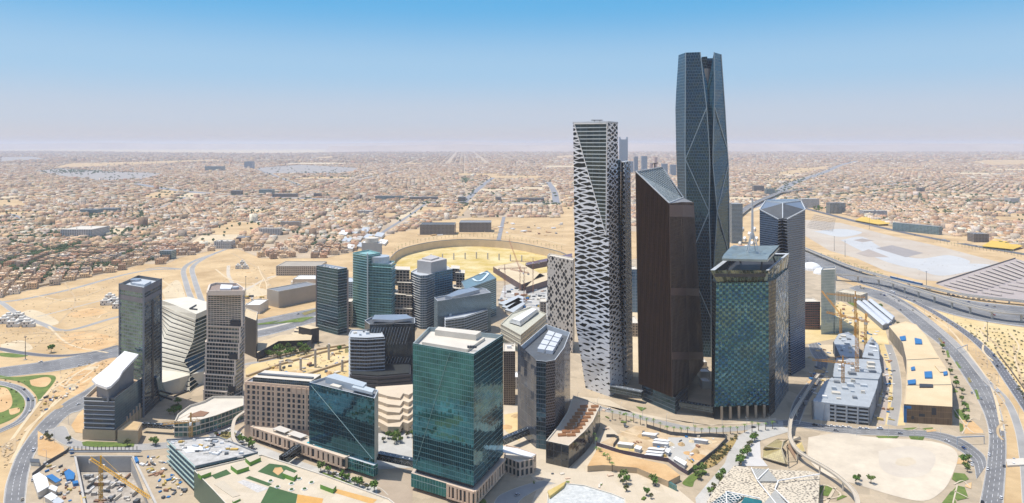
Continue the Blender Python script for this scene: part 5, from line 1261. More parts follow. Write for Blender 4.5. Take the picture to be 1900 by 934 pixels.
# ================================================================== 24 dark sail tower with terrace annex
m_24l = facade('mirror_left', (.06, .08, .115), (.17, .19, .225), (.15, .16, .18), 7, 8, .03, .02, metal=.5, rough=.08, jit=.06, patch=.8)
m_24r = facade('louvre_right', (.012, .014, .02), (.045, .045, .055), (.14, .13, .145), 2.2, 2.4, .1, .3, metal=.7, off=.3)
z = 78
pts = [xy(G(x, y, z)) for x, y in ((960.5, 647), (995, 669), (1013, 671), (1030, 668), (1047, 645), (1058, 617), (1013, 602))]; o_ = ccw(pts)
assert o_ == pts or True
ms = [0, 2, 3, 3, 3, 3, 3] if o_ == pts else [3]*7
t = bldg('sail_tower', 'dark glass tower with a scooped roof of white panels and a curved louvred side', o_, z, [m_24l, GREY_LIGHT, NAVY, m_24r], ms, DARK_GREY, 5)
e = MB(); a, b = o_[0], o_[1]; e.face([(a[0], a[1], z), (b[0], b[1], z), (b[0], b[1], z+.2), (a[0], a[1], z+5)]); adds(t, 'sail_tip', e, m_24l)
i0 = 0
for v in range(4):
    for u in range(2):
        x0, x1 = .18+u*.32, .46+u*.32; y0, y1 = .22+v*.18, .37+v*.18
        e = MB(); q = [G(981, 655, z), G(1030, 660, z), G(1055, 618, z), G(1013, 604, z)]
        e.prism(ccw(boxon(q, x0, x1, y0, y1)), z-4.9, z-1.5); adds(t, 'roof_panel', e, paint((.60, .62, .64), .5, .06, .3))
z = 19
an = ccw([xy(G(x, y, z)) for x, y in ((1013, 818), (1055, 827), (1085, 800), (1100, 782), (1113.5, 753), (1090, 742), (1064, 734), (1052, 765), (1036, 790))])
m_an = facade('annex_mirror', (.05, .06, .07), (.15, .15, .15), (.10, .11, .12), 7, 6, .04, .04, metal=.8, jit=.05)
t = bldg('terrace_annex', 'low mirrored annex with rows of orange timber seats on its curved roof deck', an, z, [m_an, CONCRETE_PALE], None, paint((.60, .50, .38), .8, .06, .2), 1.2, 'building')
WOOD = paint((.42, .20, .09), .7, .15, .5)
for v in range(9):
    for u in range(2):
        y = 806-v*6.6; x = 1046+v*4.7+u*(17+v*.4)-(3 if v < 1 else 0)
        p = G(x, y, z); e = MB()
        for s_ in range(3): e.box(p.x, p.y-1.6+s_*1.6, z-1.18, 7.5, .9, 1.3, .12)
        adds(t, 'timber_planter', e, WOOD)
# ================================================================== 25 big green glass tower
m_25 = facade('green_glass', (.015, .075, .11), (.055, .24, .33), (.10, .24, .27), 1.75, 3.9, .08, .11, metal=.85, rough=.07, jit=.014, patch=.75)
z = 114.5
pts = P4((766, 637), (879, 657), (933.5, 621.5), z, (796, 607))
t = bldg('green_glass_tower', 'large emerald glass tower with pale flat roof standing nearest the camera', pts, z, [m_25, paint((.35, .42, .42), .4, .1, .2)], None, paint((.55, .52, .46), .8, .05, .1), 3.5, z0=17)
rp = inset(ccw(pts), 4); pts_c = ccw(pts)
e = MB(); e.prism(boxon(rp, .02, .86, .15, .9), z-3.4, z-1.2); adds(t, 'roof_deck', e, CONCRETE_PALE)
e = MB(); e.prism(boxon(rp, .12, .80, .66, .9), z-1.19, z+3.5); adds(t, 'plant_room', e, CONCRETE_PALE)
for k in range(4):
    e = MB(); c = G(869+k*4.5, 643, z); e.cyl((c.x, c.y), .9, z-1.19, z+.6, 10); adds(t, 'roof_fan', e, DARK_GREY)
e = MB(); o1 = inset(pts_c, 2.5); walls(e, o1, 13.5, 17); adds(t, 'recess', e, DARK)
o2 = inset(pts_c, -1.2)
m_25b = facade('podium_glass', (.02, .12, .14), (.05, .24, .26), (.30, .42, .42), 2.6, 9, .07, .05, metal=.8)
e = MB(); walls(e, o2, 3, 13.5); e.face([(p[0], p[1], 13.5) for p in o2], None, 1); e.face([(p[0], p[1], 3) for p in reversed(o2)], None, 1); adds(t, 'glass_podium', e, [m_25b, paint((.55, .45, .36), .8, .05, .2)])
# stone panels with tall windows on the right two thirds
def stone_front(t, a, b, z0, z1, n, seed=1, dpt=1.0):
    a, b = Vector(a[:2]), Vector(b[:2]); d = (b-a).normalized(); nn = Vector((d.y, -d.x)); L_ = (b-a).length; e = MB()
    e.prism([a, a+nn*dpt, b+nn*dpt, b][::1], z0, z0+1.2, None, None, True); e.prism([a, a+nn*dpt, b+nn*dpt, b], z1-1.4, z1, None, None, True)
    r = random.Random(seed); s_ = 0; x = 0; step = L_/n; wins = []
    for k in range(n):
        w = step*(.35 if r.random() < .5 else .6); p = a+d*(k*step); q = a+d*(k*step+step-w)
        e.prism([p, p+nn*dpt, q+nn*dpt, q], z0+1.2, z1-1.4); wins.append((q, a+d*((k+1)*step)))
    adds(t, 'stone_front', e, STONE)
    for p, q in wins:
        e = MB(); e.prism([p, p+nn*.12, q+nn*.12, q], z0+1.2, z1-1.4, None, None, True); adds(t, 'window', e, WIN)
F_ = o2
stone_front(t, Vector(F_[0]).lerp(Vector(F_[1]), .58), F_[1], 2.8, 13.8, 7, 3); stone_front(t, F_[1], F_[2], 2.8, 13.8, 11, 5)
for k, (a, b) in enumerate(((0, 1), (1, 2))):
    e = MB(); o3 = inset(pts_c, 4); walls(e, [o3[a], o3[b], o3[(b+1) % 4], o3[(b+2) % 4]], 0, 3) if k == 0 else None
    if k == 0: adds(t, 'base_shade', e, DARK)  # dark band painted as the shade at the tower's foot
for f0_, f1_ in (((.93, 1), (.1, 0)), ):
    a = Vector(pts_c[0]).lerp(Vector(pts_c[1]), .62); b = Vector(pts_c[0]).lerp(Vector(pts_c[1]), .05); nn2 = (Vector(pts_c[1])-Vector(pts_c[0])).normalized(); nn2 = Vector((nn2.y, -nn2.x, 0))*.25
    e = MB(); e.bar(Vector((a.x, a.y, 112))+nn2, Vector((b.x, b.y, 20))+nn2, .35, .2); adds(t, 'fold_line', e, paint((.22, .36, .36), .4, .05, .2))
# ================================================================== 26 beige hotel, 27 its glass wing, terrace podium
z = 56
l, f = xy(G(453.5, 700, z)), xy(G(575, 709.6, z)); dirv = (f-l).normalized(); nb = Vector((-dirv.y, dirv.x))
pts = [l, f, f+nb*22, l+nb*22]
t = thing('beige_hotel', 'beige stone hotel with grids of square and tall windows above a pool terrace', 'hotel', (l.x, l.y, 0))
e = MB(); walls(e, pts, 0, z-4); a = rimdeck(e, pts, z-4, 1.2, 1, 0); e.face([(p[0], p[1], z-5.2) for p in a], None, 1); adds(t, 'wall', e, [STONE, GREY])
e = MB(); q = boxon(pts, .12, 1.0, .05, .95); walls(e, q, z-5, z+.3); e.face([(p[0], p[1], z+.3) for p in q], None, 1); adds(t, 'penthouse', e, [facade('penthouse', (.03, .05, .07), (.06, .10, .14), (.12, .15, .18), 2, 3, .1, .2), CONCRETE_PALE])
e = MB(); e.prism(boxon(pts, .14, .98, .3, .45), z+.31, z+1.6); adds(t, 'solar_rack', e, TRIM_D)
W = (f-l).length; rr = random.Random(2); cols = 13
nn = Vector((dirv.y, -dirv.x))
for r_ in range(8):
    zz = 13+r_*4.7
    for c in range(cols):
        x = W*(c+.6)/cols; w = 3.6 if (c in (1, 4, 6, 8, 10)) else 1.6 if c % 3 else 2.4
        p = l+dirv*x; q = p+dirv*w
        if len([1 for o in t.children if o.name.startswith('window')]) < 100:
            e = MB(); e.prism([p, p+nn*.06, q+nn*.06, q], zz, zz+3.3, None, None, True); adds(t, 'window', e, WIN)
e = MB()
for r_ in range(9): e.prism([l, l+nn*.45, f+nn*.45, f], 12.1+r_*4.7-.5, 12.1+r_*4.7+.2, None, None, True)
for c in range(cols+1):
    p = l+dirv*(W*min(c+.25, cols-.1)/cols); e.prism([p, p+nn*.62, p+dirv*.5+nn*.62, p+dirv*.5], 12.2, 51, None, None, True)
adds(t, 'stone_grid', e, STONE)
# glass wing
z = 65
a = xy(G(573.6, 709.6, z)); b = xy(G(695, 739.6, z)); c = xy(G(702, 724, z)); d_ = xy(G(613, 696.5, z))
m_27 = facade('teal_wing', (.01, .055, .085), (.045, .18, .25), (.06, .14, .17), 1.9, 3.9, .08, .07, metal=.85, rough=.06, jit=.012, patch=.75)
pts = [a, b, c, d_]
t = bldg('glass_hotel_wing', 'teal glass block with a slanting crease, joined to the beige hotel', pts, z, [m_27, GREY_LIGHT, CONCRETE_PALE], [0, 2, 0, 0], GREY, 2, 'hotel', z0=12)
e = MB(); e.prism(boxon(pts, .12, .78, .45, .95), z-1.9, z+3.5); adds(t, 'roof_slab', e, paint((.45, .50, .53), .5, .06, .2))
e = MB(); e.prism(boxon(pts, .62, .95, .25, .7), z+.3, z+2.5, None, None, True); adds(t, 'roof_slab', e, paint((.50, .55, .57), .5, .06, .2))
e = MB(); e.prism(boxon(pts, .3, .45, .1, .32), z-1.9, z+1); adds(t, 'plant_room', e, CONCRETE_PALE)
dv = (b-a).normalized(); nn = Vector((dv.y, -dv.x, 0))
e = MB(); P = a.lerp(b, .03); Q = a.lerp(b, .97); e.bar(Vector((P.x, P.y, 63))+nn*.2, Vector((Q.x, Q.y, 16))+nn*.2, .35, .2); adds(t, 'crease', e, paint((.3, .42, .42), .4, .05, .2))
e = MB(); o = inset(pts, 2); walls(e, o, 0, 12); adds(t, 'base_shade', e, DARK)  # dark walls stand in for the shade under the glass wing
e = MB(); q = [a.lerp(b, .55)+xy(nn)*2, b+xy(nn)*2+dv*1, b+dv*1-xy(nn)*3, a.lerp(b, .55)-xy(nn)*3]; walls(e, q, 3, 12); e.face([(p.x, p.y, 12) for p in q], None, 1); e.face([(p.x, p.y, 3) for p in reversed(q)], None, 1); adds(t, 'glass_podium', e, [m_25b, GREY_LIGHT])
# pool terrace podium
z = 13
pA, pB = xy(G(466, 791, z)), xy(G(641, 849, z)); dv = (pB-pA).normalized(); nb = Vector((-dv.y, dv.x))
pts = [pA, pB, pB+nb*11, pA+nb*15]
t = bldg('pool_terrace', 'long stone terrace with a turquoise pool and awnings along the hotel front', pts, z, [STONE, CONCRETE_PALE], None, paint((.62, .53, .42), .8, .05, .2), 1.0, 'terrace', z0=3.5)
stone_front(t, pts[0], pts[1], 3.6, 13.1, 20, 8)
inn = inset(pts, 1.2)
e = MB(); e.prism(boxon(inn, .58, .74, .25, .85), z-.95, z-.5); adds(t, 'pool', e, paint((.02, .42, .52), .1, .1, .3))
e = MB(); e.prism(boxon(inn, .65, .665, .2, .9), z-.45, z-.2); adds(t, 'pool_bridge', e, WHITE)
for u0_, u1_ in ((.2, .34), (.37, .52)):
    e = MB(); e.prism(boxon(inn, u0_, u1_, .2, .9), z+1.5, z+1.8, None, None, True)
    for p in boxon(inn, u0_+.01, u1_-.01, .25, .85): e.box(p.x, p.y, z-1, .4, .4, 2.5)
    adds(t, 'awning', e, paint((.62, .58, .52), .8, .04, .3))
for k in range(7):
    e = MB(); p = pts[0].lerp(pts[1], .06+k*.145)+nb*2; e.box(p.x, p.y, 0, 1.2, 1.2, 3.5); adds(t, 'pillar', e, CONCRETE)
e = MB(); e.prism(inset(pts, 4), 0, 3.5); adds(t, 'undercroft_shade', e, DARK)  # solid dark core painted as the shade beneath the terrace
# ================================================================== sky bridges
def skybridge(label, p, q, w, h, z):
    p, q = Vector((p.x, p.y, z)), Vector((q.x, q.y, z)); d = (q-p).normalized(); L_ = (q-p).length; nb = Vector((-d.y, d.x, 0))
    t = thing('skybridge', label, 'bridge', tuple((p+q)/2))
    e = MB(); e.bar(p, q, w-.6, h-.6); adds(t, 'glass_tube', e, facade('bridge_glass', (.03, .05, .06), (.10, .13, .15), (.2, .22, .24), 3, 3, .1, .1))
    e = MB(); k = max(4, int(L_/3)); pr = None
    for i in range(k+1):
        c = p.lerp(q, i/k); ring = [c+nb*(w/2*math.cos(a))+Vector((0, 0, h/2*math.sin(a))) for a in [math.pi/6+j*math.pi/3 for j in range(6)]]
        for j in range(6):
            if i % 2 == 0: e.bar(ring[j], ring[(j+1) % 6], .3)
            if pr: e.bar(pr[j], ring[(j+(1 if i % 2 else 5)) % 6], .28)
        pr = ring
    adds(t, 'steel_lattice', e, STEEL); return t
skybridge('steel lattice bridge between the green glass tower and the dark sail tower', G(932, 838), G(992, 812), 6, 6, 9)
skybridge('steel lattice bridge between the teal hotel wing and the green glass tower', G(702, 865), G(772, 880), 6, 6, 9)
skybridge('steel lattice bridge hanging off the pool terrace of the hotel', G(553, 850), G(524, 872), 7, 7, 8)
skybridge('silver tube bridge between the white lattice tower and the brown tower', G(1134, 736), G(1192, 748), 7, 7, 9)
skybridge('silver tube bridge between the brown tower and the diamond tower', G(1262, 764), G(1324, 775), 7, 6, 8)
skybridge('white trussed walkway between the hall and the terrace podium', G(265, 802), G(322, 806), 5, 4, 7)
# low glazed block at the foot of the green tower
pts = ccw([xy(G(x, y, 13)) for x, y in ((935, 848), (962, 858), (990, 852), (995, 842), (960, 830), (938, 825))])
t = bldg('corner_pavilion', 'stone and glass pavilion with a long white curved canopy right of the green tower', pts, 13, [facade('pavilion', (.02, .04, .05), (.08, .10, .11), (.55, .43, .33), 4, 6.4, .45, .25, metal=.5), STONE], None, CONCRETE_PALE, 1, 'pavilion')
e = MB(); P = [G(928, 838, 18), G(950, 841, 17), G(985, 848, 15), G(994, 843, 15), G(960, 832, 18), G(932, 828, 19)]; e.loft([[tuple(p-Vector((0, 0, .8))) for p in ccw(P)], [tuple(p) for p in ccw(P)]], True, 0, None, True, True); adds(t, 'canopy', e, WHITE)

# ================================================================== white dune roofs
DUNE = paint((.66, .54, .39), .75, .06, .1)
t = thing('dune_centre', 'cream building of overlapping pointed dune-like roof layers between hotel and green tower', 'building', tuple(G(735, 770)))
for i, (x0, y0, x1, y1, zz) in enumerate(((697, 726, 770, 722, 26), (697, 740, 770, 738, 22), (697, 753, 768, 752, 18), (698, 766, 768, 764, 14), (699, 779, 768, 775, 10))):
    e = MB(); n_ = 4; P = [G(x0, y0-8, zz)]+[G(x0+(x1-x0)*fx, y0+fy, zz-fz) for fx, fy, fz in ((0, 2, 0), (.3, 9+i, 1), (.62, 13, 2), (.7, 4, 0), (.84, 7, 0), (1, 0, 0))]+[G(x1, y1-9, zz+3)]
    lo_ = [Vector((p.x, p.y, max(0, zz-7))) for p in P]; o = P; s_ = ccw(o); rev = s_[0] != o[0]; lo_ = list(reversed(lo_)) if rev else lo_
    e.loft([[tuple(p) for p in lo_], [tuple(p) for p in s_]], True); adds(t, 'roof_layer', e, DUNE)
e = MB(); e.prism(ccw([xy(G(x, y, 6)) for x, y in ((698, 792), (768, 790), (770, 742), (697, 746))]), 0, 5.5); adds(t, 'base', e, CONCRETE_PALE)

# ================================================================== roof garden building in the foreground
z = 20
gar = [G(x, y, z) for x, y in ((360, 873), (486, 843), (600, 880), (722, 925), (800, 990), (470, 990), (398, 912))]
m_gr = facade('green_ribs', (.05, .10, .07), (.10, .16, .12), (.13, .20, .14), .9, 20, .45, .01, metal=.3, rough=.4)
t = bldg('roof_garden_block', 'big low block with green ribbed wall and cream roof plaza of lawns', ccw([xy(p) for p in gar]), z, [m_gr, CONCRETE_PALE], None, PLAZA_PALE, 1.0, 'building')
zd = z-1+.02
def roofpatch(nm, px, mat, h=.06, top=None):
    e = MB(); P = ccw([xy(G(x, y, z)) for x, y in px]); e.prism(P, zd, zd+h, 0, 1 if top else None); adds(t, nm, e, [mat, top] if top else mat)
TOPS = paint((.56, .48, .36), .8, .05, .2); BRGREEN = paint((.16, .34, .06), .8, .1, .3)
roofpatch('turf', [(500, 858), (478, 873), (526, 888), (552, 872), (530, 862)], TURF); roofpatch('play_surface', [(510, 866), (506, 873), (516, 880), (526, 872), (522, 865)], SAND_ORANGE, .1)
roofpatch('turf', [(482, 934), (500, 900), (552, 915), (546, 950), (510, 960)], TURF); roofpatch('play_surface', [(552, 915), (600, 923), (590, 960), (547, 955)], paint((.62, .34, .10), .9, .1, .2))
roofpatch('turf', [(392, 880), (420, 869), (429, 877), (400, 887)], TURF); roofpatch('turf', [(455, 885), (463, 881), (505, 896), (498, 900)], TURF)
roofpatch('play_surface', [(598, 905), (625, 905), (700, 925), (690, 933), (640, 918)], paint((.62, .36, .12), .9, .1, .2))
roofpatch('sand_deck', [(397, 897), (415, 890), (446, 917), (432, 921)], TOPS, .3)
roofpatch('mosaic_terrace', [(440, 892), (452, 888), (500, 904), (478, 912)], paint((.55, .52, .48), .8, .25, .6))
for px_ in ([(367, 876), (385, 868), (392, 874), (373, 881)], [(428, 862), (440, 871), (462, 864), (452, 854)], [(455, 848), (464, 856), (484, 847), (476, 841)], [(524, 876), (530, 870), (552, 878), (545, 884)], [(594, 897), (600, 891), (624, 899), (618, 906)], [(431, 922), (445, 916), (446, 919), (433, 925)]):
    e = MB(); P = ccw([xy(G(x, y, z+3)) for x, y in px_]); e.prism(P, zd, zd+(3.2 if px_[0][0] != 431 else 1.5), 0, 1); adds(t, 'green_box', e, [BRGREEN, TOPS])
for x, y in ((502, 891), (515, 902), (541, 896), (555, 887), (578, 894), (541, 907), (565, 906)):
    c = G(x, y, z); e = MB(); e.cyl((c.x, c.y), 2.1, zd, zd+.5, 8); adds(t, 'planter', e, WHITE); e = MB(); e.cyl((c.x, c.y), 1.6, zd+.5, zd+1.1, 7, 1.0); adds(t, 'planter_shrub', e, TURF)
# half built block with bare decks
z = 20
hb = ccw([xy(G(x, y, z)) for x, y in ((309, 818), (405, 813), (452, 828), (478, 842), (362, 868))])
t = thing('unfinished_block', 'unfinished concrete block with teal floor edges and yellow formwork on its open roof', 'building', (hb[0].x, hb[0].y, 0))
for k in range(5):
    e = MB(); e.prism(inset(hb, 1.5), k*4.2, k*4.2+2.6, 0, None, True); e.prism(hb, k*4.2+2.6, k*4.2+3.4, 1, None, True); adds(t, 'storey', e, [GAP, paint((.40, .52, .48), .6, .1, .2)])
e = MB(); e.face([(p.x, p.y, z+.42) for p in inset(hb, .8)]); adds(t, 'top_deck', e, paint((.45, .43, .39), .8, .2, .2, c2=(.62, .60, .56)))
rr = random.Random(12)
for k in range(60):
    u_, v_ = rr.random(), rr.random(); q = G(320+u_*130, 818+v_*34*(.5+.5*u_), z); a = Vector((q.x, q.y))
    s_ = rr.uniform(1.5, 6); e = MB(); e.box(a.x, a.y, z+.43, s_, rr.uniform(.6, 3), rr.uniform(.3, 1.6), rr.uniform(-.4, .4)); adds(t, 'formwork', e, rr.choice([paint((.58, .38, .10), .7, .2, .3), WHITE, CONCRETE, GREY_LIGHT, DARK_GREY]))
e = MB(); e.prism([xy(G(x, y, z)) for x, y in ((337, 831), (372, 829), (382, 838), (345, 842))][::1], z+.41, z+.8); adds(t, 'roof_slab', e, WHITE)
for a, b in (((309, 818), (405, 813)), ((405, 813), (478, 842)), ((362, 868), (478, 842))):
    e = MB(); p, q = G(*a, z), G(*b, z); e.bar(p+Vector((0, 0, .8)), q+Vector((0, 0, .8)), .8, 1.2); adds(t, 'parapet', e, GREY)

# ================================================================== tower cranes
def crane(label, x, yb, zt, jib, counter, az, colr=ORANGE, zb=0, w=2.2, luff=0, wide=False):
    b = G(x, yb) if zb == 0 else GD(x, dep(yb), zb); d = b.y
    t = thing('tower_crane', label, 'crane', (b.x, b.y, zb), 'tower cranes on the building sites')
    h = w/2; e = MB()
    for sx in (-h, h):
        for sy in (-h, h): e.bar((b.x+sx, b.y+sy, zb), (b.x+sx, b.y+sy, zt), .35)
    k = int((zt-zb)/3)
    for i in range(k):
        z0, z1 = zb+(zt-zb)*i/k, zb+(zt-zb)*(i+1)/k; s_ = 1 if i % 2 else -1
        for f in (-h, h): e.bar((b.x-h*s_, b.y+f, z0), (b.x+h*s_, b.y+f, z1), .22); e.bar((b.x+f, b.y-h*s_, z0), (b.x+f, b.y+h*s_, z1), .22)
    adds(t, 'mast', e, colr)
    dv = Vector((math.cos(az), math.sin(az), math.tan(luff))); nb = Vector((-math.sin(az), math.cos(az), 0)); top = Vector((b.x, b.y, zt))
    def truss(L_, nm, dd):
        e = MB(); k = max(3, int(L_/3)); q = [(nb*-.9), (nb*.9), Vector((0, 0, 1.8))]
        for o in q: e.bar(top+o, top+dd*L_+o, .32)
        for i in range(k):
            for j in range(3): e.bar(top+dd*(L_*i/k)+q[j], top+dd*(L_*(i+1)/k)+q[(j+1) % 3], .2)
        adds(t, nm, e, colr)
    truss(jib, 'jib', dv); truss(counter, 'counter_jib', Vector((-math.cos(az), -math.sin(az), 0)))
    e = MB(); c = top-Vector((math.cos(az), math.sin(az), 0))*(counter-1.5); e.box(c.x, c.y, zt-2.6, 3, 2.4, 2.6, az); adds(t, 'counterweight', e, CONCRETE)
    e = MB(); e.bar(top, top+Vector((0, 0, 8)), 1.0); e.bar(top+Vector((0, 0, 8)), top+dv*(jib*.6)+Vector((0, 0, 1.8)), .18); e.bar(top+Vector((0, 0, 8)), c+Vector((0, 0, 2)), .18); adds(t, 'tower_head', e, colr)
    e = MB(); cb = top+nb*1.8-Vector((0, 0, 2)); e.box(cb.x, cb.y, cb.z, 1.8, 1.8, 2.2, az); adds(t, 'cab', e, WHITE)
    return t
YEL = paint((.66, .36, .03), .5, .1, .4)
c0 = GD(187, dep(918)*1.035, -12); t0 = GD(170, 560, 0)
crane('yellow tower crane whose jib reaches across the deep pit', 187, 905, 17, 82, 20, R(-38), YEL, -12, 1.9)
crane('orange tower crane standing before the front grey parking deck', 1564, 741, 38, 30, 11, R(160), ORANGE)
crane('tallest orange tower crane rising from the middle of the parking decks', 1590, 722, 76, 38, 12, R(120), ORANGE, 0, 2.6)
crane('orange tower crane at the rear of the parking decks beside the mirrored slab', 1587, 636, 62, 36, 12, R(150), ORANGE)
crane('slender orange tower crane right of the rear parking deck', 1606, 660, 46, 30, 10, R(60), ORANGE)
crane('leaning orange luffing crane at the sandy site behind the parking decks', 1560, 640, 40, 42, 10, R(100), ORANGE, luff=.5)
RD = paint((.50, .24, .14), .5, .1, .4)
crane('rust red tower crane before the arena, leftmost of three', 936.6, 552, 50, 40, 12, R(10), RD)
crane('rust red tower crane before the arena, middle of three', 972.6, 567, 55, 36, 12, R(130), RD)
crane('rust red tower crane before the arena, rightmost of three', 989, 544, 56, 40, 12, R(170), RD)
crane('rust red luffing crane leaning left beside the pierced stone tower', 965, 540, 38, 48, 8, R(115), RD, luff=.8)
crane('small orange crane standing on the unfinished block left of the green boxes', 354, 858, 34, 22, 7, R(195), paint((.50, .30, .10), .6, .1, .4), 20)

# ================================================================== pit works
rr = random.Random(21)
def wall_thing(name, label, P, h, w, mat, z0=0, grp=None, cat='wall'):
    e = MB()
    for a, b in zip(P, P[1:]): e.bar(Vector((a.x, a.y, z0+h/2)), Vector((b.x, b.y, z0+h/2)), w, h)
    return solo(name, e, mat, label, cat, grp)
wall_thing('retaining_wall', 'grey capping wall round the rim of the deep excavation', [PIT[3]+Vector((-1, 0, 0)), PIT[0]+Vector((-1, 1, 0)), PIT[1]+Vector((1, 1, 0)), PIT[2]+Vector((1, 0, 0))], 1.4, 1.6, CONCRETE)
t = thing('pit_foundation', 'rough grid of concrete footings, walls and dark formwork filling the deep excavation floor', 'foundation', (G(195, 900).x, 560, -12))
for i in range(70):
    u_, v_ = rr.random(), rr.random(); a, b = PIT[0].lerp(PIT[1], .06+.88*u_), PIT[3].lerp(PIT[2], .06+.88*u_); p = a.lerp(b, .08+v_*.85)
    e = MB(); s1, s2 = (rr.uniform(3, 10), rr.uniform(.4, 1.5)) if rr.random() < .6 else (rr.uniform(2, 5), rr.uniform(2, 5)); e.box(p.x, p.y, -11.99, s1, s2, rr.uniform(.4, 3.2), rr.choice((0, math.pi/2))+rr.uniform(-.1, .1))
    adds(t, 'footing', e, rr.choice([CONCRETE, GREY, DARK_GREY, CONCRETE_PALE, WHITE, CONCRETE, paint((.30, .18, .12), .8, .2, .4)]))
t = thing('site_shoring', 'dark steel walkway and railing along the far edge of the excavation', 'walkway', tuple(G(200, 840)))
for k in range(18):
    e = MB(); p = G(130+k*7.3, 840); e.box(p.x, p.y, 0, .4, .4, 5.5); adds(t, 'post', e, DARK)
e = MB(); e.bar(G(128, 836, 5.5), G(262, 836, 5.5), .8, .5); adds(t, 'rail', e, DARK_GREY)
e = MB(); e.bar(G(128, 838.5, 4), G(262, 838.5, 4), 2.5, .4); adds(t, 'deck', e, GREY)
def shed(label, px, h, roof, wallm=None, cat='shed', name='site_shed', grp=None, pitch=0.0):
    P = ccw([xy(G(x, y, h)) for x, y in px]); t = thing(name, label, cat, (P[0].x, P[0].y, 0), grp)
    e = MB(); walls(e, P, 0, h); adds(t, 'wall', e, wallm or CONCRETE_PALE)
    e = MB(); o = inset(P, -.4); e.prism(o, h, h+.35, None, None, True)
    if pitch and len(o) == 4:
        m1, m2 = (o[0]+o[1])/2, (o[2]+o[3])/2
        if (o[0]-o[1]).length > (o[1]-o[2]).length: m1, m2 = (o[1]+o[2])/2, (o[3]+o[0])/2; o = [o[1], o[2], o[3], o[0]]
        z1 = h+.36; r = [(m1.x, m1.y, z1+pitch), (m2.x, m2.y, z1+pitch)]; q = [(p.x, p.y, z1) for p in o]
        e.face([q[0], r[0], r[1], q[3]]); e.face([r[0], q[1], q[2], r[1]]); e.face([q[0], q[1], r[0]]); e.face([q[2], q[3], r[1]])
    adds(t, 'roof', e, roof); return t
shed('large white tent-roofed site shed by the ring road bend', [(61, 884), (72, 878), (86, 887), (90, 903), (71, 914)], 5, WHITE)
shed('small white site hut right of the large white tent shed', [(89, 906), (96, 901), (106, 905), (103, 912)], 4, WHITE)
shed('white roofed site shed in front of the tent shed at lower left', [(83, 922), (95, 915), (106, 922), (97, 930)], 4, WHITE)
shed('low white hut with grey door at the bottom left corner of the site', [(96, 930), (108, 924), (118, 931), (106, 938)], 4, GREY_LIGHT)
shed('dark blue roofed row of containers left of the blue tarpaulin', [(86, 884), (96, 881), (112, 892), (104, 896)], 3, BLUE)
shed('pale cabin on the verge between ring road and pit', [(56, 852), (72, 853), (73, 859), (57, 858)], 3, DARK_GREY)
for i, (px_, lab) in enumerate((([(119, 876), (128, 870), (139, 878), (137, 889), (124, 890)], 'bright blue tarpaulin stack beside the excavation'), ([(134, 893), (144, 891), (146, 896), (136, 898)], 'small blue tarpaulin in front of the larger blue one'), ([(249, 849), (254, 847), (258, 855), (252, 858)], 'blue container at the corner of the excavation'), ([(129, 835), (135, 832), (137, 836), (131, 838)], 'blue container behind the excavation'))):
    solo('tarpaulin', slab(px_, 0, 2.2+i*.2), BLUE, lab, 'tarpaulin')
def scatter(area, k, seed, lab, name, cat, grp, mats, smin, smax, hmax, z0=.3):
    r = random.Random(seed); P = np.array(area); x0, y0 = P.min(0); x1, y1 = P.max(0); n_ = 0; out = []; it = 0
    while n_ < k and it < k*30:
        it += 1
        x, y = r.uniform(x0, x1), r.uniform(y0, y1)
        if not inpoly(np.array([x]), np.array([y]), area)[0]: continue
        c = G(x, y); e = MB(); e.box(c.x, c.y, z0, r.uniform(smin, smax), r.uniform(smin*.4, smax*.5), r.uniform(.4, hmax), r.uniform(0, 3)); mi = r.randrange(len(mats))
        o = solo(name, e, mats[mi][0], None, cat, grp); out.append((o, mats[mi][1], x, y)); n_ += 1
    cnt_ = defaultdict(list)
    for o, cn, x, y in out: cnt_[cn].append((x, o))
    for cn, L_ in cnt_.items():
        L_.sort(key=lambda q: q[0])
        for j, (x, o) in enumerate(L_): o['label'] = f'{cn} {lab}'+(f', {ordn(j)} from the left' if len(L_) > 1 else '')
    return out
SM = [(CONCRETE, 'grey'), (CONCRETE_PALE, 'pale'), (paint((.36, .20, .12), .8, .2, .4), 'rust brown'), (WHITE, 'white'), (DARK_GREY, 'dark grey'), (paint((.55, .40, .12), .8, .1, .4), 'yellow timber'), (BLUE, 'blue')]
scatter([(252, 852), (300, 846), (330, 880), (355, 925), (300, 930), (275, 890)], 60, 31, 'material stack right of the excavation', 'material_stack', 'building materials', 'stacks of building material beside the deep pit', SM, 1.5, 5, 1.8)
scatter([(75, 862), (118, 850), (130, 880), (160, 930), (120, 934), (100, 895)], 34, 33, 'material stack left of the excavation', 'material_stack', 'building materials', 'stacks of building material beside the deep pit', SM, 1.2, 4, 1.5)
scatter([(70, 742), (110, 722), (150, 718), (130, 735), (80, 765), (60, 775)], 22, 35, 'site item on the sand inside the ring road bend', 'site_item', 'building materials', 'items stored on the sand inside the ring road', SM, 1.5, 5, 2)
wall_thing('site_hoarding', 'dark hoarding running diagonally down to the excavation rim', gpts([(60, 885), (88, 862), (122, 842), (128, 836)]), 3, .4, DARK_GREY)

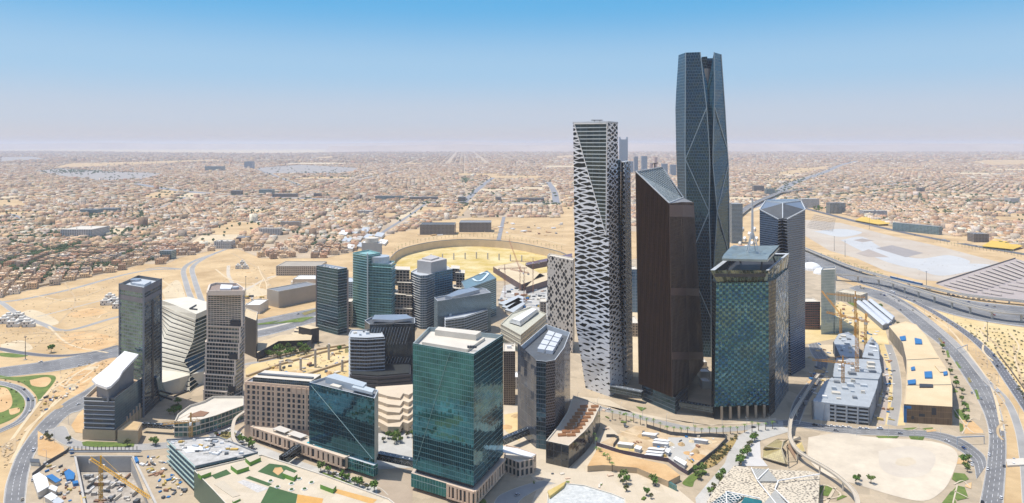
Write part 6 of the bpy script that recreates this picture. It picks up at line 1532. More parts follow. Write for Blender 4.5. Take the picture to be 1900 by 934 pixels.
# ================================================================== round arena works
t = thing('arena_wall', 'thin dark railing and coping along the rim of the round excavation', 'wall', tuple(G(876, 446)))
e = MB(); P = [p for p in ARENA_G[:31]]
for a, b in zip(P, P[1:]): e.bar(Vector((a.x, a.y+1, 1.1)), Vector((b.x, b.y+1, 1.1)), 1.2, 1.6)
adds(t, 'coping', e, GREY)
for i in range(9):
    y = lerpk([(0, 470), (4, 466), (8, 472)], i); x = 800+i*21; b = GD(x, dep(y+8)*1.04, -19); e = MB(); e.cyl((b.x, b.y), 1.6, -19, -3, 8)
    solo('concrete_column', e, CONCRETE, f'bare concrete column on the yellow arena floor, {ordn(i)} from the left', 'column', 'columns on the arena floor')
for i, (px_, lab) in enumerate((([(915, 495), (968, 528), (1012, 512), (960, 486)], 'broad tan roof deck over the cut at the right of the arena'), ([(976, 533), (1062, 505), (1062, 498), (1000, 508)], 'long tan deck beside the pierced stone tower'), ([(977, 492), (1062, 476), (1062, 470), (975, 488)], 'dark purple hoarded strip near the arena rim'))):
    t = bldg('arena_deck', lab, ccw([xy(G(x, y, 12)) for x, y in px_]), 12, [paint((.16, .11, .10), .8, .2, .1), SAND_PALE], None, SAND_PALE if i < 2 else paint((.14, .11, .16), .8, .1, .2), .4, 'deck')
scatter([(925, 540), (1012, 525), (1012, 570), (980, 575), (925, 575)], 45, 41, 'stack on the building site before the pierced tower', 'material_stack', 'building materials', 'stacks on the site before the pierced tower', SM+[(GREY_LIGHT, 'light grey')], 3, 12, 4)
for i in range(3):
    shed(f'long white site roof left of the pierced tower, {ordn(i)} from the back', [(925+i*6, 563+i*6), (940+i*6, 568+i*6), (975, 553+i*5), (962, 548+i*5)], 5, GREY_LIGHT)
# ================================================================== buildings behind the district
def block(label, x0, x1, yt, yb, depthm, mat, roofm=CONCRETE_PALE, cat='building', name='office_block', skew=0, units=0, trim=None, grp=None, ledge=None):
    d = dep(yb); z = zof(yt, yb) if yt >= YH else H-(yt-YH)*d/F
    a, b = GD(x0, d, 0), GD(x1, d+skew, 0); dv = xy(b-a).normalized(); nb = Vector((-dv.y, dv.x))
    return bldg(name, label, [xy(a), xy(b), xy(b)+nb*depthm, xy(a)+nb*depthm], z, [mat, trim or CONCRETE_PALE], None, roofm, min(1.2, z*.2), cat, ledge, units=units, seed=int(x0), group=grp)
FB = facade('beige_block', (.03, .035, .045), (.10, .10, .11), (.50, .42, .33), 4, 3.8, .45, .45, metal=.3)
FD = facade('dark_block', (.05, .05, .055), (.10, .10, .10), (.22, .20, .185), 4, 4, .4, .3, metal=.4)
FG = facade('far_glass', (.05, .12, .15), (.12, .24, .28), (.30, .34, .35), 4, 4, .15, .2, metal=.5)
FW = facade('white_block', (.05, .07, .09), (.12, .15, .18), (.62, .60, .56), 5, 4, .4, .35, metal=.3)
BT = facade('blue_haze_tower', (.10, .18, .27), (.16, .26, .36), (.22, .30, .38), 6, 5, .2, .2, metal=.3)  # grey-blue of distance haze painted into glass and frame
block('long plain beige hall with round fans on its roof left of the blue glass tower', 517, 590, 541, 572, 34, paint((.44, .38, .30), .8, .06, .05), GREY, skew=60)
block('cream rotunda-like hall behind the long beige hall', 543, 590, 518, 533, 40, paint((.58, .50, .40), .8, .06, .05), WHITE)
block('brown stepped terrace building above the white halls', 512, 592, 494, 512, 60, FB, paint((.40, .35, .28), .8, .1, .05))
block('white roofed hall beside the highway right of the stacked tower', 454, 482, 566, 583, 40, CONCRETE_PALE, WHITE)
t = thing('exhibition_canopy', 'low round drum hall among the white halls', 'hall', tuple(G(556, 527))); c = G(556, 530); e = MB(); e.cyl((c.x, c.y), 16, 0, 9, 24); adds(t, 'drum', e, CONCRETE_PALE)
block('dark slatted block, left of two above the arena', 779, 843, 417, 436, 60, FD, DARK_GREY); block('dark slatted block, right of two above the arena', 852, 911, 413, 431, 60, FD, GREY)
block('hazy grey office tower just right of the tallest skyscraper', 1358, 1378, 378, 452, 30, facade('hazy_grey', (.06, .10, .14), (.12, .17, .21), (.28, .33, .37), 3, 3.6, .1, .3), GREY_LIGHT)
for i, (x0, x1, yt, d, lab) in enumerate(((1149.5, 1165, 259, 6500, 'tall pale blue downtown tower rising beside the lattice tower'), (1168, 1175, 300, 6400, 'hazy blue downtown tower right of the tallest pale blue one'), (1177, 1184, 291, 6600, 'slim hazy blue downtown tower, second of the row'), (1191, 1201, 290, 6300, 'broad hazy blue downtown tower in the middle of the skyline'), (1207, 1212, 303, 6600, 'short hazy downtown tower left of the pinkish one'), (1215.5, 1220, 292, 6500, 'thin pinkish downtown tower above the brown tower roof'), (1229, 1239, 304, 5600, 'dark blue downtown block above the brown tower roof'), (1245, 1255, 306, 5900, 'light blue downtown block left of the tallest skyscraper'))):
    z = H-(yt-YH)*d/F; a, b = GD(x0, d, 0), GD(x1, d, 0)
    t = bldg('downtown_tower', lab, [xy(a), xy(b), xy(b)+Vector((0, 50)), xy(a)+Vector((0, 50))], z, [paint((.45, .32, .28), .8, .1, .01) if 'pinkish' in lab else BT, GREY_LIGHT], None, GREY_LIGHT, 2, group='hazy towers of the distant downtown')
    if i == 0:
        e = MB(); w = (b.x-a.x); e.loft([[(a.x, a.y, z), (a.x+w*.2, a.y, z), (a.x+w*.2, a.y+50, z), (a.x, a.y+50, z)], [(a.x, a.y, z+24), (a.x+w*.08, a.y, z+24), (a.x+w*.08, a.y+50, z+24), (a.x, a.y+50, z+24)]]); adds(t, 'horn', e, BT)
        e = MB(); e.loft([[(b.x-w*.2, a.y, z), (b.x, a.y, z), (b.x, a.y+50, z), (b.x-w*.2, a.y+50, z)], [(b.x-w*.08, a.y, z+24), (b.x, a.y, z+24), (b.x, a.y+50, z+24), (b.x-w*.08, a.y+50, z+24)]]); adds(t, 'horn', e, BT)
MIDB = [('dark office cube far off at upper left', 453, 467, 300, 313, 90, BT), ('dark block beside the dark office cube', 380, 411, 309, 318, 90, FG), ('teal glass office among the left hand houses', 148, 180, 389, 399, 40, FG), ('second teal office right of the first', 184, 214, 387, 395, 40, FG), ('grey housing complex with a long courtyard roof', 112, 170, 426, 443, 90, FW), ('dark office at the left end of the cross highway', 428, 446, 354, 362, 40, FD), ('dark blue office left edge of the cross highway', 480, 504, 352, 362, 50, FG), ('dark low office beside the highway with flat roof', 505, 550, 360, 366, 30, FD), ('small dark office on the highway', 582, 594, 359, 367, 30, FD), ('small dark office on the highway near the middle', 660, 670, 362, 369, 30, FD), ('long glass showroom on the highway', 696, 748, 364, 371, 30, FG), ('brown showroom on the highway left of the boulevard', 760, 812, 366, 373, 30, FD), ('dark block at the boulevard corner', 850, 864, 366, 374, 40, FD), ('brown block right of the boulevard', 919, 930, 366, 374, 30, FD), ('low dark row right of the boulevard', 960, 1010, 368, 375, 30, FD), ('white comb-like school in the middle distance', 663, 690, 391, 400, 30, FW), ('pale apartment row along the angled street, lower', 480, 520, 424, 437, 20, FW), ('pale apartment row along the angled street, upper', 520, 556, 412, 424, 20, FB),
  ('blue grey offices by the forked street, left', 397, 428, 448, 462, 30, FW), ('dark apartment block by the forked street', 438, 458, 441, 451, 30, FD), ('dark house group left of the blue grey offices', 296, 318, 466, 482, 24, FG),
  ('teal glass office behind the airfield, far left', 1452, 1488, 370, 382, 30, FG), ('white stepped office behind the airfield', 1488, 1520, 369, 386, 40, FW), ('grey curved office behind the airfield trees', 1540, 1569, 377, 397, 34, facade('curved_grey', (.06, .12, .15), (.16, .20, .22), (.38, .38, .38), 5, 30, .3, .02)), ('white lobed clinic beside the airfield', 1603, 1646, 391, 402, 34, FW), ('brown hotel left of the flyover', 1399, 1418, 345, 358, 30, FD), ('teal office beside the brown hotel', 1422, 1438, 351, 362, 30, FG), ('dark cube beside the yellow canopy at right', 1807, 1835, 434, 450, 28, FD), ('long teal glazed station along the airfield road', 1656, 1742, 413, 428, 20, FG), ('grey block far right among houses', 1875, 1892, 368, 376, 40, FW), ('dark low block at right among houses', 1706, 1716, 349, 358, 30, FD)]
for lab, x0, x1, yt, yb, dm, m_ in MIDB: block(lab, x0, x1, yt, yb, dm, m_, CONCRETE_PALE if m_ is FW else GREY, name='office_block', skew=(-110 if 'station' in lab else 0), units=2 if x1-x0 > 25 and yb > 380 else 0)
YR = paint((.66, .44, .08), .8, .08, .02)
for lab, px_ in (('large yellow tent roof beside the dark cube at right', [(1822, 456), (1846, 443), (1872, 449), (1898, 457), (1880, 462)]), ('large yellow tent roof along the airfield road', [(1586, 408), (1600, 402), (1652, 411), (1650, 416), (1630, 416)])):
    t = thing('canopy', lab, 'canopy', tuple(G(*px_[0]))); P = [G(x, y, 6) for x, y in px_]; e = MB(); lo_ = [p-Vector((0, 0, 1)) for p in P]
    r_ = [Vector((p.x, p.y, 5+2*(i % 2))) for i, p in enumerate(ccw(P))]; e.loft([[tuple(p-Vector((0, 0, 1))) for p in r_], [tuple(p) for p in r_]], True, 0, None, True, True); adds(t, 'roof', e, YR)
    for p in P: e = MB(); e.cyl((p.x, p.y), .6, 0, 5, 6); adds(t, 'post', e, CONCRETE)
rr = random.Random(77)
for i in range(12):
    x, y = 628+(i % 4)*20+(i//4)*6, 434+(i//4)*13-(i % 4)*3
    shed(f'light grey shed left of the arena, row {["back","middle","front"][i//4]}, {ordn(i%4)} from the left', [(x, y), (x+14, y+2), (x+20, y-5), (x+7, y-7)], rr.uniform(5, 8), rr.choice([GREY_LIGHT, WHITE, CONCRETE]), grp='grey sheds left of the arena')
for i in range(8):
    x, y = 1358+(i % 4)*11, 462+(i//4)*14
    shed(f'{["grey","rust red","white","tan"][i%4]} roofed shed behind the diamond tower canopy, {["back","front"][i//4]} row', [(x, y), (x+8, y+1), (x+11, y-6), (x+3, y-7)], 5, [GREY, paint((.45, .22, .14), .8, .1, .1), WHITE, SAND][i % 4], grp='sheds behind the diamond tower')
for i in range(14):
    x, y = 1352+i*4.4, 395+((i*7) % 5)*9
    shed(f'low white roofed shop left of the crystal tower, {ordn(i)} from the left', [(x, y+30), (x+4, y+31), (x+6, y+27), (x+2, y+26)], 7, rr.choice([WHITE, GREY_LIGHT, CONCRETE_PALE]), grp='shops left of the crystal tower')
def villa(label, x, y, s, seed):
    r = random.Random(seed); c = G(x, y); t = thing('villa', label, 'house', tuple(c), 'white cubic villas in the sand lots'); hgt = 8.5
    VW = paint((.72, .68, .60), .8, .05, .2)
    e = MB(); e.box(c.x, c.y, 0, s, s*.8, hgt, .2); adds(t, 'wall', e, VW)
    e = MB(); e.box(c.x+s*.55, c.y-s*.1, 0, s*.5, s*.6, hgt*.6, .2); adds(t, 'wing', e, VW)
    e = MB(); e.box(c.x-1, c.y+1, hgt, s*.4, s*.4, 2.8, .2); adds(t, 'roof_room', e, VW)
    for k in range(4): e = MB(); q = c+Vector((-s*.35+k*s*.22, -s*.41-.1+.2*(-s*.35+k*s*.22), 0)); e.box(q.x, q.y, 1.2+(k % 2)*3.4, 1.4, .4, 2, .2); adds(t, 'window', e, WIN)
for i, (x, y) in enumerate(((8, 600), (24, 606), (40, 602), (16, 594), (34, 592), (52, 606))): villa(f'white cubic villa of the isolated cluster at left, {ordn(i)} as listed from {"front" if i < 3 or i == 5 else "back"}', x, y, 13, i)
for i, (x, y) in enumerate(((196, 566), (212, 563), (204, 556), (218, 572))): villa(f'cream villa in the sand behind the slim grey tower, {ordn(i)} of four', x, y, 13, i+20)
for i, (x, y) in enumerate(((450, 492), (442, 499), (455, 499))): villa(f'dark windowed villa alone in the sand left of the halls, {ordn(i)} of three', x, y, 10, i+40)
# long compound wall at the edge of the left houses
wall_thing('compound_wall', 'long tan boundary wall between the left houses and the empty sand', gpts([(-30, 560), (0, 552), (60, 536), (140, 519), (225, 500), (268, 489)]), 4, .6, BEIGE_WALL)

block('brown louvred office squeezed between the green tower and the sail tower', 934, 956, 652, 752, 30, facade('brown_louvre', (.03, .025, .025), (.09, .08, .07), (.20, .16, .13), 2.4, 2.2, .3, .4, metal=.4), CONCRETE_PALE, units=4)
block('low white roofed annex right of the brown louvred office', 948, 962, 700, 722, 20, FW, WHITE)
for i, (x0, x1, yt, yb) in enumerate(((1300, 1318, 690, 704), (1303, 1320, 708, 722), (1296, 1312, 672, 684))):
    block(f'white stepped terrace between brown and diamond towers, {ordn(i)} of three', x0, x1, yt, yb, 14, CONCRETE_PALE, WHITE)
block('blue glass block glimpsed between lattice and brown towers', 1171, 1184, 500, 580, 30, BT)
block('tan slab building low between lattice and brown towers', 1172, 1187, 600, 625, 40, FB)
for i, (x0, x1, yt, yb) in enumerate(((700, 720, 528, 560), (1002, 1014, 560, 600), (640, 652, 560, 608))):
    block(f'beige infill block among the central towers, {["left of the rounded tower", "left of the pierced tower", "right of the blue glass tower"][i]}', x0, x1, yt, yb, 24, FB)
scatter([(1065, 745), (1190, 778), (1180, 800), (1100, 800), (1070, 770)], 22, 61, 'planter or bench on the plaza below the lattice tower', 'plaza_bench', 'bench', 'benches and planters on the plazas', [(CONCRETE_PALE, 'pale'), (DARK_GREY, 'dark'), (STONE, 'stone'), (GRASS, 'green')], 2, 6, .9)
scatter([(960, 860), (1060, 875), (1180, 880), (1230, 905), (1200, 930), (1000, 925), (970, 890)], 30, 62, 'planter or bench on the lower plaza', 'plaza_bench', 'bench', 'benches and planters on the plazas', [(CONCRETE_PALE, 'pale'), (DARK_GREY, 'dark'), (STONE, 'stone'), (GRASS, 'green')], 2, 6, .9)
scatter([(430, 560), (500, 540), (515, 560), (470, 585), (440, 580)], 24, 63, 'stack on the sandy works behind the stacked tower', 'material_stack', 'building materials', 'stacks behind the stacked tower', SM, 3, 9, 3)
scatter([(1540, 570), (1560, 560), (1590, 590), (1560, 610)], 16, 64, 'stack near the cream finned office', 'material_stack', 'building materials', 'stacks behind the parking decks', SM, 3, 9, 3)
scatter([(760, 440), (860, 412), (1050, 414), (1050, 440), (900, 434)], 50, 65, 'heap or hut on the sand behind the arena', 'site_item', 'building materials', 'items on the sand behind the arena', [(SAND_PALE, 'pale sand'), (SAND_ORANGE, 'orange sand'), (GREY, 'grey'), (WHITE, 'white'), (paint((.36, .20, .12), .8, .2, .4), 'brown')], 6, 22, 3.5)
for i, (x, y, h_) in enumerate(((558, 690, 16), (585, 682, 22), (610, 668, 20), (635, 690, 14), (520, 688, 10))):
    c = G(x, y); e = MB(); e.cyl((c.x, c.y), 1.5, 0, h_, 8); solo('concrete_column', e, CONCRETE, f'bare concrete column on the yellow cut left of the striped black block, {ordn(i)} of five', 'column', 'columns in the yellow cut')
scatter([(470, 690), (520, 672), (645, 650), (645, 705), (560, 705)], 34, 71, 'heap or machine in the yellow cut behind the hotel', 'site_item', 'building materials', 'items in the yellow cut', SM+[(SAND_YELLOW, 'yellow sand')], 2, 9, 2.6)
for i, P_ in enumerate(([(458, 700), (520, 678), (600, 655), (648, 645)], [(540, 706), (590, 690), (646, 672)], [(480, 672), (540, 658), (640, 642)])):
    wall_thing('earth_bank', f'low tan earth bank crossing the yellow cut, {["middle","front","back"][i]} one', gpts(P_), 2.5, 2.5, BEIGE_WALL)
# ================================================================== right hand structures
z = 94
pts = [xy(GD(1523.5, dep(621), 0)), xy(GD(1549, dep(619), 0)), xy(GD(1551, dep(612), 0)), xy(GD(1526, dep(614), 0))]
m_34 = facade('mirror_slab', (.26, .35, .37), (.44, .53, .53), (.38, .47, .48), 2.2, 4, .06, .1, metal=.25, rough=.12, jit=.05, patch=.8)
t = bldg('mirrored_slab', 'slender pale mirrored slab tower with a spreading glass foot', pts, zof(500, 619.5), [m_34, GREY_LIGHT], None, CONCRETE_PALE, 2)
e = MB(); a = G(1549, 619.6); b = G(1594, 612); e.loft([[(a.x, a.y, 0), (b.x, b.y, 0), (b.x, b.y+14, 0), (a.x, a.y+14, 0)], [(a.x, a.y, 24), (a.x+4, a.y, 24), (a.x+4, a.y+14, 24), (a.x, a.y+14, 24)]], True); adds(t, 'glass_foot', e, m_34)
block('maroon and glass office left of the mirrored slab', 1494, 1522, 560, 612, 26, facade('maroon', (.03, .04, .05), (.10, .10, .11), (.22, .10, .09), 2.6, 3.4, .15, .4), CONCRETE_PALE)
block('cream office with vertical fins right of the mirrored slab', 1551, 1597, 541, 558, 30, facade('cream_fins', (.10, .09, .08), (.2, .18, .15), (.62, .56, .44), 2.5, 30, .5, .02, metal=.2), paint((.60, .53, .40), .8, .1, .1), skew=-30)
t = thing('white_domes', 'smooth white shell domes between the crystal tower and the flyover', 'building', tuple(G(1520, 500)))
for x, y, r_ in ((1505, 500, 22), (1525, 508, 17), (1540, 505, 12)):
    c = G(x, y); e = MB(); n_ = 14; e.loft([[(c.x+math.cos(2*math.pi*i/n_)*r_*math.cos(f), c.y+math.sin(2*math.pi*i/n_)*r_*math.cos(f), r_*.7*math.sin(f)) for i in range(n_)] for f in [k*math.pi/2/5 for k in range(5)]], True); part('dome', e, WHITE, t, None, True)
# parking decks
t_grey = paint((.40, .43, .45), .7, .12, .1); GF = paint((.36, .38, .40), .7, .1, .15)
def deckblock(label, px, z, levels, seed, front=None):
    P = ccw([xy(G(x, y, z)) for x, y in px]); t = thing('parking_deck', label, 'parking deck', (P[0].x, P[0].y, 0), 'bare grey concrete parking decks'); h = z/levels
    for k in range(levels):
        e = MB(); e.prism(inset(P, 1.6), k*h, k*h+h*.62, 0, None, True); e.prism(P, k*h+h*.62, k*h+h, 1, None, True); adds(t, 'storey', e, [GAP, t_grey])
    for i in range(len(P)):
        a, b = P[i], P[(i+1) % len(P)]; L_ = (b-a).length; k = int(L_/9)
        e = MB()
        for j in range(k+1): c = a.lerp(b, j/max(1, k)); e.box(c.x, c.y, 0, 1.3, 1.3, z-.2, .1)
        if k: adds(t, 'columns', e, GF)
    r = random.Random(seed); a = P
    roofunits(t, P, z, 16, seed, None, 1.6)
    return P, t
A_, tA = deckblock('front grey parking deck with open storeys facing the road', [(1509, 745), (1613, 756), (1626, 722), (1630, 705), (1545, 700), (1530, 708)], 17.6, 5, 1)
e = MB(); p, q = A_[0], A_[1]
e.prism([xy(G(1508.6, 745, 17.6)), xy(G(1540, 748.6, 17.6)), xy(G(1540, 743, 17.6)), xy(G(1510, 740, 17.6))], 0, 17.9); adds(tA, 'stair_core', e, t_grey)
deckblock('middle grey parking deck stepping up behind the front one', [(1546, 699), (1630, 704), (1636, 690), (1632, 668), (1552, 664), (1548, 680)], 19, 5, 2)
deckblock('rear left grey parking deck under the cranes', [(1547, 634), (1560, 662), (1594, 663), (1592, 628), (1574, 616), (1556, 620)], 16, 4, 3)
deckblock('rear right wedge of the grey parking decks', [(1600, 663), (1632, 667), (1630, 640), (1617, 625), (1606, 640)], 16, 4, 4)
scatter([(1500, 640), (1545, 630), (1545, 690), (1520, 735), (1503, 760), (1500, 700)], 24, 51, 'stack on the sand left of the parking decks', 'material_stack', 'building materials', 'stacks around the parking decks', SM, 2, 6, 2)
scatter([(1640, 650), (1660, 660), (1656, 780), (1620, 785), (1640, 720)], 36, 52, 'stack on the strip right of the parking decks', 'material_stack', 'building materials', 'stacks around the parking decks', SM, 2, 6, 2)
scatter([(1550, 560), (1590, 575), (1640, 620), (1600, 640), (1550, 610)], 40, 53, 'stack on the sandy site behind the parking decks', 'material_stack', 'building materials', 'stacks around the parking decks', SM, 2, 8, 3)
# long beige hall
z = 18
hallp = [(1649, 605), (1680, 596), (1700, 602), (1718, 622), (1739, 658), (1760, 688), (1767, 719), (1767, 755), (1677, 750), (1682, 710), (1682, 668), (1675, 637)]
P = ccw([xy(G(x, y, z)) for x, y in hallp])
SHEET = paint((.70, .53, .31), .8, .06, .03, c2=(.76, .60, .38)); RUST = facade('board_front', (.10, .06, .035), (.20, .13, .07), (.26, .17, .09), 2.1, 6, .08, .1, metal=.05, rough=.7, fr=.8)
LW = facade('panel_left', (.20, .18, .15), (.30, .27, .23), (.12, .11, .10), 6, 9, .06, .05, metal=.05, rough=.7)
fr_ = [xy(G(1767, 755, z)), xy(G(1677, 750, z))]
ms = []
for i in range(len(P)):
    a, b = P[i], P[(i+1) % len(P)]
    isf = (a-fr_[1]).length < .1 and (b-fr_[0]).length < .1
    ms.append(0 if isf else 2)
t = bldg('sheet_roofed_hall', 'very long curved hall with plain tan sheet roof, blue patches and a boarded brown front', P, z, [RUST, SAND_PALE, LW], ms, SHEET, .3, 'hall')
for px_ in ([(1697, 627), (1710, 630), (1711, 638), (1698, 638)], [(1669, 625), (1680, 623), (1681, 631), (1672, 632)], [(1715, 690), (1729, 689), (1730, 701), (1716, 701)], [(1690, 682), (1697, 680), (1698, 686), (1691, 687)], [(1684, 706), (1699, 704), (1699, 712), (1685, 713)], [(1750, 690), (1758, 689), (1758, 695), (1751, 696)]):
    e = MB(); Q = ccw([xy(G(x, y, z+1)) for x, y in px_]); e.prism(Q, z-.25, z+1.2); adds(t, 'blue_hatch', e, BLUE)
for px_, m_ in (([(1706, 712), (1731, 713), (1731, 718), (1706, 718)], DARK), ([(1734, 678), (1755, 681), (1757, 690), (1744, 690)], SAND_PALE)):
    e = MB(); Q = ccw([xy(G(x, y, z+1)) for x, y in px_]); e.prism(Q, z-.25, z+1.0); adds(t, 'roof_hatch', e, m_)
for (xa, ya), (xb, yb) in (((1683, 668), (1742, 665)), ((1683, 715), (1765, 714))):
    e = MB(); e.bar(G(xa, ya, z), G(xb, yb, z), .4, .4); adds(t, 'roof_seam', e, TRIM_D)
for x0, x1, y0, y1, m_ in ((1729, 1737, 757, 770, DARK), (1705, 1716, 768, 773, DARK), (1691, 1696, 772, 778, DARK), (1676, 1691, 753, 758, BLUE), (1677, 1682, 755, 788, BLUE)):
    a, b = fr_[1], fr_[0]; u0_, u1_ = (x0-1677)/90, (x1-1677)/90; p, q = a.lerp(b, max(0, u0_)), a.lerp(b, u1_); dd = p.y; e = MB(); z1 = H-(y0-YH)*dd/F; z0 = max(.1, H-(y1-YH)*dd/F)
    e.prism([p+Vector((0, -.25)), q+Vector((0, -.25)), q+Vector((0, .2)), p+Vector((0, .2))], z0, z1, None, None, True); adds(t, 'front_opening', e, m_)
# parallel sheds
for i, (px_, hh) in enumerate((([(1588, 561), (1597, 559), (1648, 601), (1638, 604)], 7), ([(1600, 559), (1607, 558), (1655, 597), (1648, 601)], 6), ([(1611, 557), (1618, 556), (1660, 588), (1655, 594)], 6))):
    shed(f'long silver ribbed shed beside the curved highway, {ordn(i)} from the left', px_, hh, paint((.56, .58, .60), .5, .08, .2), GREY, grp='silver sheds beside the highway', pitch=2)
solo('container', slab([(1642, 602), (1652, 598), (1655, 603), (1645, 607)], 0, 3), BLUE, 'blue container at the near end of the silver sheds', 'container')

# ================================================================== flyovers
def viaduct(label, px, zdeck, w, every, seed=1, barrier=True):
    C = catmull([G(x, y, zdeck) for x, y in px], 8)
    t = thing('viaduct', label, 'bridge', (C[len(C)//2].x, C[len(C)//2].y, 0)); e = MB()
    A, B = offset_line(C, w/2), offset_line(C, -w/2); ribbon_mb(A, B, zdeck, e, 1.6); adds(t, 'deck', e, CONCRETE)
    e = MB()
    for s_ in (1, -1): ribbon_mb(offset_line(C, s_*w/2), offset_line(C, s_*(w/2-.5)), zdeck+1, e, 1.1)
    adds(t, 'parapet', e, CONCRETE_PALE)
    e = MB(); ribbon_mb(offset_line(C, w/2-.6), offset_line(C, -(w/2-.6)), zdeck+.02, e); adds(t, 'carriageway', e, ASPHALT)
    s_ = 0; last = -every; tot = 0
    for a, b in zip(C, C[1:]):
        tot += (b-a).length
        if tot-last > every:
            last = tot; e = MB(); e.cyl((b.x, b.y), w*.13, 0, zdeck-1.7, 8); dd = (b-a).normalized(); nb = Vector((-dd.y, dd.x, 0)); e.bar(Vector((b.x, b.y, zdeck-2.4))-nb*w*.4, Vector((b.x, b.y, zdeck-2.4))+nb*w*.4, 2, 1.5); adds(t, 'pier', e, CONCRETE_PALE)
    return C
VC = viaduct('long curved concrete flyover crossing in front of the airfield', [(1545, 508), (1598, 512), (1641, 519), (1684, 532), (1727, 545), (1792, 565), (1857, 579), (1920, 583), (2000, 583)], 13, 13, 34)
MC = viaduct('elevated metro line with a blue train behind the flyover', [(1480, 455), (1533, 477), (1576, 494), (1641, 513), (1716, 531), (1792, 547), (1900, 559), (2000, 565)], 7, 11, 40)
viaduct('flyover curving away beside the tallest skyscraper', [(1352, 420), (1370, 398), (1400, 377), (1430, 364), (1453, 356), (1507, 350)], 10, 26, 60)
t = thing('metro_train', 'blue and white metro train on the elevated line', 'train', (MC[26].x, MC[26].y, 7.4))
def along(C, s):
    tot = 0
    for a, b in zip(C, C[1:]):
        l = (b-a).length
        if tot+l >= s: return a.lerp(b, (s-tot)/l), math.atan2(b.y-a.y, b.x-a.x)
        tot += l
    return C[-1], 0
def arclen(C, x):
    tot = 0
    for a, b in zip(C, C[1:]):
        if CX+F*b.x/b.y > x: return tot
        tot += (b-a).length
    return tot
s0 = arclen(MC, 1664)
for k in range(4):
    p, a = along(MC, s0+k*19); e = MB(); e.box(p.x, p.y, 7.6, 18, 3, 3.2, a, 0); e.box(p.x, p.y, 9.0, 18.02, 3.04, 1.0, a, 1); e.box(p.x, p.y, 10.8, 17, 2.6, .3, a, 2); adds(t, 'carriage', e, [BLUE, DARK, GREY_LIGHT])
# thin curved monorail beam in front
Cm = catmull([G(x, y, 8) for x, y in ((1519, 694), (1507, 712), (1488, 742), (1470, 772), (1465, 800), (1468, 818), (1480, 836), (1500, 850), (1528, 866), (1552, 882), (1575, 902), (1588, 920), (1592, 945), (1590, 980))], 8)
t = thing('curved_walkway', 'thin pale elevated walkway sweeping over the plaza in a long S curve', 'bridge', tuple(Cm[20])); e = MB(); ribbon_mb(offset_line(Cm, 1.6), offset_line(Cm, -1.6), 8, e, .9); adds(t, 'deck', e, paint((.55, .48, .38), .8, .06, .1))
e = MB()
for s_ in (1, -1): ribbon_mb(offset_line(Cm, s_*1.6), offset_line(Cm, s_*1.35), 8.9, e, .8)
adds(t, 'parapet', e, CONCRETE_PALE)
for k in range(6, len(Cm), 14): e = MB(); e.cyl((Cm[k].x, Cm[k].y), .7, 0, 7.1, 8); adds(t, 'pier', e, CONCRETE_PALE)
Cm2 = catmull([G(x, y, 12) for x, y in ((455, 762), (437, 776), (432, 795), (434, 815), (450, 832), (475, 845))], 8)
t = thing('curved_walkway', 'pale elevated walkway curling down beside the beige hotel corner', 'bridge', tuple(Cm2[8])); e = MB(); ribbon_mb(offset_line(Cm2, 1.5), offset_line(Cm2, -1.5), 12, e, .9); adds(t, 'deck', e, paint((.55, .48, .38), .8, .06, .1))
for k in (12, 20, 30): e = MB(); e.cyl((Cm2[k].x, Cm2[k].y), .8, 0, 11, 8); adds(t, 'pier', e, CONCRETE_PALE)

# ================================================================== patterned roof building and folded lattice at lower right
def speckle():
    m, nt, b = newmat('speckled_roof'); L = nt.links; g = nd(nt, 'ShaderNodeNewGeometry')
    mp = nd(nt, 'ShaderNodeMapping'); mp.inputs['Scale'].default_value = (.55, 1.0, 1); mp.inputs['Rotation'].default_value = (0, 0, .3); L.new(g.outputs['Position'], mp.inputs['Vector'])
    v = nd(nt, 'ShaderNodeTexVoronoi', voronoi_dimensions='2D'); v.inputs['Scale'].default_value = .62; L.new(mp.outputs[0], v.inputs['Vector'])
    n = nd(nt, 'ShaderNodeTexNoise'); n.inputs['Scale'].default_value = .09; L.new(g.outputs['Position'], n.inputs['Vector'])
    f = mth(nt, 'LESS_THAN', v.outputs['Distance'], mth(nt, 'MULTIPLY_ADD', n.outputs[0], .62, -.05))
    nz = nd(nt, 'ShaderNodeSeparateXYZ'); L.new(g.outputs['Normal'], nz.inputs[0])
    L.new(mixc(nt, f, (.64, .55, .41, 1), (.12, .10, .08, 1)), b.inputs['Base Color']); b.inputs['Roughness'].default_value = .8; return m
z = 9
roofp = ccw([G(x, y, z) for x, y in ((1362, 864), (1394, 868), (1440, 872), (1500, 874), (1521, 880), (1520, 905), (1515, 990), (1300, 990), (1312, 930), (1335, 895))])
t = thing('pierced_roof_centre', 'low faceted building with a cream roof peppered with small dark openings', 'building', tuple(G(1420, 920)))
e = MB(); walls(e, [xy(p) for p in roofp], 0, z, None); c = G(1425, 915, z+3)
for i in range(len(roofp)): e.face([roofp[i], roofp[(i+1) % len(roofp)], c], None, 1)
adds(t, 'roof', e, [SAND_PALE, speckle()])
RIBBED = facade('rib_panel', (.30, .30, .27), (.40, .40, .36), (.52, .50, .45), 1.2, 50, .5, .001, metal=.1)
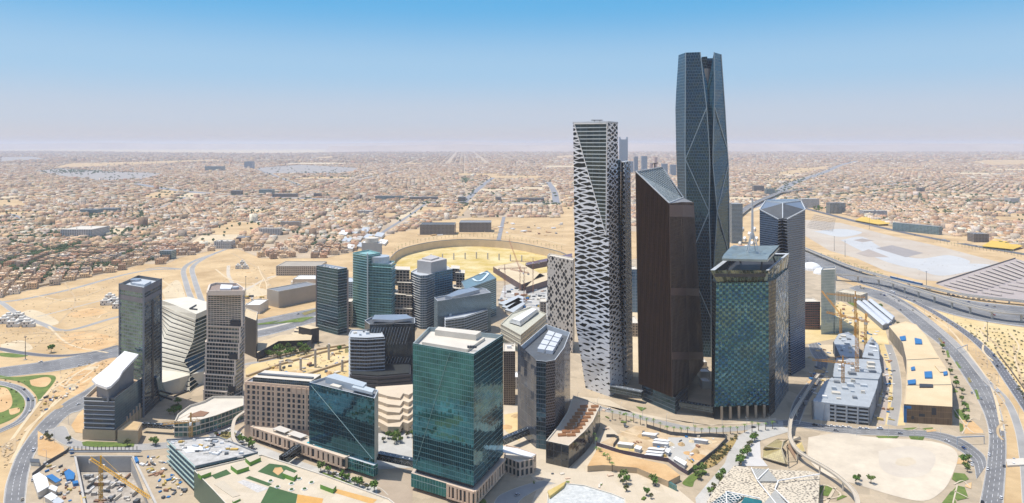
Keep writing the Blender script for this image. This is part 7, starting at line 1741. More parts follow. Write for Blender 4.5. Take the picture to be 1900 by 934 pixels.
for px_, m_ in (([(1394, 869), (1426, 870), (1405, 890)], RIBBED), ([(1426, 871), (1444, 892), (1407, 892)], RIBBED), ([(1438, 908), (1460, 935), (1416, 935)], RIBBED), ([(1347, 912), (1380, 920), (1350, 940), (1315, 936)], pattern_mat('blue_net', (.70, .68, .62), (.02, .13, .18), 'cells', 4, 4, .38)), ([(1382, 921), (1414, 928), (1410, 960), (1360, 955)], paint((.03, .16, .18), .15, .2, .2))):
    P = [G(x, y, z+3.6) for x, y in px_]; a, b = xy(P[0]), xy(P[1]); u_ = (b-a).normalized(); v_ = Vector((-u_.y, u_.x)); e = MB(); Q = ccw(P); e.face([(p.x, p.y, z+3.2) for p in Q], [((xy(p)-a).dot(u_), (xy(p)-a).dot(v_)) for p in Q]); e2 = MB()
    for i in range(len(Q)): e.face([(Q[i].x, Q[i].y, z-1), (Q[(i+1) % len(Q)].x, Q[(i+1) % len(Q)].y, z-1), (Q[(i+1) % len(Q)].x, Q[(i+1) % len(Q)].y, z+3.2), (Q[i].x, Q[i].y, z+3.2)])
    adds(t, 'roof_panel', e, m_)
for a, b in (((1394, 868), (1405, 891)), ((1405, 891), (1426, 870)), ((1405, 891), (1440, 935)), ((1347, 912), (1410, 925)), ((1444, 892), (1438, 908)), ((1438, 908), (1470, 940)), ((1444, 892), (1521, 880)), ((1347, 912), (1350, 950))):
    e = MB(); e.bar(G(*a, z+3.7)+Vector((0, 0, 0)), G(*b, z+3.7), .8, .5); adds(t, 'roof_rib', e, WHITE)
t = thing('folded_lattice', 'folded golden lattice shelter of triangular panels beneath the curved walkway', 'shelter', tuple(G(1440, 835)))
gl = pattern_mat('gold_lattice', (.34, .27, .12), (.50, .42, .20), 'diamonds', 2.6, 2.6, .5, .05)
V = {'a': G(1416, 834, 2), 'b': G(1420, 829, 7), 'c': G(1450, 833, 10), 'd': G(1453, 820, 9), 'e': G(1415, 849, 2), 'f': G(1456, 860, 3), 'g': G(1463, 815, 4), 'h': G(1442, 815, 3), 'i': G(1461, 862, 1)}
for f in ('hbd', 'bdc', 'abc', 'aec', 'ecf', 'dcg', 'cfi'):
    P = [V[k] for k in f]; o = P[0]; u_ = (P[1]-o).normalized(); nn_ = u_.cross(P[2]-o).normalized(); v_ = nn_.cross(u_); e = MB(); e.face(P, [((p-o).dot(u_), (p-o).dot(v_)) for p in P]); e.face([p-Vector((0, 0, .25)) for p in reversed(P)]); adds(t, 'lattice_panel', e, gl)
for a, b in ('ab', 'bc', 'cd', 'ac', 'ae', 'ef', 'cf', 'fi', 'bh', 'hg', 'dg', 'ci'):
    e = MB(); e.bar(V[a], V[b], .7); adds(t, 'beam', e, paint((.50, .42, .28), .7, .1, .2))
for i, (px_, m_) in enumerate((([(1476, 826), (1488, 820), (1494, 838), (1478, 840)], SAND_GOLD), ([(1460, 826), (1475, 822), (1478, 856), (1460, 858)], paint((.30, .20, .13), .8, .1, .2)), ([(1464, 810), (1484, 810), (1486, 816), (1466, 818)], PLAZA_PALE))):
    t = thing('folded_lattice', ['golden fabric kite panel', 'brown open steel triangle frame', 'pale slatted bed cover'][i]+' right of the golden lattice shelter', 'shelter', tuple(G(*px_[0])))
    P = [G(x, y, 2+(k % 2)*3) for k, (x, y) in enumerate(px_)]; e = MB(); e.face(P[:3] if i == 1 else P); e.face([p-Vector((0, 0, .3)) for p in reversed(P[:3] if i == 1 else P)]); adds(t, 'panel', e, m_)
    for k in range(4): e = MB(); e.bar(P[k], P[(k+1) % 4], .6); adds(t, 'beam', e, paint((.50, .42, .28), .7, .1, .2))
# lower plazas roofs near bottom centre
z = 5
P = ccw([xy(G(x, y, z)) for x, y in ((1016, 915), (1050, 896), (1085, 900), (1135, 915), (1160, 925), (1165, 990), (1010, 990))])
t = bldg('sunken_roof', 'low angular roof patched with white and grey triangles at the bottom centre', P, z, [paint((.50, .36, .20), .8, .1, .1), CONCRETE_PALE], None, paint((.52, .54, .52), .7, .18, .25, c2=(.72, .72, .68)), .8, 'building')
for px_ in ([(1016, 912), (1050, 894), (1046, 902), (1020, 922)],): e = MB(); e.prism(ccw([xy(G(x, y, 6)) for x, y in px_]), 0, 6.4); adds(t, 'sand_parapet', e, SAND_GOLD)

# ================================================================== fenced yard with cabins
FEN = paint((.10, .075, .10), .7, .2, .2)
wall_thing('hoarding', 'dark purple printed hoarding along the front of the cabin yard', gpts([(1108, 828), (1150, 842), (1190, 850), (1240, 858), (1262, 874), (1276, 882)]), 3.5, .3, FEN)
wall_thing('hoarding', 'dark hoarding along the right and back of the cabin yard', gpts([(1276, 882), (1300, 862), (1330, 838), (1349, 818), (1345, 813), (1318, 811), (1290, 812), (1245, 808), (1200, 794)]), 3.5, .3, DARK_GREY)
wall_thing('hoarding', 'short dark hoarding loop at the left end of the cabin yard', gpts([(1125, 812), (1140, 812), (1148, 816), (1138, 830)]), 3, .3, DARK_GREY)
CAB = [(1191, 806, 24, 7), (1213, 817, 26, 5), (1211, 822, 26, 5), (1202, 833, 28, 5), (1199, 839, 29, 5), (1197, 844, 28, 5), (1146, 824, 26, 7), (1177, 832, 10, 10), (1234, 838, 6, 12), (1288, 816, 22, 3), (1250, 852, 20, 8)]
for i, (x, y, w, h) in enumerate(CAB):
    d = 6 if w > 12 else 8
    shed(f'white roofed site cabin in the cabin yard, {ordn(i)} of eleven counted from the upper left', [(x, y), (x+w, y+3 if x != 1250 else y+12), (x+w+4, y-h*.5+3 if x != 1250 else y+6), (x+4, y-h*.5)], 3.2, WHITE, GREY_LIGHT, 'cabin', 'site_cabin', 'white cabins in the fenced yard')
for i, px_ in enumerate(([(1140, 836), (1166, 838), (1168, 829), (1143, 828)], [(1168, 836), (1178, 838), (1182, 828), (1172, 828)])):
    solo('sand_court', slab(px_, 0, .4), SAND_GOLD, f'yellow sand court between the site cabins, {"larger" if i == 0 else "smaller"} one', 'court')
# raised orange sand terrace below the yard
P = ccw([xy(G(x, y, 5)) for x, y in ((1090, 865), (1120, 863), (1182, 868), (1240, 893), (1262, 882), (1236, 862), (1190, 852), (1110, 830))])
e = MB(); walls(e, P, .02, 5); e.face([(p.x, p.y, 5) for p in P], None, 1); struct('sand_terrace', e, [BEIGE_WALL, SAND_ORANGE])
solo('planted_screen', slab([(1231, 890), (1238, 894), (1256, 903), (1256, 901), (1239, 890)], 0, 4), facade('screen_print', (.05, .16, .12), (.12, .24, .26), (.2, .25, .2), 3, 3, .1, .1, metal=.1), 'green and blue printed screen at the tip of the sand terrace', 'screen')

# ================================================================== carport rows
CP = paint((.50, .43, .35), .7, .08, .1)
def carports():
    Lc = [(1752, 527), (1886, 482.5)]; Rc = [(1812, 541), (1935, 503)]; n_ = 13; k = 0; L_ = []
    for i in range(n_):
        f = (i/(n_-1)); L_.append((Lc[0][0]+(Lc[1][0]-Lc[0][0])*f, Lc[0][1]+(Lc[1][1]-Lc[0][1])*f, Rc[0][0]+(Rc[1][0]-Rc[0][0])*f, Rc[0][1]+(Rc[1][1]-Rc[0][1])*f, 'left'))
    for i in range(8):
        f = i/7; L_.append((1822+(1935-1822)*f, 541-(541-508)*f, 1858+(2010-1858)*f, 547-(547-522)*f, 'right'))
    for i in range(9):
        f = i/8; L_.append((1497+f*14, 421-f*23, 1545+f*5, 426-f*22+2, 'airfield'))
    cn = defaultdict(int)
    for x0, y0, x1, y1, g in L_:
        p, q = G(x0, y0, 3), G(x1, y1, 3); t = thing('carport', f'long tan parking canopy, {ordn(cn[g])} row counted from the near end of the {g} group', 'canopy', tuple((p+q)/2), 'long parking canopies'); cn[g] += 1
        e = MB(); e.bar(p, q, 6, .35); adds(t, 'roof', e, CP)
        e = MB(); k = max(2, int((q-p).length/14))
        for j in range(k+1): c = p.lerp(q, j/k); e.box(c.x, c.y, 0, .4, .4, 2.9)
        adds(t, 'posts', e, GREY)
carports()
wall_thing('boundary_wall', 'long dark boundary wall between airfield slab and canopy car park', gpts([(1738, 527), (1810, 504), (1884, 480.5)]), 3, .8, paint((.22, .19, .17), .8, .1, .1))
wall_thing('boundary_wall', 'dark low wall along the near edge of the shrub field', gpts([(1850, 655), (1876, 690), (1905, 730), (1940, 780)]), 2.5, .6, paint((.20, .16, .12), .8, .1, .1))
# underpass portal
solo('underpass_portal', slab([(1867, 852), (1900, 850), (1901, 862), (1869, 864)], 0, 1.6), CONCRETE_PALE, 'concrete portal slab over the mouth of the underpass at lower right', 'portal')
# sign gantries over the roads
def gantry(lab, a, b, h):
    p, q = G(*a), G(*b); t = thing('sign_gantry', lab, 'gantry', tuple(p)); e = MB()
    e.bar(p, p+Vector((0, 0, h)), .5); adds(t, 'post', e, GREY_LIGHT); e = MB(); e.bar(q, q+Vector((0, 0, h)), .5); adds(t, 'post', e, GREY_LIGHT)
    e = MB(); e.bar(p+Vector((0, 0, h)), q+Vector((0, 0, h)), .6, 1.0); adds(t, 'beam', e, GREY_LIGHT)
gantry('grey sign gantry spanning the highway beside the sheet roofed hall', (1776, 657), (1795, 650), 7); gantry('white framed gantry over the road bend at lower right', (1776, 826), (1826, 824), 7)
# ================================================================== vehicles
def carmesh(kind):
    b = MB(); g = MB()
    L_, W_, H_ = {'car': (4.7, 1.9, .85), 'van': (5.4, 2.1, 1.5), 'truck': (9, 2.5, 1.2), 'bus': (12, 2.6, 2.9)}[kind]
    prof = [(-L_/2, .35), (L_/2, .35), (L_/2, .75), (L_*.46, H_), (-L_*.48, H_+.02), (-L_/2, .8)]
    def ext(mb, pr, w, m=0):
        l = [(x, -w/2, z) for x, z in pr]; r = [(x, w/2, z) for x, z in pr]; mb.face(l, None, m); mb.face(list(reversed(r)), None, m)
        for i in range(len(pr)): j = (i+1) % len(pr); mb.face([l[j], l[i], r[i], r[j]], None, m)
    ext(b, prof, W_)
    if kind in ('car', 'van'):
        t = 1.48 if kind == 'car' else 2.2
        ext(g, [(-L_*.38, H_+.02), (L_*.22, H_+.02), (L_*.08, t), (-L_*.30, t)], W_*.86); ext(b, [(-L_*.29, t+.005), (L_*.07, t+.005), (L_*.06, t+.06), (-L_*.28, t+.06)], W_*.8)
    elif kind == 'truck': ext(g, [(L_*.28, H_+.02), (L_*.46, H_+.02), (L_*.43, 2.5), (L_*.28, 2.6)], W_*.94); ext(b, [(-L_*.49, H_+.04), (L_*.24, H_+.04), (L_*.24, 3.1), (-L_*.49, 3.1)], W_)
    else: ext(g, [(-L_*.47, H_*.5), (L_*.502, H_*.5), (L_*.502, H_*.85), (-L_*.47, H_*.85)], W_+.04)
    w = MB()
    for sx in (-.3, .32):
        for sy in (-1, 1):
            n_ = 8; c = (L_*sx, sy*(W_/2-.1)); r_ = .36
            l = [(c[0]+math.cos(2*math.pi*i/n_)*r_, c[1]-.12, .36+math.sin(2*math.pi*i/n_)*r_) for i in range(n_)]; q = [(x, y+.24, z) for x, y, z in l]
            for i in range(n_): j = (i+1) % n_; w.face([l[i], l[j], q[j], q[i]])
            w.face(l); w.face(list(reversed(q)))
    return b, g, w
CARC = [('white', paint((.80, .80, .80), .3, .02, 1)), ('silver', paint((.50, .51, .53), .3, .02, 1, metal=.4)), ('black', paint((.02, .02, .022), .25, .05, 1)), ('dark grey', paint((.10, .105, .11), .3, .05, 1)), ('red', paint((.42, .03, .03), .3, .05, 1)), ('blue', paint((.03, .08, .25), .3, .05, 1)), ('beige', paint((.45, .38, .28), .3, .05, 1))]
GLS = paint((.02, .025, .03), .1, .1, 1); TYR = paint((.02, .02, .02), .9, .1, 1)
CM = {}
for k in ('car', 'van', 'truck', 'bus'):
    b, g, w = carmesh(k)
    for cn, m in CARC: CM[(k, cn)] = b.mesh('body', m)
    CM[(k, 'g')] = g.mesh('glass', GLS); CM[(k, 'w')] = w.mesh('wheels', TYR)
CARS = []
cr_ = random.Random(99)
def car(x, y, z, a, where, kind=None, cn=None):
    kind = kind or cr_.choices(('car', 'van', 'truck', 'bus'), (.8, .13, .05, .02))[0]; cn = cn or cr_.choices([c[0] for c in CARC], (.42, .16, .1, .14, .05, .06, .07))[0]
    if kind == 'bus': cn = 'white'
    t = thing({'car': 'car', 'van': 'van', 'truck': 'truck', 'bus': 'bus'}[kind], '', kind, (x, y, z), 'vehicles on the roads and parking strips'); t.rotation_euler = (0, 0, a)
    for nm, me in (('body', CM[(kind, cn)]), ('glass', CM[(kind, 'g')]), ('wheels', CM[(kind, 'w')])):
        o = bpy.data.objects.new(nm, me); col.objects.link(o); o.parent = t
    CARS.append((t, kind, cn, where, CX+F*x/y, YH+(H-z)*F/y))
def road_cars(i, n_, where, z=.3, fr=(.02, .98)):
    nm, C, w, px = ROADS[i]; tot = sum((b-a).length for a, b in zip(C, C[1:])); used = []
    k = 0
    while k < n_:
        s = cr_.uniform(fr[0]*tot, fr[1]*tot); p, a = along(C, s); o = cr_.choice((-.33, -.15, .15, .33) if w > 14 else (-.22, .22))*w
        q = (p.x-math.sin(a)*o, p.y+math.cos(a)*o)
        if any((q[0]-u[0])**2+(q[1]-u[1])**2 < 90 for u in used): k += 1; continue
        used.append(q); k += 1
        X_ = CX+F*q[0]/q[1]
        if -5 < X_ < 1905: car(q[0], q[1], z, a if o < 0 else a+math.pi, where)
def find_road(x, y):
    for i, (nm, C, w, px) in enumerate(ROADS):
        if px[1] == (x, y): return i
road_cars(find_road(0, 683), 16, 'on the wide highway at left', .3)
road_cars(find_road(9, 920), 9, 'on the left ring road', .4, (.05, .8))
road_cars(find_road(0, 711), 3, 'on the curved loop at the left edge', .4)
road_cars(find_road(1650, 545), 22, 'on the sweeping highway at right', .4)
road_cars(find_road(1560, 492), 26, 'on the broad highway beneath the flyover', .35)
road_cars(find_road(1600, 526), 8, 'on the dark slip road beside the shrub field', .45)
road_cars(find_road(1700, 580), 5, 'on the narrow pale slip road at right', .45)
road_cars(find_road(1471, 781), 9, 'on the road before the parking decks', .45)
road_cars(find_road(1472, 750), 4, 'on the road climbing beside the diamond tower', .45)
road_cars(find_road(1120, 760), 8, 'on the promenade road before the towers', .4)
road_cars(find_road(400, 780), 5, 'on the short street by the stacked tower', .4)
road_cars(find_road(930 if False else 920, 930), 2, 'on the ramp at bottom centre', .4)
road_cars(find_road(1494, 387), 14, 'on the road along the airfield', .6)
def parked(n_, a, b, where, ang=None):
    p, q = G(*a), G(*b); d = math.atan2(q.y-p.y, q.x-p.x)
    for k in range(n_):
        if cr_.random() < .12: continue
        c = p.lerp(q, k/max(1, n_-1)); car(c.x, c.y, .3, d+(math.pi/2 if ang is None else ang), where, 'car' if cr_.random() < .85 else 'van')
parked(9, (392, 817), (425, 799), 'parked by the stacked tower street', 0)
parked(10, (1512, 790), (1608, 797), 'parked in front of the front parking deck', 0)
parked(12, (1008, 600), (1040, 622), 'parked behind the dark sail tower')
parked(12, (610, 877), (680, 902), 'parked in front of the hotel glass wing', 0)
parked(8, (1644, 740), (1655, 690), 'parked between parking decks and long hall', 0)
parked(14, (995, 548), (1060, 560), 'parked at the foot of the pierced stone tower')
parked(12, (990, 556), (1050, 568), 'in the second row by the pierced stone tower')
parked(10, (1760, 548), (1845, 560), 'outside the canopy car park', 0)
cc_ = defaultdict(list)
for t in CARS: cc_[(t[1], t[2], t[3])].append(t)
for k, L_ in cc_.items():
    L_.sort(key=lambda t: t[4])
    for j, t in enumerate(L_): t[0]['label'] = f'{k[1]} {k[0]} {k[2] if k[2].split()[0] in ("on","parked","in","outside") else k[2]}'+('' if len(L_) == 1 else f', {ordn(j)} {k[0]} of that colour from left' if len(k[2].split()) < 7 else f', {ordn(j)} from left')

# ================================================================== trees, palms, shrubs
LEAF = [paint((.10, .20, .035), .9, .3, .6, c2=(.20, .34, .07)), paint((.12, .20, .045), .9, .3, .6, c2=(.25, .33, .09)), paint((.11, .13, .05), .9, .3, .6, c2=(.20, .20, .09))]
BARK = paint((.13, .09, .06), .9, .2, 2)
def leafy(seed, h, r, nclump=16, per=16, squash=.8):
    q = random.Random(seed); mb = MB(); tk = MB(); tk.loft([[(math.cos(a)*s_, math.sin(a)*s_, z) for a in [i*math.pi/3 for i in range(6)]] for s_, z in ((.28, 0), (.18, h*.35), (.10, h*.6))])
    for c in range(nclump):
        a, b, rad = q.uniform(0, 6.28), q.uniform(-.5, 1), q.random()**.5*r*.72
        cx, cy, cz = math.cos(a)*rad, math.sin(a)*rad, h*.62+b*h*.26*squash
        if c < 4: tk.bar((0, 0, h*.4), (cx*.8, cy*.8, cz), .12)
        for k in range(per):
            d = Vector((q.gauss(0, 1), q.gauss(0, 1), q.gauss(0, .8))); d.normalize(); p = Vector((cx, cy, cz))+d*r*.32*q.uniform(.5, 1.1); s_ = r*.15*q.uniform(.7, 1.3)
            n1 = Vector((q.gauss(0, 1), q.gauss(0, 1), q.gauss(0, 1))).normalized(); n2 = n1.cross(Vector((q.gauss(0, 1), q.gauss(0, 1), 1))).normalized()
            mb.face([p-n1*s_-n2*s_*.7, p+n1*s_-n2*s_*.5, p+n1*s_*.8+n2*s_, p-n1*s_*.6+n2*s_*.8])
    return tk, mb
def palm(seed, h):
    q = random.Random(seed); tk = MB(); tk.loft([[(math.cos(a)*s_, math.sin(a)*s_, z) for a in [i*math.pi/3 for i in range(6)]] for s_, z in ((.35, 0), (.24, h*.5), (.26, h))]); mb = MB()
    for k in range(14):
        a = k*2.4+q.uniform(-.2, .2); el = q.uniform(.1, .9); L_ = q.uniform(2.2, 3); prev = Vector((0, 0, h)); w = .38
        for s_ in range(4):
            f = (s_+1)/4; rad = L_*f; nx = Vector((math.cos(a)*rad, math.sin(a)*rad, h+math.sin(el)*L_*f-1.9*f*f)); sd = Vector((-math.sin(a), math.cos(a), 0))*w*(1-f*.7)
            mb.face([prev-sd, nx-sd*.8, nx+sd*.8, prev+sd]); prev = nx
    return tk, mb
TP = {}
for i in range(6):
    tk, mb = leafy(i, (6, 7.5, 5, 8, 6.5, 4.5)[i], (2.6, 3.2, 2.3, 3.6, 2.8, 2.2)[i]); TP[('tree', i)] = (tk.mesh('trunk', BARK), mb.mesh('crown', LEAF[i % 3]))
for i in range(3):
    tk, mb = palm(i, (7, 8.5, 6)[i]); TP[('palm', i)] = (tk.mesh('trunk', BARK), mb.mesh('fronds', LEAF[i % 2]))
tk, mb = leafy(44, 2.2, 1.7, 8, 14, 1.3); TP[('shrub', 0)] = (None, mb.mesh('leaves', LEAF[2]))
tk, mb = leafy(45, 1.8, 1.3, 6, 14, 1.3); TP[('shrub', 1)] = (None, mb.mesh('leaves', paint((.20, .15, .06), .9, .3, .6)))
tr = random.Random(55)
def plant(kind, pts, where, grp, z=.25, sc=(.85, 1.2)):
    L_ = sorted(pts)
    for j, (x, y) in enumerate(L_):
        v = tr.randrange(6 if kind == 'tree' else 3 if kind == 'palm' else 2); trunk, crown = TP[(kind, v)]; c = G(x, y); s_ = tr.uniform(*sc)
        lab = {'tree': 'leafy green tree', 'palm': 'palm tree', 'shrub': 'small round shrub'}[kind]+f' {where}, {ordn(j)} from the left'
        if trunk: t = thing({'tree': 'tree', 'palm': 'palm_tree'}[kind], lab, 'tree', (c.x, c.y, z), grp); parts_ = (('trunk', trunk), ({'tree': 'crown', 'palm': 'fronds'}[kind], crown))
        else: t = bpy.data.objects.new('shrub', crown); col.objects.link(t); t.location = (c.x, c.y, z-.7); tag(t, lab, 'shrub', grp); parts_ = ()
        t.scale = (s_, s_, s_); t.rotation_euler = (0, 0, tr.uniform(0, 6.28))
        for nm, me in parts_: o = bpy.data.objects.new(nm, me); col.objects.link(o); o.parent = t
def inarea(area, k, md, seed):
    q = random.Random(seed); P = np.array(area); out = []; it = 0
    while len(out) < k and it < k*60:
        it += 1; x, y = q.uniform(P[:, 0].min(), P[:, 0].max()), q.uniform(P[:, 1].min(), P[:, 1].max())
        if inpoly(np.array([x]), np.array([y]), area)[0] and all((x-a)**2+((y-b)*1.6)**2 > md*md for a, b in out): out.append((x, y))
    return out
def online(P, k, jit=.8):
    C = catmull([Vector((x, y, 0)) for x, y in P], 10); L_ = sum((b-a).length for a, b in zip(C, C[1:])); out = []
    for i in range(k): p, a = along(C, L_*(i+.5)/k); out.append((p.x+tr.uniform(-jit, jit), p.y+tr.uniform(-jit*.5, jit*.5)))
    return out
plant('tree', inarea([(493, 662), (520, 648), (570, 648), (578, 658), (540, 664), (500, 668)], 30, 6, 1), 'in the court of the angular black pavilion', 'trees in the court', sc=(1.1, 1.5))
plant('tree', online([(1370, 868), (1385, 845), (1395, 822), (1403, 812)], 14, 3), 'along the path left of the golden lattice', 'trees along the plaza paths')
plant('tree', online([(1318, 925), (1330, 900), (1345, 885)], 6, 4), 'beside the speckled roof building', 'trees along the plaza paths')
plant('tree', online([(1300, 895), (1290, 880), (1305, 878)], 6, 3), 'at the tip of the orange sand terrace', 'trees along the plaza paths')
plant('tree', [(1152, 893), (1158, 888), (1165, 892), (1162, 899), (1156, 899), (1162, 912), (1212, 898), (1216, 902), (1200, 920), (1208, 926)], 'on the lower plaza at bottom centre', 'trees along the plaza paths')
plant('palm', online([(1130, 778), (1180, 786), (1240, 806), (1300, 808), (1350, 806), (1390, 803), (1440, 795)], 24, 1), 'along the promenade road', 'palms along the promenade')
plant('palm', online([(1085, 790), (1100, 815), (1110, 845), (1140, 880)], 12, 3), 'along the walk right of the timber terrace annex', 'palms along the promenade')
plant('tree', inarea([(706, 806), (765, 800), (765, 822), (712, 826)], 12, 8, 3), 'between the dune building and the green tower', 'trees by the hotel')
plant('tree', online([(590, 873), (625, 888), (665, 903), (700, 915)], 9, 2), 'in front of the hotel podium', 'trees by the hotel')
plant('tree', online([(398, 812), (420, 812), (445, 822), (470, 838)], 9, 3), 'at the corner walkway by the hotel', 'trees by the hotel')
plant('tree', inarea([(306, 765), (330, 752), (335, 766), (318, 780)], 7, 5, 4), 'in the plaza between hall and stacked tower', 'trees by the hall')
plant('tree', [(284, 826), (289, 828), (236, 829), (95, 655), (128, 822), (87, 815), (92, 818)], 'near the ring road bend', 'trees by the hall', sc=(1.1, 1.5))
plant('tree', online([(545, 640), (560, 632), (610, 650), (640, 655)], 5, 2), 'on the verge right of the angular pavilion', 'trees in the court')
plant('palm', online([(725, 476), (742, 462), (775, 450), (806, 445), (842, 441), (876, 440), (920, 442), (958, 446), (1003, 455), (1045, 465)], 44, 1), 'on the outer rim of the round arena', 'palms around the arena rim')
plant('palm', online([(1518, 474), (1560, 489), (1600, 503), (1640, 517)], 30, 1.5), 'in the median beside the elevated metro line', 'palms in the highway median')
plant('palm', online([(1735, 449), (1800, 462), (1850, 468), (1905, 480)], 26, 1), 'along the far road beyond the airfield', 'palms along the airfield road')
plant('tree', inarea([(1508, 386), (1536, 386), (1536, 393), (1510, 393)], 12, 2.5, 8), 'in the grove left of the grey curved office', 'trees behind the airfield', sc=(1.6, 2.2))
plant('tree', online([(1562, 552), (1600, 556), (1650, 590), (1700, 640)], 8, 4), 'along the inner edge of the sweeping highway', 'trees along the right highway')
plant('tree', online([(1745, 640), (1765, 690), (1785, 740), (1795, 790)], 12, 4), 'on the verge right of the long hall', 'trees along the right highway')
plant('tree', [(1788, 862), (1792, 870), (1797, 858), (1795, 876), (1588, 898), (1594, 892), (1616, 898)], 'at the edge of the parade ground', 'trees round the parade ground')
plant('shrub', inarea([(1700, 582), (1760, 598), (1830, 610), (1905, 616), (1905, 752), (1875, 700), (1836, 650), (1786, 608)], 170, 8, 9), 'in the sandy field at right', 'shrubs in the sandy field', sc=(.8, 1.4))
plant('shrub', inarea([(1350, 822), (1368, 808), (1362, 826), (1335, 858), (1312, 870), (1300, 866)], 34, 4, 10), 'in the ochre bed beside the cabin yard', 'shrubs in the ochre bed', sc=(.9, 1.5))
plant('shrub', inarea([(0, 705), (60, 705), (66, 745), (40, 770), (0, 790)], 18, 8, 11), 'on the lawn inside the loop road', 'shrubs on the loop lawn', sc=(.6, .9))
# stones and weeds on the open sand
def litter(name, areas, k, lab, mat, seed, smin, smax):
    q = random.Random(seed); mb = MB()
    for ar, kk in areas:
        for x, y in inarea(ar, kk, .1, seed+kk):
            c = G(x, y); s_ = q.uniform(smin, smax); n_ = 5
            mb.loft([[(c.x+math.cos(6.28*i/n_)*s_*f*q.uniform(.6, 1.2), c.y+math.sin(6.28*i/n_)*s_*f*q.uniform(.6, 1.2), .1+s_*g*.5) for i in range(n_)] for f, g in ((1, 0), (.6, .8))])
    solo(name, mb, mat, lab, 'ground litter', None, 'stuff')
OPEN = [([(0, 565), (270, 505), (330, 500), (345, 560), (300, 570), (140, 605), (60, 590)], 160), ([(0, 600), (140, 620), (220, 600), (220, 635), (100, 655), (0, 640)], 130), ([(410, 480), (510, 490), (510, 540), (460, 580), (400, 560)], 90), ([(0, 830), (30, 810), (10, 880)], 20), ([(110, 700), (160, 670), (220, 668), (160, 710), (60, 780), (30, 820), (15, 850)], 110), ([(750, 442), (870, 410), (1050, 410), (1050, 445), (900, 436)], 160), ([(1720, 575), (1900, 612), (1900, 720)], 60), ([(1790, 620), (1850, 690), (1870, 780), (1865, 850), (1850, 740)], 60), ([(1510, 400), (1800, 462), (1880, 478), (1740, 520), (1600, 490)], 120), ([(480, 670), (640, 645), (640, 705), (560, 705)], 60)]
litter('weeds', OPEN, 0, 'low dry weeds and rubble dotted over the open sand', paint((.24, .18, .10), .95, .3, .3), 66, .4, 1.6)
litter('rubble', OPEN, 0, 'small pale stones and rubble scattered over the open sand', paint((.50, .42, .33), .95, .2, .3), 67, .3, 1.3)
tq = random.Random(123)
for k in range(34):
    ar, _k = OPEN[k % 8]; s_ = inarea(ar, 2, 20, 900+k)
    if len(s_) < 2: continue
    (xa, ya), (xb, yb) = s_; road('dirt_track', [(xa, ya), ((xa*2+xb)/3+tq.uniform(-12, 12), (ya*2+yb)/3+tq.uniform(-4, 4)), ((xa+2*xb)/3+tq.uniform(-12, 12), (ya+2*yb)/3+tq.uniform(-4, 4)), (xb, yb)], 2.2, [TRACK, TRACK_D][k % 2], .3+.004*k, False, 0, 5)
def heap(x, y, r_, h, lab, m):
    c = G(x, y); e = MB(); n_ = 11; e.loft([[(c.x+math.cos(6.283*i/n_)*r_*f*tq.uniform(.8, 1.15), c.y+math.sin(6.283*i/n_)*r_*f*tq.uniform(.8, 1.15), g*h) for i in range(n_)] for f, g in ((1, 0), (.7, .45), (.35, .85), (.1, 1))]); solo('sand_heap', e, m, lab, 'sand heap', 'heaps of spoil on the building sites')
HP = sorted(inarea([(940, 770), (962, 766), (962, 825), (940, 800)], 4, 8, 5)+inarea([(480, 690), (560, 664), (645, 645), (645, 705)], 9, 14, 6)+inarea([(1130, 815), (1200, 800), (1340, 816), (1280, 870), (1240, 852)], 10, 14, 7)+inarea([(1500, 650), (1545, 640), (1540, 690), (1505, 740)], 6, 10, 8)+inarea([(110, 705), (200, 668), (180, 700), (90, 770)], 8, 14, 9)+inarea([(430, 485), (510, 500), (500, 545), (440, 560)], 8, 14, 10))
for j, (x, y) in enumerate(HP): heap(x, y, tq.uniform(3, 8), tq.uniform(1.2, 3.5), f'{["tan", "orange", "pale"][j % 3]} heap of spoil, {ordn(j)} from the left among all site heaps', [SAND, SAND_ORANGE, SAND_PALE][j % 3])
scatter([(1130, 812), (1200, 800), (1340, 816), (1280, 870), (1240, 852)], 30, 81, 'stack inside the fenced cabin yard', 'material_stack', 'building materials', 'stacks inside the fenced yard', SM, 1.5, 5, 1.8)
# ================================================================== lamps and masts
def lampmesh(h, arm):
    p = MB(); p.loft([[(math.cos(a)*s_, math.sin(a)*s_, z) for a in [i*math.pi/3 for i in range(6)]] for s_, z in ((.16, 0), (.09, h))]); a_ = MB()
    a_.bar((0, 0, h), (arm, 0, h+.6), .12); hd = MB(); hd.box(arm, 0, h+.5, .9, .35, .18); return p.mesh('pole', GREY_LIGHT), a_.mesh('arm', GREY_LIGHT), hd.mesh('lamp_head', GREY_LIGHT)
LM = lampmesh(11, 2.2)
def lamps(i, n_, where, off=.56, fr=(0, 1)):
    nm, C, w, px = ROADS[i]; tot = sum((b-a).length for a, b in zip(C, C[1:])); L_ = []
    for k in range(n_):
        p, a = along(C, tot*(fr[0]+(fr[1]-fr[0])*(k+.5)/n_)); q = Vector((p.x+math.sin(a)*w*off, p.y-math.cos(a)*w*off, .1)); x = CX+F*q.x/q.y
        if 0 < x < 1900: L_.append((x, q, a))
    L_.sort(key=lambda t: t[0])
    for j, (x, q, a) in enumerate(L_):
        t = thing('street_lamp', f'grey street lamp {where}, {ordn(j)} from the left', 'street lamp', tuple(q), 'street lamps'); t.rotation_euler = (0, 0, a+math.pi/2)
        pr = t
        for nm_, me in zip(('pole', 'arm', 'lamp_head'), LM):
            o = bpy.data.objects.new(nm_, me); col.objects.link(o); o.parent = pr if nm_ == 'lamp_head' else t
            if nm_ == 'arm': pr = o
lamps(find_road(0, 683), 12, 'on the near side of the wide left highway'); lamps(find_road(9, 920), 9, 'on the inner kerb of the left ring road')
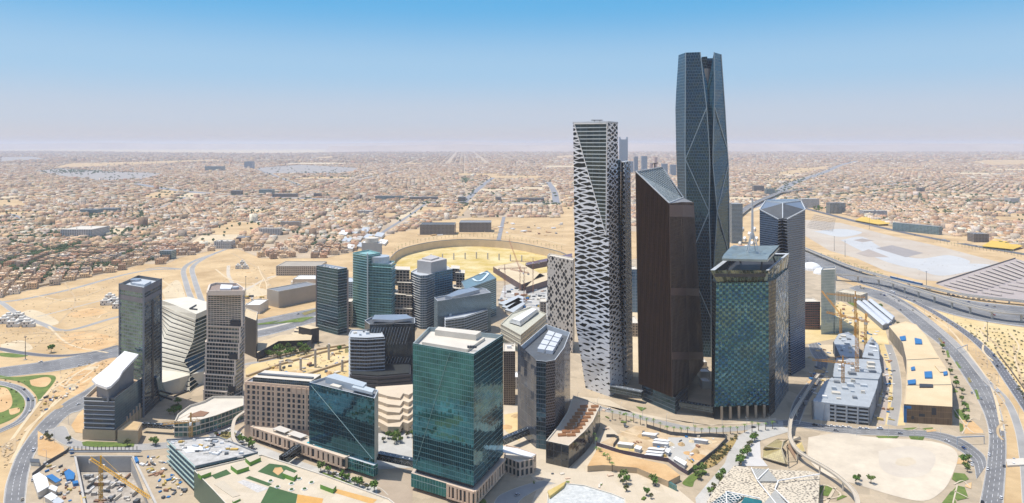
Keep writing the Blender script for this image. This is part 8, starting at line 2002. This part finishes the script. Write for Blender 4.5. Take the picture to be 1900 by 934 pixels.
lamps(find_road(1650, 545), 16, 'along the sweeping right highway', -.56); lamps(find_road(1600, 526), 9, 'along the shrub field slip road', -.6); lamps(find_road(1471, 781), 8, 'on the road before the parking decks')
lamps(find_road(1120, 760), 9, 'along the promenade road')
for x, yt, yb, lab in ((1548, 440, 466, 'left tall lattice mast on the airfield slab'), (1568, 448, 477, 'right tall lattice mast on the airfield slab'), (1613, 402, 426, 'lattice mast at the far edge of the airfield'), (1719, 505, 537, 'tall thin mast by the elevated metro line'), (456, 514, 552, 'lone dark mast beside the stacked tower roof'), (47, 626, 668, 'tall thin mast at the left sand verge'), (1832, 598, 634, 'tall thin mast in the shrub field')):
    b = G(x, yb); h = H-(yt-YH)*b.y/F; t = thing('mast', lab, 'mast', tuple(b)); e = MB(); e.loft([[(b.x+math.cos(a)*s_, b.y+math.sin(a)*s_, z) for a in [i*math.pi/2 for i in range(4)]] for s_, z in ((.55, 0), (.3, h))]); adds(t, 'pole', e, DARK_GREY)
    e = MB(); e.box(b.x, b.y, h, 2.2, 2.2, .8); adds(t, 'head', e, DARK_GREY); e = MB(); e.box(b.x, b.y, 0, 3, 3, .8); adds(t, 'footing', e, CONCRETE)
# planted verges
for k, L_ in enumerate(([(1740, 628), (1744, 628), (1755, 643), (1751, 644)], [(1755, 652), (1759, 650), (1763, 664), (1758, 664)], [(1772, 672), (1776, 672), (1784, 684), (1779, 684)], [(1795, 702), (1799, 701), (1803, 710), (1798, 711)], [(1808, 724), (1813, 724), (1818, 742), (1813, 742)], [(1572, 562), (1590, 560), (1610, 575), (1600, 578)], [(1628, 577), (1640, 585), (1660, 592), (1650, 596)], [(1790, 748), (1797, 750), (1800, 765), (1795, 764)], [(500, 602), (560, 590), (585, 588), (560, 598)], [(560, 582), (586, 574), (588, 578), (565, 586)], [(455, 605), (520, 595), (500, 602)], [(590, 875), (620, 884), (660, 902), (655, 905), (618, 890)], [(400, 810), (425, 802), (440, 806), (420, 816)], [(880, 925), (900, 928), (915, 960), (885, 960)], [(1180, 755), (1200, 758), (1190, 764)], [(640, 640), (660, 652), (640, 656)])):
    patch('planted_strip', L_, GRASS if k % 3 else paint((.24, .20, .08), .95, .3, .2), .42)
for k, (P_, w) in enumerate((([(1770, 900), (1786, 893), (1800, 905)], 1), ([(1776, 902), (1768, 935)], 1), ([(1797, 925), (1770, 912)], 1), ([(1770, 760), (1800, 800), (1826, 806)], 1.2), ([(1785, 806), (1800, 780), (1812, 778)], 1), ([(1514, 905), (1535, 902), (1560, 920), (1520, 930)], 1.4), ([(1550, 905), (1530, 940)], 2), ([(1675, 797), (1690, 800), (1705, 795), (1720, 800), (1735, 796)], .8))):
    road('garden_path', P_, w, PLAZA_PALE, .5, False, 0, 4)
# zebra crossings and arrows where the photograph shows painted bars
e = MB()
for k in range(7):
    p = G(1448+k*.1, 783+k*1.2); e.face([(p.x-2.5, p.y-.3, .3), (p.x+2.5, p.y-.3, .3), (p.x+2.5, p.y+.3, .3), (p.x-2.5, p.y+.3, .3)])
struct('road_marking', e, WHITE_LINE)
